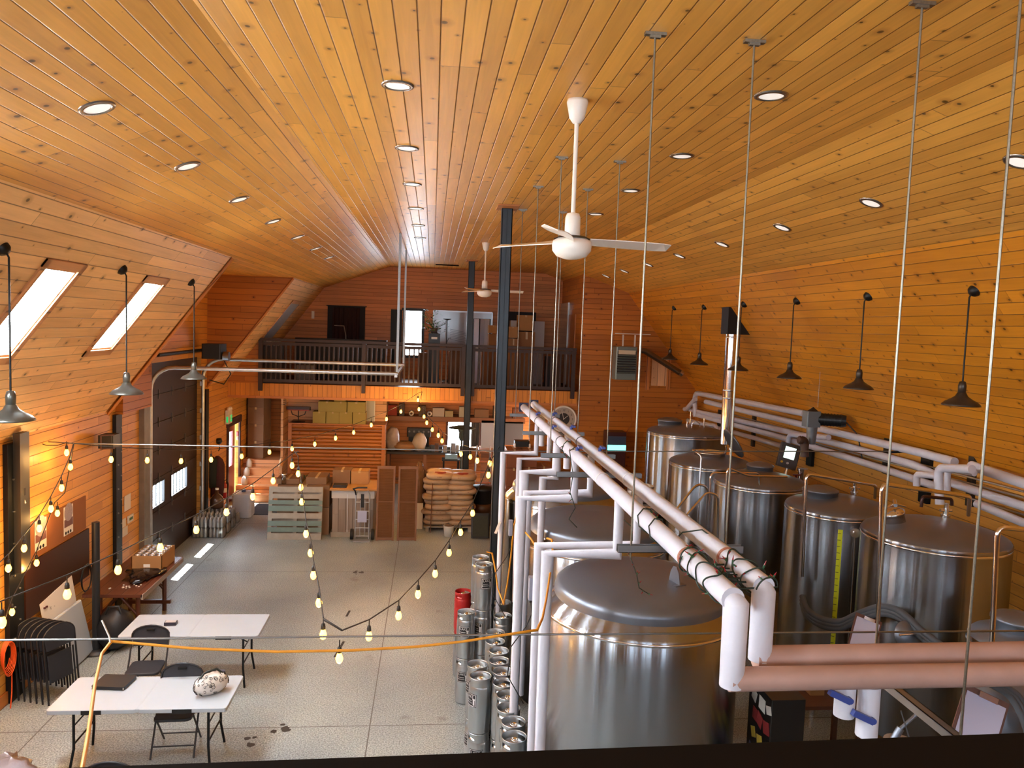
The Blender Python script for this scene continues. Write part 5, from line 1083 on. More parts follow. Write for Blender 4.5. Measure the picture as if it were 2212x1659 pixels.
p = at(473, 955, x=XL+.05); tag(MB().lathe([(0, .1), (.06, .09), (.08, .02), (.05, -.04), (0, -.05)], n=14).tube([(0, 0, -.04), (.02, 0, -.16), (-.01, 0, -.22)], .012, 6).build('wall_telephone', BLACKP, loc=p), 'round black fitting on the wall above the coats', 'wall fitting')
p = at(513, 940, x=XL+.03); t_ = thing('alarm_pull', 'small red and white fire alarm pull station right of the red door', 'alarm', p); MB().rbox((0, 0, .04), (.05, .1, .12), .01).build('housing', mat('alarm_red', '9a2a22', .4), t_); MB().box((.0, 0, -.08), (.02, .1, .08)).build('plate', WHITE, t_)
# bottled water flats by the overhead door
PET = mat('clear_bottle', '9a9894', .12, .2, .1); WRP = glass('shrink_wrap', (.9, .92, .93), .1, .1); CAPM = mat('bottle_cap', 'e8e6e2', .4)
def flat(label, loc, rz, tint=None):
    t_ = thing('bottle_pack', label, 'bottle pack', loc, rz, 'shrink-wrapped bottle packs on the floor')
    for i in range(4):
        for j in range(3):
            b = MB().lathe([(0, 0), (.038, 0), (.04, .02), (.04, .13), (.034, .17), (.016, .2), (.014, .22)], (-.12+.08*i, -.08+.08*j, .01), 12).build('bottle', PET, t_)
    MB().rbox((0, 0, .1), (.335, .255, .2), .03).build('shrink_wrap', WRP, t_)
    return t_
p = at(447, 1163, z=0); fl = None; k = 0
for j in range(4):
    for i in range(2 if j else 2):
        for h in range(2 if j < 3 else 1):
            lab = '%s bottle pack of the %s column, %s row from the front, beside the overhead door' % (['lower', 'upper'][h], ['left', 'right'][i], ORD[j]); loc = (p.x-.17+.35*i+.0, p.y+.14+.42*j, .225*h)
            if fl is None: fl = flat(lab, loc, R_(0))
            else: dup(fl, loc, R_(0), lab)
p2 = at(505, 1098, z=.3); t_ = thing('water_jug', 'large clear plastic water jug on top of the bottle packs at the back', 'water jug', (p.x+.3, p.y+2.0, .0)); MB().rbox((0, 0, .3), (.45, .5, .6), .08).build('jug', mat('milky_plastic', 'b9bcc4', .25, 0, .1), t_, bevel=.03); MB().cyl((0, 0, .6), (0, 0, .66), .05).build('cap', mat('blue_cap', '3b4a70', .4), t_)
t_ = thing('glass_jug', 'brown glass jug with a pale neck on the bottle packs', 'jug', (p.x-.05, p.y+.95, .455)); MB().lathe([(0, 0), (.13, 0), (.15, .03), (.15, .2), (.1, .28), (.04, .33), (.035, .42), (0, .42)], n=20).build('jug', mat('brown_glass', '4a342a', .12), t_); MB().cyl((0, 0, .42), (0, 0, .46), .04).build('stopper', WHITE, t_)
q = [at(*p, z=0) for p in ((517, 1112), (590, 1112), (612, 1090), (540, 1088))]; tag(MB().bb(-4.75, -3.35, q[0].y, q[2].y, 0, .012).build('door_mat', mat('dark_mat', '24262c', .9, 0, .2, 30)), 'dark floor mat in front of the stairs', 'mat')
tag(MB().blob((0, 0, 0), (.024, .02, .014), 14, 8, .3, 9).build('plastic_bag', mat('crumpled_plastic', 'a8989a', .2, 0, .4, 30, .5), loc=(at(24, 1662, z=4.31).x, at(24, 1662, z=4.31).y-.0, 4.312)), 'crumpled clear and red plastic bag on the rail at the bottom left corner', 'plastic bag')
# ------------------------------------------------------------------ stairs under the loft
ST = planks('stair_pine', 'c88d5c', .28, 3, .45, .4, 21)
sx0, sx1 = XL, -3.9; st = thing('staircase', 'light pine stairs climbing to the landing under the loft', 'stairs', (0, 0, 0))
y0 = 20.55
for k in range(5):
    MB().bb(sx0+.01, sx1, y0+.26*k, YB-.02 if k == 4 else y0+.26*(k+1)+.02, .19*(k+1)-.03, .19*(k+1)).build('tread', ST, st, grain=(1, 0, 0))
    MB().bb(sx0+.01, sx1, y0+.26*k+.02, y0+.26*k+.04, .19*k, .19*(k+1)-.03).build('riser', ST, st, grain=(1, 0, 0))
MB().prism([(y0-.1, 0), (y0+1.35, 0), (y0+1.35, 1.95), (y0-.1, .95)], .07, 'x', sx1).build('side_wall', planks('light_pine', 'd8a878', .2, 3, .5, .5, 22), st, grain=(0, 1, 0))
m = MB(); m.tube([(sx1+.035, y0-.12, .98), (sx1+.035, y0+1.37, 1.98)], .06, 4).build('rail_cap', planks('light_pine', 'd8a878'), st, grain=(0, 1, 0))
for k in range(3):
    h = .3; tag(MB().lathe([(0, 0), (.07, 0), (.08, .03), (.08, .15), (.05, .2), (.025, .24), (0, .24)], n=16).build('jug', mat('pale_jug', 'b5a695', .4), loc=(sx0+.2+.0*k, y0+.26*(k*1+1)+.15, .19*(k*1+2))), '%s pale jug standing at the left end of the stairs, counted from the bottom' % ORD[k], 'jug', 'jugs on the stairs')

TP = mat('black_floor_tape', '111113', .6)
for px, py, w_, d_, rz, lab in ((752, 1325, .035, .26, -.1, 'short strip of black tape on the floor, the far one'), (733, 1402, .035, .55, -.12, 'longer strip of black tape on the floor under the lowest bulb')):
    p = at(px, py, z=.003); tag(MB().box((0, 0, 0), (w_, d_, .004), rz).build('floor_tape', TP, loc=p), lab, 'tape')
SP = mat('floor_stain_dark', '2c2a26', .5)
rd = random.Random(14)
for px, py, lab in ((545, 1600, 'small cluster of dark spills on the floor right of the near table'), (604, 1572, 'dark scuffed mark on the floor near the dark spills'), (775, 1238, 'faint dark spots on the floor in the middle of the hall')):
    p = at(px, py, z=.0); m = MB()
    for k in range(6):
        cx_, cy_, r_ = rd.uniform(-.09, .09), rd.uniform(-.12, .12), rd.uniform(.02, .05); q = [(cx_+r_*rd.uniform(.7, 1.2)*math.cos(R_(a)), cy_+r_*rd.uniform(.7, 1.2)*math.sin(R_(a)), .002+.0003*k) for a in range(0, 360, 36)]; m.add(q, [tuple(range(10))])
    o = tag(m.build('floor_stain', SP, loc=p), lab, 'stain'); o['kind'] = 'stuff'
# ------------------------------------------------------------------ under the loft
LP = planks('light_pine', 'd8a878')
struct(MB().bb(-3.9, -3.84, 20.0+.6, YB, 0, 2.9), 'wall_partition', LP, (0, 1, 0))
struct(MB().bb(-3.84, -1.2, 21.3, 21.36, 0, 2.9), 'wall_partition', LP, (1, 0, 0))
# slatted log-look shutter wall
a, b, c = at(624, 915, y=20.6), at(833, 915, y=20.6), at(833, 1035, y=20.6)
t_ = thing('slatted_screen', 'long screen of rounded horizontal brown slats with cartons on top', 'screen', (0, 20.6, 0)); LOG = planks('brown_log', 'a86426', .5, 2.4, .42, .9, 31)
ns = 22; h = a.z/ns
for k in range(ns): m = MB(); m.tube([(a.x+.06, 0, h*(k+.5)), (b.x-.06, 0, h*(k+.5))], h*.56, 8); m.build('slat', LOG, t_, grain=(1, 0, 0), uvoff=(k*.7, k*.31))
for x in (a.x, b.x-.09): MB().bb(x, x+.09, -.08, .08, 0, a.z).build('frame_post', LOG, t_, grain=(0, 0, 1))
MB().bb(a.x, b.x, -.1, .68, a.z, a.z+.03).build('top_board', LOG, t_, grain=(1, 0, 0))
OL = mat('olive_carton', '9b8a45', .75, 0, .06); zt = a.z+.03
def carton(label, x, y, z, w, d, h, m=CARD, rz=0, name='carton', group=None, strip=True, tape=True):
    t_ = thing(name, label, 'box', (x, y, z), rz, group); MB().rbox((0, 0, h/2), (w, d, h), .004).build('box', m, t_)
    if tape: MB().box((0, -d/2-.001, h*.93), (w*.12, .003, h*.13)).box((0, 0, h+.001), (w*.12, d, .002)).build('tape', mat('parcel_tape', 'b79a6a', .3), t_)
    return t_
def xat(px, y): return at(px, 880, y=y).x
Y_ = 20.75
for i, px in enumerate((692, 721, 749, 778)): carton('%s olive carton from the left in the lower row on the slatted screen' % ORD[i], xat(px, Y_), Y_, zt, .335, .4, .31, OL, group='olive cartons on the screen')
for i, (px, w) in enumerate(((708, .44), (738, .38), (771, .46))): carton('%s olive carton from the left in the upper row on the slatted screen' % ORD[i], xat(px, Y_), Y_, zt+.312, w if i != 1 else .3, .4, .27, OL, group='olive cartons on the screen')
carton('flat olive carton lying on top of the carton row under the loft', xat(735, Y_), Y_+.02, zt+.584, .3, .3, .06, OL)
t_ = thing('patio_radiant_heater', 'red-trimmed radiant heater on a forked stand before the pine partition', 'heater', (xat(645, 20.75), 20.75, zt)); z_ = at(645, 882, y=20.75).z-zt
MB().rbox((0, 0, z_), (.62, .14, .09), .03).build('heater_head', mat('heater_dark', '2a1414', .4), t_); MB().bb(-.29, .29, -.075, -.07, z_-.05, z_-.03).build('red_trim', mat('heater_red', '9b2016', .3), t_)
m = MB(); 
for s in (-1, 1): m.tube([(s*.2, 0, z_-.04), (s*.16, 0, z_-.16), (0, 0, z_-.22)], .012, 6)
m.tube([(0, 0, z_-.04), (0, 0, .02)], .014, 6); m.build('forked_stand', BLACKP, t_); MB().lathe([(.18, 0), (.17, .02), (0, .03)], n=20).build('base', BLACKP, t_)
p = at(800, 880, y=21.2); t_ = thing('glazed_screen', 'tall pale white frame behind the olive cartons', 'frame', (p.x, 21.2, zt)); m = MB(); m.bb(-.13, -.1, 0, .03, 0, .72); m.bb(.1, .13, 0, .03, 0, .72); m.bb(-.13, .13, 0, .03, .69, .72); m.build('frame', WHITE, t_); MB().bb(-.1, .1, .01, .02, 0, .69).build('panel', mat('pale_panel', 'b9bdb8', .3), t_)
p = at(616, 870, y=20.55); m = MB()
for k in range(4): m.tube([(0, 0, -.05*k), (.04, -.06, .04-.05*k)], .006, 4); m.tube([(0, 0, -.05*k), (-.05, -.05, .03-.05*k)], .006, 4)
tag(m.build('wall_hooks', DARK, loc=(p.x, 20.56, 2.75)), 'small cluster of dark wall hooks under the loft edge by the stairs', 'hooks')
# stack on the stair landing
BRC = mat('dark_carton', '7a5a3e', .8, 0, .08)
for k in range(4):
    p = at(560, 960, y=22.1); t_ = carton('%s tall brown carton of the stack on the stair landing, counted from the top' % ORD[3-k], p.x, 22.1, .955+.475*k, .46, .5, .47, BRC, R_(-12), group='cartons on the landing')
# ------------------------------------------------------------------ goods on the floor in front of the loft
PAL = mat('weathered_pallet', '9a9082', .8, 0, .25, 7); PALG = mat('green_grey_pallet', '6d7d74', .8, 0, .2, 7)
x0, x1 = at(577, 1165, z=0).x, at(694, 1165, z=0).x; yb = at(640, 1166, z=0).y
t_ = thing('wooden_pallet', 'weathered greenish wooden pallet leaning on the wrapped cartons', 'pallet', ((x0+x1)/2, yb, 0)); t_.rotation_euler = (R_(-9), 0, 0); w_ = x1-x0; H = 1.16
hs = [(.0, .14), (.17, .1), (.3, .11), (.46, .12), (.62, .12), (.77, .09), (.9, .1), (1.04, .12)]
for k, (z, h) in enumerate(hs): MB().bb(-w_/2, w_/2, 0, .018, z, z+h).build('board', PALG if k in (1, 2, 4, 5) else PAL, t_, label='greenish board' if k in (1, 2, 4, 5) else None)
for x in (-w_/2+.04, 0, w_/2-.04): MB().bb(x-.04, x+.04, .018, .11, 0, H).build('stringer', PAL, t_)
for k in range(4): MB().bb(-w_/2, w_/2, .11, .125, .1+.28*k, .2+.28*k).build('back_board', PAL, t_)
cx = (x0+x1)/2
carton('large wrapped brown carton right behind the leaning pallet', cx+.12, yb+.98, 0, 1.15, 1.1, .62, mat('wrapped_carton', '8c6b4e', .35, 0, .15, 3, .2))
carton('wide brown carton on top of the wrapped one behind the pallet', cx+.12, yb+.95, .625, 1.15, 1.0, .5, BRC)
for i, (dx, w, h) in enumerate(((-.25, .5, .12), (.38, .45, .16))): carton('%s flat carton lying on the stack behind the pallet' % ['left', 'right'][i], cx+dx, yb+.85, 1.13, w, .6, h, BRC)
tag(MB().lathe([(0, 0), (.055, 0), (.06, .22), (.055, .24), (0, .24)], n=18).build('steel_tumbler', CHR, loc=(at(614, 1045, y=yb+.6).x, yb+.55, 1.13)), 'steel tumbler at the left corner of the stack behind the pallet', 'tumbler')
m = MB()
for k in range(9): m.cyl((.07*k, .02*(k % 2), .0), (.07*k, .02*(k % 2), .07), .028, n=10)
tag(m.build('small_bottles', mat('olive_glass', '51583a', .2), loc=(cx+.0, yb+1.25, 1.13)), 'row of small olive bottles at the back of the stack behind the pallet', 'bottles')['kind'] = 'stuff'
# pallet of flattened cartons with white band
x0, x1 = at(712, 1165, z=0).x, at(806, 1165, z=0).x; cx = (x0+x1)/2; yc = yb+.2
t_ = thing('carton_bale', 'strapped bale of flattened grey-brown cartons with a white upper band', 'carton bale', (cx, yc+.5, 0))
MB().box((0, 0, .06), (x1-x0, .95, .11)).build('pallet', PAL, t_); MB().rbox((0, 0, .5), (x1-x0-.04, .9, .77), .01).build('flattened_cartons', planks('grey_cartons', '8f7f70', .16, .9, .7, 0, 40, contrast=1.2), t_, grain=(0, 0, 1)); MB().rbox((0, 0, .98), (x1-x0, .92, .19), .01).build('white_band', mat('white_carton', 'c9c1b8', .6), t_)
MB().box((-.12, -.46, .5), (.012, .01, .95)).build('strap', mat('white_strap', 'dcdcdc', .4), t_)
tag(MB().rbox((0, 0, 0), (x1-x0+.1, 1.05, .035), .02).build('cardboard_sheet', CARD, loc=(cx+.02, yc+.45, 1.097)), 'large cardboard sheet laid over the strapped bale', 'cardboard sheet')
t_ = carton('brown carton at the left on top of the strapped bale', at(741, 1020, y=yc+.7).x, yc+.7, 1.115, .42, .4, .32, BRC); carton('brown carton at the right on top of the strapped bale', at(778, 1020, y=yc+.7).x, yc+.7, 1.115, .42, .4, .3, CARD)
carton('dark low tray on the near left corner of the strapped bale', at(735, 1048, y=yc+.2).x, yc+.2, 1.115, .3, .25, .06, mat('tray_dark', '2a2320', .6), tape=False)
# hand truck
p = at(782, 1166, z=0); t_ = thing('hand_truck', 'aluminium hand truck with black wheels standing before the strapped bale', 'hand truck', (p.x, p.y-.05, 0)); ALU = mat('aluminium', 'b9b9ba', .35, .8)
for s in (-1, 1): MB().tube([(s*.15, 0, .04), (s*.15, .03, 1.02), (s*.11, .02, 1.12)], .015, 8).build('upright', ALU, t_); MB().cyl((s*.2, .08, .12), (s*.26, .08, .12), .12, n=24).build('wheel', RUB, t_)
for z in (.1, .28, .47, .66, .86): MB().tube([(-.15, .0, z), (0, -.02, z+.01), (.15, 0, z)], .011, 6).build('cross_bar', ALU, t_)
MB().box((0, -.09, .02), (.36, .2, .015)).build('toe_plate', ALU, t_); MB().tube([(-.05, .02, .1), (-.05, .03, .9)], .01, 6).tube([(.05, .02, .1), (.05, .03, .9)], .01, 6).build('inner_rail', ALU, t_)
MB().tube([(-.15, .03, 1.02), (-.17, 0, 1.12), (-.2, -.05, 1.17), (-.1, -.05, 1.2), (.1, -.04, 1.2)], .018, 8).build('grip', BLACKP, t_); MB().box((0, -.03, .9), (.07, .02, .3)).build('black_bracket', BLACKP, t_); MB().box((0, -.045, .55), (.2, .006, .26)).build('paper_sign', mat('sign_paper', 'aab0cc', .5), t_)
# louvred doors leaning
LV = mat('louvre_wood', '7a5236', .5, 0, .12, 6)
for i, (a_, b_) in enumerate(((811, 850), (857, 899))):
    x0, x1 = at(a_, 1168, z=0).x, at(b_, 1168, z=0).x; yy = at(850, 1168, z=0).y; zt_ = at(830, 1006, y=yy+.15).z; w_ = x1-x0
    t_ = thing('louvred_door', '%s of the two tall reddish louvred doors leaning side by side' % ['left', 'right'][i], 'louvred door', ((x0+x1)/2, yy, 0)); t_.rotation_euler = (R_(-5), 0, 0)
    for s in (-1, 1): MB().bb(s*(w_/2-.02)-.02, s*(w_/2-.02)+.02, 0, .03, 0, zt_).build('stile', LV, t_)
    m = MB(); n = 62
    for k in range(n): z = .08+(zt_-.12)*k/n; m.box((0, .015, z+.01), (w_-.08, .03, .006), M=Matrix.Rotation(R_(42), 3, 'X'))
    o = m.build('louvres', LV, t_); o['kind'] = 'stuff'
    for z in (.04, zt_*.52, zt_-.03): MB().bb(-w_/2+.03, w_/2-.03, 0, .03, z-(.008 if .2 < z < zt_-.2 else .03), z+(.008 if .2 < z < zt_-.2 else .03)).build('rail', LV, t_)
    MB().bb(-w_/2+.03, w_/2-.03, .026, .03, .05, zt_-.03).build('backing', LV, t_)
# white panel behind the right louvred door
p = at(903, 1145, z=0); tag(MB().bb(-.06, .1, 0, .015, .0, .62).build('white_board', WHITE, loc=(p.x, p.y+.1, 0)), 'white panel peeking out right of the louvred doors', 'panel')
# sacks of malt on a pallet
x0, x1 = at(918, 1145, z=0).x, at(1018, 1145, z=0).x; ysk = at(960, 1150, z=0).y+.05
t_ = thing('wooden_pallet', 'low wooden pallet carrying the pile of malt sacks', 'pallet', ((x0+x1)/2, ysk+.5, 0))
for k in range(5): MB().bb(-.58, .58, -.5+.23*k, -.38+.23*k, .1, .12).build('board', PAL, t_)
for x in (-.5, 0, .5): MB().bb(x-.04, x+.04, -.5, .54, 0, .1).build('stringer', PAL, t_)
SK = [mat('sack_%d' % k, c, .45, 0, .12, 3, .25) for k, c in enumerate(('b89a7a', 'ac8f70', 'a88f74'))]
def sack(label, loc, rz, m_, w=.56, d=.42, h=.125, flap=False):
    t_ = thing('malt_sack', label, 'sack', loc, rz, 'malt sacks piled on the pallet'); n, k = 20, 8; vs = []; rd = random.Random(int(loc[2]*97+loc[0]*31+500))
    for j in range(k+1):
        th = math.pi*j/k; zz = h/2*math.cos(th); rr = max(.001, math.sin(th))**.38
        for i in range(n):
            a = 2*math.pi*i/n; c_, s_ = math.cos(a), math.sin(a); q = (abs(c_)**3.2+abs(s_)**3.2)**(-1/3.2)
            vs.append((w/2*rr*c_*q*(1+rd.uniform(-.02, .02)), d/2*rr*s_*q*(1+rd.uniform(-.02, .02)), h/2+zz*(1+.25*math.cos(2*a)*.4)+rd.uniform(-.004, .004)))
    MB().add(vs, [(j*n+i, (j+1)*n+i, (j+1)*n+(i+1) % n, j*n+(i+1) % n) for j in range(k) for i in range(n)], True).build('sack_body', m_, t_)
    if rd.random() < .35:
        m = MB(); o_ = rd.uniform(-.12, .1)
        for q in range(4): m.box((o_+.03*q, -d/2+.004, h*.55), (.016, .004, .014))
        m.build('printed_mark', mat('sack_print', '7a3a30', .6), t_)
    if flap: MB().rbox((0, -d*.2, h*.93), (.26, .2, .01), .02, M=Matrix.Rotation(R_(12), 3, 'X')).build('red_print', mat('sack_red', '8c3528', .5), t_)
    return t_
cx = (x0+x1)/2
for L in range(10):
    for i in (0, 1):
        for r_ in (0, 1):
            if r_ and L < 8: continue
            sack('%s malt sack of layer %s counted from the pallet%s' % (['left', 'right'][i], ['one', 'two', 'three', 'four', 'five', 'six', 'seven', 'eight', 'nine', 'ten'][L], ', in the back row' if r_ else ''), (cx-.27+.54*i+.05*math.sin(L*2.3+i*.4), ysk+.24+.44*r_+.035*math.cos(L*3+i*2), .12+.12*L+.008*math.sin(L*5+i*3)), R_(4*math.sin(L*1.7+i*2)), SK[(L*2+i) % 3], .66, .47, .16, flap=(L == 9 and not r_))
tag(MB().bb(cx-.56, cx+.56, ysk+.5, ysk+1.0, .12, 1.09).build('sack_block', mat('inner_sacks', '9b8062', .8)), 'wrapped inner rows of malt sacks behind the front sacks', 'sacks')['kind'] = 'stuff'
MBx = MB().tube([(cx-.42, ysk-.08, .0), (cx-.40, ysk-.03, 1.15)], .012, 6); tag(MBx.build('wooden_stick', mat('stick', '6a3f24', .6)), 'thin brown stick leaning upright against the malt sacks', 'stick')
t_ = thing('wrapped_bundle', 'tall bundle in clear plastic wrap left of the malt sacks', 'bundle', (x0-.16, ysk+.55, 0)); m = MB(); m.blob((0, 0, .7), (.17, .3, .85), 16, 12, .08, 6); m.v = [(x, y, max(z, 0)) for x, y, z in m.v]; m.build('wrapped_goods', mat('wrapped_dark', '6b5340', .15, 0, .5, 9, .5), t_)
p = at(969, 1158, z=0); t_ = thing('bucket', 'white bucket with rags in front of the malt sacks', 'bucket', (p.x, p.y, 0)); MB().lathe([(0, .01), (.1, 0), (.125, .24), (.132, .25), (.12, .25), (.1, .02), (0, .02)], n=24).build('pail', WHITE, t_); MB().blob((0, 0, .24), (.1, .1, .05), 12, 8, .3, 4).build('rags', mat('rags', '5b4a40', .8, 0, .5, 20), t_); MB().tube([(-.12, 0, .22), (-.16, -.04, .3), (-.1, -.1, .27)], .005, 5).build('bucket_handle', ALU, t_)
# dark things by the far post
p = at(1038, 1170, z=0); t_ = thing('dark_crate', 'black plastic crate on its side by the near post', 'crate', (p.x, p.y+.25, 0)); m = MB(); m.rbox((0, 0, .3), (.42, .06, .56), .03, M=Matrix.Rotation(R_(-12), 3, 'X')); m.build('crate', BLACKP, t_); MB().box((0, -.035, .3), (.34, .01, .46), M=Matrix.Rotation(R_(-12), 3, 'X')).build('netting', mat('olive_net', '2b2c1e', .7, 0, .3, 30), t_)
p = at(1042, 1100, z=.4); t_ = thing('trash_bin', 'round black bin between the malt sacks and the near post', 'bin', (p.x, p.y+.1, 0)); MB().lathe([(0, 0), (.24, 0), (.28, .85), (.3, .87), (.3, .9), (.26, .95), (0, .98)], n=28).build('bin_body', BLACKP, t_); MB().lathe([(.245, .3), (.262, .3), (.27, .55), (.25, .55)], n=28).build('bin_band', mat('amber_band', '4b2d16', .4), t_)
carton('pale blue-grey appliance box behind the black bin', at(1052, 1085, y=19.2).x+.1, 19.15, 0, .45, .45, .8, mat('pale_appliance', 'b5b9c6', .4), tape=False, name='appliance_box')
# step ladder
t_ = thing('step_ladder', 'aluminium and orange step ladder under the loft by the far post', 'ladder', (at(1043, 1060, y=19.5).x, 19.5, 0)); zl = 1.75
for s in (-1, 1): MB().tube([(s*.25, 0, 0), (s*.17, .2, zl)], .022, 4).build('rail', ALU, t_); MB().tube([(s*.25, .75, 0), (s*.17, .3, zl)], .018, 4).build('rear_rail', ALU, t_)
for k in range(6): z = .27*(k+1); MB().box((0, z/zl*.2, z), (.46-.1*k*.25, .08, .025)).build('step', mat('ladder_orange', 'b8642c', .5), t_)
# workbench with sacks, tools, the rear shelf with boxes
WB = planks('bench_wood', '8a5a34', .2, 3, .5, .4, 51)
bx0, bx1 = at(836, 980, y=21.9).x, at(1000, 980, y=21.9).x; zbw = at(900, 977, y=21.6).z
t_ = thing('work_bench', 'long dark workbench under the loft below the back window', 'workbench', (0, 0, 0)); MB().bb(bx0, bx1, 21.6, 22.95, zbw-.06, zbw).build('bench_top', mat('dark_bench_top', '2e2a28', .5), t_); MB().bb(bx0, bx1, 22.0, 22.4, .3, .36).build('lower_shelf', WB, t_, grain=(1, 0, 0))
for x in (bx0+.05, (bx0+bx1)/2, bx1-.05):
    for y in (21.66, 22.44): MB().bb(x-.04, x+.04, y-.04, y+.04, 0, zbw-.06).build('leg', WB, t_, grain=(0, 0, 1))
def bag(label, px, py, y, r, m_, zb, sd=1, name='plastic_sack'):
    p = at(px, py, y=y); m = MB(); m.blob((0, 0, r[2]*.9), r, 16, 10, .12, sd); m.v = [(x, y_, max(z, 0)) for x, y_, z in m.v]; tag(m.build(name, m_, loc=(p.x, y, zb)), label, 'sack')
CLR = mat('clear_plastic_bag', 'b3a6a0', .15, 0, .25, 14, .5)
bag('clear plastic sack with a twisted top at the left end of the workbench', 848, 960, 21.9, (.2, .18, .35), CLR, zbw, 3); bag('brown paper sack lying on the workbench', 876, 965, 21.8, (.3, .16, .15), mat('paper_sack', 'a67a50', .7, 0, .1, 5, .3), zbw, 5); bag('cream crumpled sack standing on the workbench', 906, 958, 21.8, (.2, .16, .28), mat('cream_sack', 'bfae98', .6, 0, .15, 8, .4), zbw, 7)
t_ = thing('bench_tools', 'dark machine with knobs at the back of the workbench under the window', 'machine', (at(905, 940, y=22.7).x, 22.7, zbw+.0)); MB().rbox((0, 0, .42), (.7, .25, .25), .03).build('machine_body', mat('machine_dark', '201d18', .4), t_); MB().bb(-.3, .3, -.1, .1, 0, .3).build('stand', DARK, t_)
for k in range(5): MB().cyl((-.28+.14*k, -.14, .45), (-.28+.14*k, -.16, .45), .03).build('knob', mat('knob_grey', '6e6a66', .4), t_)
rd = random.Random(21)
its = [('dark green machine part', '26302a'), ('grey box with cables', '55585a'), ('brown tin', '5a3d28'), ('black case', '151617'), ('pale carton', 'a39a8a'), ('olive drab can', '3d4030'), ('steel pot', '8a8c8e'), ('white tub', 'c2c0bb'), ('black toolbox', '1b1c1e')]
for i, (nm, c) in enumerate(its):
    px = 925+9*i; x = at(px, 975, y=21.75).x; h = .1+rd.random()*.16
    carton('%s on the workbench, %s from the left among the small items' % (nm, ORD[i]), x, 21.75+.1*(i % 2), zbw, .09+rd.random()*.03, .12, h, mat('item_'+c, c, .4), rd.uniform(-.2, .2), name='bench_item', tape=False)
carton('blue and white plastic tray on the workbench below the window', at(974, 998, y=21.3).x, 21.25, zbw-.1, .34, .2, .12, mat('blue_tray', '86aec4', .4), tape=False, name='tray')
p = at(974, 998, y=21.25); t_ = thing('tray_stand', 'small dark side table carrying the blue tray', 'table', (p.x, 21.25, 0)); MB().bb(-.25, .25, -.2, .2, zbw-.14, zbw-.102).build('table_top', mat('dark_bench_top', '2e2a28'), t_)
for sx in (-.2, .2):
    for sy in (-.15, .15): MB().bb(sx-.02, sx+.02, sy-.02, sy+.02, 0, zbw-.14).build('leg', DARK, t_)
zs_ = at(900, 899, y=22.6).z; sx0_, sx1_ = at(838, 899, y=22.6).x, at(1134, 899, y=22.6).x
t_ = thing('storage_shelf', 'long pine storage shelf high under the loft', 'shelf', (0, 0, 0)); MB().bb(sx0_, sx1_, 22.5, YB-.01, zs_-.04, zs_).build('shelf_board', WB, t_, grain=(1, 0, 0)); MB().bb(sx0_-.03, sx0_, 22.5, YB, zs_-.3, 2.88).build('end_panel', WB, t_, grain=(0, 0, 1)); MB().bb(sx0_, sx1_, 22.5, 22.53, zs_-.14, zs_-.04).build('shelf_rail', WB, t_, grain=(1, 0, 0))
for i, (px, w, h, c, lab) in enumerate(((848, .26, .3, 'a63a28', 'red box at the left end of the high storage shelf'), (868, .16, .34, '4a4038', 'grey-brown canister on the high storage shelf'), (912, .2, .3, '5c4a36', 'dull brown box between the two paper rolls'), (947, .34, .25, 'c4bcb0', 'white box right of the paper rolls on the high shelf'), (970, .24, .17, 'b3a77e', 'pale carton under a green one on the high shelf'), (998, .18, .3, 'b8b8a4', 'pale box beside the far post on the high shelf'), (1040, .42, .24, '8a6a48', 'wide brown carton right of the far post on the high shelf'), (1072, .2, .34, '3c2c22', 'dark brown box on the high shelf behind the near post'), (1118, .3, .3, '7a4c2a', 'reddish brown carton at the right end of the high shelf'))): carton(lab, at(px, 890, y=22.75).x, 22.75, zs_, w, .25, h, mat('shelf_'+c, c, .6), name='shelf_box', tape=False)
for i, px in enumerate((889, 928)): t_ = thing('paper_roll', '%s white paper roll lying end-on on the high shelf' % ['left', 'right'][i], 'roll', (at(px, 890, y=22.75).x, 22.6, zs_+.075)); MB().lathe([(.035, 0), (.072, 0), (.072, .3), (.035, .3), (.035, 0)], (0, 0, 0), 24, Matrix.Rotation(R_(-90), 3, 'X')).build('paper', WHITE, t_)
# patio heater, curtain, boards by the window
ph_ = at(997, 950, y=20.9); t_ = thing('patio_heater', 'tall mushroom patio heater standing before the back window', 'patio heater', (ph_.x, 20.75, 0)); z_ = at(997, 922, y=20.9).z; PG = mat('heater_green_grey', '46504a', .4, .3)
MB().lathe([(0, z_+.06), (.12, z_+.055), (.36, z_+.0), (.37, z_-.015), (.1, z_+.02), (0, z_+.025)], n=36).build('reflector', PG, t_); MB().lathe([(.0, z_-.02), (.1, z_-.02), (.1, z_-.1), (.08, z_-.14), (.09, z_-.28), (.05, z_-.36), (0, z_-.36)], n=24).build('burner_head', PG, t_); MB().cyl((0, 0, .7), (0, 0, z_-.36), .03).build('pole', PG, t_); MB().lathe([(0, 0), (.26, 0), (.26, .06), (.2, .1), (.2, .72), (.06, .78), (0, .78)], n=24).build('tank_housing', mat('housing_black', '1e2220', .4, .3), t_)
m = MB(); x0, x1 = at(1018, 930, y=22.9).x, at(1037, 930, y=22.9).x; z0, z1 = at(1027, 966, y=22.9).z, at(1027, 899, y=22.9).z; n = 24; vs = []
for i in range(n+1): x = x0+(x1-x0)*i/n; y = 22.95+.035*math.sin(i*1.9); vs += [(x, y, z0), (x, y, z1), (x, y+.01, z0), (x, y+.01, z1)]
m.add(vs, [(4*i, 4*i+4, 4*i+5, 4*i+1) for i in range(n)]+[(4*i+2, 4*i+3, 4*i+7, 4*i+6) for i in range(n)], True)
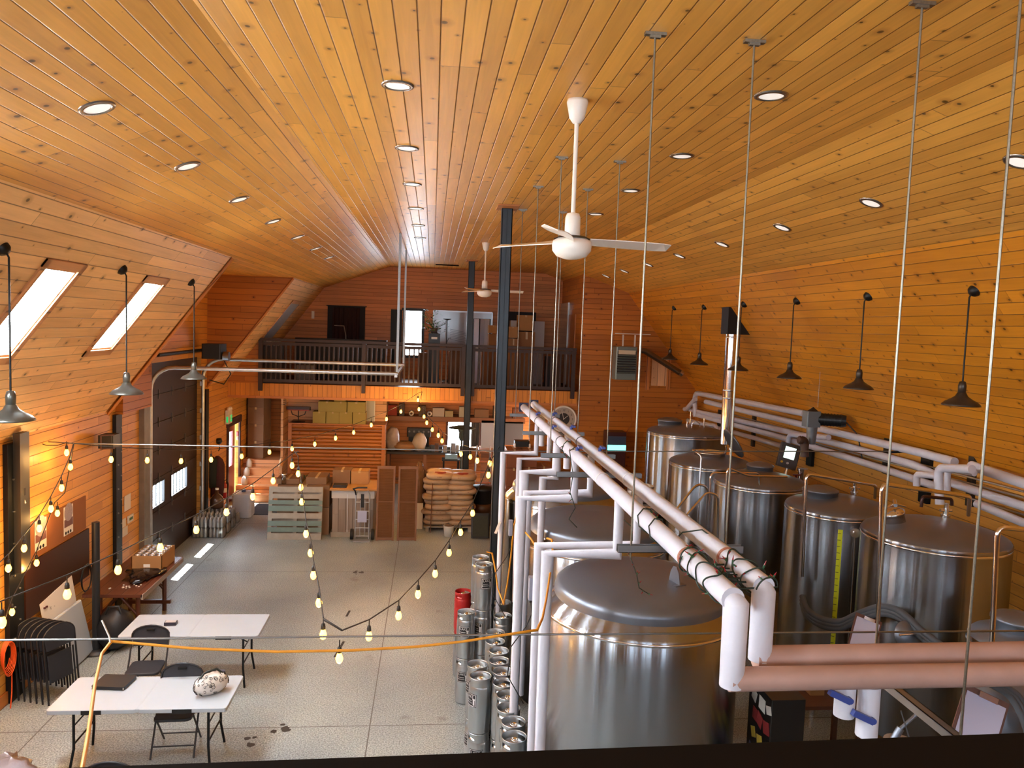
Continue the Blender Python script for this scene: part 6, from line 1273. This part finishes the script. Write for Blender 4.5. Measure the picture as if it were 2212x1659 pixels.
t_ = thing('curtain', 'grey curtain gathered at the right side of the back window', 'curtain', (0, 0, 0)); m.build('fabric', mat('grey_curtain', '6f665f', .8), t_); MB().tube([(UX0-.1, 22.97, z1+.02), (x1+.1, 22.97, z1+.02)], .012, 6).build('rod', DARK, t_)
p0, p1 = at(1038, 966, y=22.6), at(1070, 908, y=22.6); tag(MB().bb(p0.x, p1.x+.03, 22.5, 22.54, p0.z, p1.z).build('grey_board', mat('frosted_board', 'b3b7b4', .4)), 'pale grey board standing under the loft left of the near post', 'board')
p0, p1 = at(1090, 960, y=22.6), at(1130, 911, y=22.6); tag(MB().bb(p0.x-.1, p1.x, 22.5, 22.54, p0.z, p1.z).build('grey_board', mat('dark_grey_board', '6b6c68', .4)), 'dark grey board under the loft right of the near post', 'board')
p0, p1 = at(1036, 975, y=22.3), at(1136, 968, y=22.3); t_ = thing('wooden_bench', 'wooden counter carrying the two grey boards under the loft', 'counter', (0, 0, 0)); MB().bb(p0.x, p1.x, 22.2, YB-.03, p0.z-.05, p0.z+.03).build('counter_top', WB, t_, grain=(1, 0, 0)); MB().bb(p0.x+.05, p1.x-.05, 22.35, 22.4, 0, p0.z-.05).build('front_panel', WB, t_, grain=(1, 0, 0))
# wrapped red-brown cartons behind the white drop pipes
RB = mat('wrapped_red_carton', '87553c', .25, 0, .25, 4, .3)
for i, (px, y, k) in enumerate(((1108, 18.6, 4), (1140, 18.75, 4), (1172, 18.9, 3))):
    for j in range(k): carton('%s of the shrink-wrapped cartons behind the white pipes, column %s from the left' % (['bottom one', 'second', 'third', 'top one'][j], ['one', 'two', 'three'][i]), at(px, 1000, y=y).x, y, .1+.45*j, .37, .6, .44, RB, group='wrapped cartons behind the pipes')
t_ = thing('wooden_pallet', 'wide wooden pallet under the shrink-wrapped cartons', 'pallet', (at(1140, 1000, y=18.8).x, 18.75, 0)); MB().bb(-.6, .6, -.4, .4, .08, .098).build('deck', PAL, t_); MB().bb(-.6, .6, -.4, -.3, 0, .08).bb(-.6, .6, .3, .4, 0, .08).build('runner', PAL, t_)
# black bench tool on the pipe end and small steel things
p = at(1140, 962, y=17.5); t_ = thing('scale_box', 'black device with pale corner feet on top of the wrapped cartons', 'device', (p.x, 18.7, 1.905)); MB().rbox((0, 0, .09), (.36, .3, .14), .03).build('housing', BLACKP, t_)
for s in (-1, 1): MB().box((s*.18, -.12, .05), (.05, .05, .1)).build('foot', WHITE, t_)
# wall clock
p = at(1217, 905, y=YL-.04); t_ = thing('wall_clock', 'large round wall clock with a white rim on the end wall', 'clock', (p.x, YL-.05, p.z)); Mc = Matrix.Rotation(R_(90), 3, 'X')
MB().lathe([(0, -.03), (.34, -.03), (.36, .0), (.35, .03), (.32, .035), (.31, .02)], n=48, M=Mc).build('rim', WHITE, t_); MB().lathe([(0, .018), (.31, .018)], n=48, M=Mc).build('face', mat('clock_face', 'a79e93', .5, 0, .2), t_); MB().lathe([(0, .022), (.16, .022)], n=32, M=Mc).build('dark_centre', mat('clock_dark', '2a2422', .5, 0, .3, 30), t_)
m = MB()
for k in range(1, 13):
    v, f = txt(str(k), .075, 0); a = R_(90-30*k); cx_, cz_ = .235*math.cos(a), .235*math.sin(a); m.add([(x+cx_, -.0235, y+cz_) for x, y, z in v], f)
m.build('numerals', BLACKP, t_); MB().box((.05, -.026, .04), (.15, .003, .012), M=Matrix.Rotation(R_(-40), 3, 'Y')).box((-.02, -.028, .08), (.012, .003, .2), M=Matrix.Rotation(R_(-12), 3, 'Y')).build('hands', mat('clock_hands', 'd0c8bc', .4), t_)
# unit heater with bracket, exhaust pipe and cord
p = at(1353, 785, y=19.0); t_ = thing('unit_heater', 'grey-green unit heater with louvres hung before the end wall', 'heater', (p.x, 19.0, p.z)); UH = mat('heater_enamel', '6f7a76', .35, .2)
w_, h_ = .56, .84; m = MB(); m.rbox((0, .2, 0), (w_, .42, h_), .04); m.build('housing', UH, t_, bevel=.02); MB().bb(-w_/2+.04, w_/2-.04, -.02, -.01, -.26, .3).build('grille_opening', mat('grille_dark', '17130f', .6), t_)
for k in range(8): MB().box((0, -.035, -.23+.062*k), (w_-.08, .05, .012), M=Matrix.Rotation(R_(25), 3, 'X')).build('louvre', UH, t_)
MB().bb(-w_/2+.06, w_/2-.06, -.03, -.02, .23, .33).build('pale_panel', mat('pale_label_panel', 'c9bfa4', .5), t_)
t_ = thing('heater_bracket', 'perforated white bracket bars above the unit heater', 'bracket', (p.x, 19.1, p.z)); PW = mat('perforated_white', 'd6cec2', .4)
MB().bb(-.3, .62, 0, .02, .735, .755).build('top_bar', PW, t_)
for x, z0, z1 in ((-.38, .3, .72), (-.09, .43, .72), (.22, .43, .72)): MB().bb(x-.02, x+.02, -.01, .01, z0, z1).build('hanging_bar', PW, t_); MB().tube([(x, 0, z0+.05), (x+.2, .8, .7)], .008, 4).build('stay', DARK, t_)
t_ = thing('exhaust_pipe', 'shiny exhaust pipe sloping from the unit heater to the right slope', 'exhaust pipe', (0, 0, 0)); MB().tube([at(1382, 757, y=19.1), at(1393, 758, y=19.1), at(1470, 806, y=19.3)], .075, 16).build('pipe', mat('exhaust_steel', '7d766a', .25, .9), t_); MB().cyl(at(1468, 804, y=19.3), at(1474, 808, y=19.3), .09, n=16).build('collar', CHR, t_)
tag(MB().tube(arcs([at(1366, 826, y=19.3), at(1362, 870, y=19.6), at(1366, 915, y=19.9), at(1352, 935, y=19.9), at(1348, 975, y=19.9)], .3), .012, 6).build('power_cord', mat('orange_brown_cord', 'b0642a', .5)), 'orange-brown power cord hanging below the unit heater', 'cord')
# hatch in the end wall, lit cabinet strip, door
a, b = at(1409, 772, y=YL), at(1442, 834, y=YL)
struct(MB().bb(a.x, b.x, YL-.012, YL, b.z, a.z), 'trim_6', LP, (0, 0, 1))
for k, px in enumerate((1401, 1446)): q0, q1 = at(px, 768, y=YL), at(px, 842, y=YL); struct(MB().bb(q0.x-.05, q0.x+.05, YL-.03, YL, q1.z, q0.z), 'trim_%d' % (7+k), PINE, (0, 0, 1))
p = at(1327, 964, y=19.6); t_ = thing('display_cooler', 'dark red cooler with a glowing turquoise sign by the end wall', 'cooler', (p.x, 19.6, 0)); MB().rbox((0, 0, (p.z+.4)/2), (.5, .5, p.z+.4), .02).build('cabinet', mat('cooler_red', '3f1d1c', .4), t_)
MB().bb(-.24, .24, -.27, -.255, p.z-.06, p.z+.07).build('lit_sign', mat('turquoise_sign', '2fd0c8', .4, emit=(.1, .95, .85), es=2.2), t_, label='glowing turquoise strip'); MB().bb(-.24, .24, -.265, -.255, p.z+.09, p.z+.3).build('upper_panel', mat('blue_grey_panel', '3d4c63', .4), t_)
# tub and bucket near the tall tank
p = at(1390, 1035, y=14.2); t_ = thing('white_tub', 'open white plastic tub on a drum left of the tall olive-toned tank', 'tub', (p.x, 14.2, 1.62)); MB().lathe([(0, 0), (.16, 0), (.2, .28), (.215, .29), (.2, .3), (.185, .29), (.15, .02), (0, .02)], n=28).build('tub', mat('cream_tub', 'cfc5b4', .5), t_)
t_ = thing('steel_drum', 'steel drum with an open rim left of the tall olive-toned tank', 'drum', (p.x+.1, 14.0, 0)); MB().lathe([(0, 0), (.36, 0), (.36, 1.5), (.38, 1.52), (.38, 1.55), (.34, 1.56), (.34, 1.6), (0, 1.6)], n=36).build('drum', STEEL, t_); MB().lathe([(.345, 1.6), (.37, 1.6), (.37, 1.62), (.345, 1.62)], n=36).build('rim', CHR, t_)
# ------------------------------------------------------------------ the loft
RB_ = mat('loft_rail_brown', '33201a', .5, 0, .25, 5)
xr0, xr1 = at(560, 745, y=19.96).x, at(1246, 745, y=19.96).x; zr0 = at(900, 745, y=19.96).z
t_ = thing('loft_railing', 'dark brown railing with close balusters along the far loft edge', 'railing', (0, 19.96, 0))
MB().bb(xr0, xr1, -.07, .05, zr0-.02, zr0+.05).build('hand_rail', RB_, t_); MB().bb(xr0, xr1, -.02, .02, zr0-.12, zr0-.04).build('upper_rail', RB_, t_); MB().bb(xr0, xr1, -.02, .02, 3.24, 3.32).build('lower_rail', RB_, t_)
n = 68
for k in range(n): x = xr0+(xr1-xr0)*(k+.5)/n; MB().bb(x-.02, x+.02, -.018, .018, 3.26, zr0-.05).build('baluster', RB_, t_)
for px, w in ((563, .1), (786, .09), (1001, .1), (1022, .1), (1239, .1)): x = at(px, 780, y=19.9).x; MB().bb(x-w/2, x+w/2, -.1, -.02, 3.02, zr0).build('newel_post', RB_, t_)
ZL = 3.2; YW = YB-.02
def loftbox(label, px0, px1, py, y, d, c=None, name='carton', m_=None, tape=True):
    a, b = at(px0, py, y=y), at(px1, py, y=y); return carton(label, (a.x+b.x)/2, y+d/2, ZL, b.x-a.x, d, a.z-ZL, m_ or mat('loft_'+c, c, .7), name=name, tape=tape)
# curtained window, drapes
a, b = at(712, 660, y=YW), at(784, 735, y=YW)
t_ = thing('dark_curtain', 'dark red curtain over the left loft window with a black rod', 'curtain', (0, 0, 0)); MB().bb(a.x-.05, b.x+.05, YW-.03, YW, ZL+.3, a.z).build('window_surround', mat('curtain_black', '120a0a', .7), t_)
m = MB(); n = 30; vs = []
for i in range(n+1): x = a.x+.1+(b.x-a.x-.2)*i/n; y = YW-.08+.03*math.sin(i*1.3); vs += [(x, y, ZL+.3), (x, y, a.z-.05)]
m.add(vs, [(2*i, 2*i+2, 2*i+3, 2*i+1) for i in range(n)], True).build('fabric', mat('dark_red_curtain', '2c0f0e', .8), t_); MB().tube([(a.x-.08, YW-.08, a.z), (b.x+.1, YW-.08, a.z)], .015, 6).build('curtain_rod', BLACKP, t_)
a, b = at(845, 668, y=YW), at(869, 668, y=YW); tag(MB().bb(a.x, b.x, YW-.05, YW, ZL+.2, a.z).build('window_drape', mat('teal_black_panel', '141e24', .6)), 'dark panel at the left side of the bright loft window', 'panel')
tag(MB().rbox((0, 0, 0), (.08, .04, .22), .01).build('wall_thermostat', WHITE, loc=at(676, 680, y=YW-.01)), 'small pale device on the loft wall left of the dark curtain', 'wall device')
p0, p1 = at(637, 729, y=22), at(836, 729, y=22); t_ = thing('long_sofa', 'long black sofa back seen just above the loft railing', 'sofa', ((p0.x+p1.x)/2, 22.1, ZL)); w_ = p1.x-p0.x; hh = p0.z-ZL
MB().rbox((0, 0, hh/2), (w_, .25, hh), .05).build('backrest', mat('sofa_black', '141011', .6), t_); MB().rbox((0, .45, .22), (w_, .7, .44), .05).build('seat', mat('sofa_black', '141011'), t_)
t_ = thing('desk_lamp', 'thin pale desk lamp arm over the black sofa before the dark curtain', 'lamp', (0, 0, 0)); MB().tube([at(722, 703, y=22.4), at(743, 704, y=22.4), at(747, 725, y=22.4), at(747, 760, y=22.4)], .012, 5).build('arm', mat('lamp_grey', '8d857c', .4), t_)
# whiteboard, screen, lamp, plant, cabinets, boxes
a, b = at(937, 671, y=YW-.05), at(1061, 750, y=YW-.05); t_ = thing('whiteboard', 'wide glossy whiteboard with a silver frame on the loft wall', 'whiteboard', (0, 0, 0)); MB().bb(a.x, b.x, YW-.06, YB-.001, b.z, a.z).build('board', mat('glossy_white', '9d8f8c', .12), t_)
MB().bb(a.x, b.x, YW-.07, YW-.03, a.z-.02, a.z+.02).bb(a.x-.02, a.x+.02, YW-.07, YW-.03, b.z, a.z).bb(b.x-.02, b.x+.02, YW-.07, YW-.03, b.z, a.z).build('frame', ALU, t_)
m = MB()
for k in range(7): m.tube([(a.x+.5+.0*k, YW-.062, b.z+.5-.05*k), (a.x+.95+.05*(k % 3), YW-.062, b.z+.42-.05*k)], .006, 3)
m.build('handwriting', mat('marker_grey', '55504f'), t_)
p = at(966, 690, y=22.3); t_ = thing('floor_lamp', 'thin black floor lamp standing before the whiteboard in the loft', 'floor lamp', (p.x, 22.3, ZL)); z_ = p.z-ZL; MB().tube([(0, 0, .02), (0, 0, z_)], .014, 6).build('pole', BLACKP, t_); MB().lathe([(0, z_), (.12, z_+.02), (.11, z_+.0), (0, z_-.02)], n=20).build('lamp_shade', BLACKP, t_); MB().lathe([(.14, 0), (.13, .02), (0, .03)], n=20).build('base', BLACKP, t_); MB().tube([(0, 0, .62*z_), (.06, 0, .7*z_), (.13, 0, .7*z_)], .008, 5).build('reading_arm', BLACKP, t_)
t_ = loftbox('black filing cabinet carrying the plant in the loft', 926, 951, 720, 21.2, .4, name='filing_cabinet', m_=mat('cabinet_black', '121010'), tape=False); hh = at(938, 720, y=21.2).z-ZL
MB().box((0, -.205, hh-.13), (.16, .004, .06)).build('label_plate', WHITE, t_); px_ = t_.location.copy()
t_ = thing('potted_plant', 'leafy green potted plant on the black cabinet in the loft', 'plant', (px_.x-.02, px_.y, ZL+hh)); MB().lathe([(0, 0), (.08, 0), (.12, .14), (.1, .14), (0, .12)], n=18).build('pot', mat('grey_pot', '6a625a', .6), t_)
LF = [mat('leaf_green', '4f8a2e', .45, 0, .3), mat('leaf_dark', '2c4a22', .5, 0, .3)]; rd = random.Random(5)
for g in (0, 1):
    m = MB()
    for k in range(70):
        a_ = rd.uniform(0, 6.28); r_ = rd.uniform(.1, .38); z_ = rd.uniform(-.12, .48) if g == 0 else rd.uniform(-.2, .25); c = Vector((r_*math.cos(a_)-(.1 if g == 0 else -.06), r_*.7*math.sin(a_), .16+z_)); d_ = Vector((math.cos(a_), math.sin(a_), rd.uniform(-.4, .8))).normalized(); s_ = d_.cross(Vector((0, 0, 1))).normalized(); l = rd.uniform(.07, .12)
        m.add([c, c+d_*l*.5+s_*l*.24, c+d_*l, c+d_*l*.5-s_*l*.24], [(0, 1, 2, 3)])
        if k % 5 == 0: m.tube([(0, 0, .1), c*.6+Vector((0, 0, .05)), c], .004, 3)
    m.build('foliage', LF[g], t_)
t_ = thing('folding_screen', 'white paper folding screen with black bars in the loft', 'folding screen', (0, 0, ZL)); x0, x1 = at(1025, 690, y=22.0).x, at(1059, 690, y=22.0).x; zt_ = at(1040, 689, y=22).z-ZL
for k in range(3):
    xa, xb = x0+(x1-x0)*k/3, x0+(x1-x0)*(k+1)/3; ya, yb_ = (22.0, 22.18) if k % 2 else (22.18, 22.0); a_, b_ = Vector((xa, ya, 0)), Vector((xb, yb_, 0)); q = MB(); u_ = Vector((0, 0, zt_))
    slab('paper_panel', [a_, b_, b_+u_, a_+u_], .01, mat('shoji_paper', 'c6c6d2', .7), t_)
    m = MB(); m.tube([a_, a_+u_], .018, 4); m.tube([b_, b_+u_], .018, 4)
    for j in range(7): z_ = u_*(j/6); m.tube([a_+z_, b_+z_], .01, 4)
    m.build('black_frame', BLACKP, t_)
a, b = at(1100, 673, y=YW), at(1157, 690, y=YW); tag(MB().bb(a.x, b.x, YW-.08, YW, ZL+.4, a.z).build('dark_window_cover', mat('curtain_black', '120a0a')), 'dark curtained opening on the loft wall right of the near post', 'curtain')
a, b = at(1100, 692, y=22.6), at(1176, 692, y=22.6)
loftbox('white tiled cabinet in the loft, left part showing by the near post', 1104, 1119, 692, 22.3, .4, name='white_cabinet', m_=mat('white_tile', 'b9b0aa', .3), tape=False); loftbox('white tiled cabinet in the loft, right of the carton tower', 1155, 1177, 694, 22.3, .4, name='white_cabinet', m_=mat('white_tile', 'b9b0aa'), tape=False)
for i, (px0, px1, py0, py1, y) in enumerate(((1120, 1152, 680, 715, 21.4), (1120, 1152, 716, 826, 21.4), (1098, 1118, 705, 730, 21.2), (1098, 1118, 731, 826, 21.2), (1056, 1076, 702, 720, 21.3), (1056, 1090, 721, 826, 21.3))):
    a, b = at(px0, py0, y=y), at(px1, py1, y=y); zb_ = max(b.z, ZL) if py1 < 826 else ZL
    carton(['top carton of the carton tower right of the near post in the loft', 'large lower carton of the tower right of the near post in the loft', 'small carton upper, hugging the near post in the loft', 'tall carton lower, hugging the near post in the loft', 'upper carton with cloth left of the near post in the loft', 'tall carton left of the near post in the loft'][i], (a.x+b.x)/2, y+.2, zb_+(0 if py1 == 826 else 0), b.x-a.x, .4, a.z-zb_-.004, CARD if i % 2 == 0 else mat('loft_carton', '8e6238', .75))
for i, (px0, px1, py, c, lab) in enumerate(((1040, 1054, 760, '8a5a34', 'brown carton right of the far post behind the loft railing'), (905, 925, 762, '4a2f20', 'dark chair back behind the loft railing near the bright window'), (970, 998, 758, '5a3a26', 'brown cabinet behind the railing left of the far post'), (822, 868, 790, '7a4f3a', 'reddish low carton behind the railing under the bright window'), (575, 612, 775, '3a4450', 'blue-grey low cabinet behind the left end of the loft railing'), (640, 680, 788, '8f8c8a', 'low white drawers behind the left part of the loft railing'), (1180, 1190, 770, '2a2a30', 'dark upright bag behind the right part of the loft railing'), (1200, 1214, 765, '5c4636', 'brown upright panel near the right end of the loft railing'))): loftbox(lab, px0, px1, py, 20.7+.1*i, .3, c, name='loft_storage_box', tape=False)
for i in range(4): p = at(573+8*i, 733, y=20.3); tag(MB().cyl((0, 0, 0), (0, 0, .2), .045, .06, 12).build('plastic_cup_stack', mat('frosted_cup', 'a39b94', .3), loc=(p.x+.05, 20.3, ZL+.95)), '%s frosted cup stack on the shelf at the left end of the loft railing' % ORD[i], 'cups', 'cup stacks in the loft')
carton('low dark shelf unit carrying the frosted cups in the loft corner', at(588, 733, y=20.3).x, 20.35, ZL, .55, .3, .949, mat('loft_3a2a22', '3a2a22', .6), name='shelf_unit', tape=False)
# doorway and shiny foil in the right loft wall
a, b = at(1229, 700, x=XJ-.01), at(1243, 700, x=XJ-.01)
struct(MB().bb(XJ-.03, XJ, b.y, min(a.y, YB-.1), 3.2, 5.25), 'door_3', mat('wood_door', 'a3642c', .4)); tag(MB().bb(XJ-.055, XJ-.004, min(a.y, YB-.1)+.02, YB-.1, 3.25, 5.6).build('foil_panel', mat('foil', 'b5b0ac', .2, .7, .2, 6, .4)) if min(a.y, YB-.1) < YB-.2 else MB().bb(XJ-.05, XJ-.03, 22.2, 22.9, 3.25, 5.5).build('foil_panel', mat('foil', 'b5b0ac', .2, .7, .2, 6, .4)), 'shiny silver panel on the right side wall of the loft', 'panel')
p = at(966, 575, y=21.5); tag(MB().bb(-.32, .32, -.02, .02, -.03, 0).build('ceiling_bar', DWOOD, loc=(p.x, 21.5, 6.5)), 'short dark wooden strip on the ceiling near the far fan', 'ceiling strip')
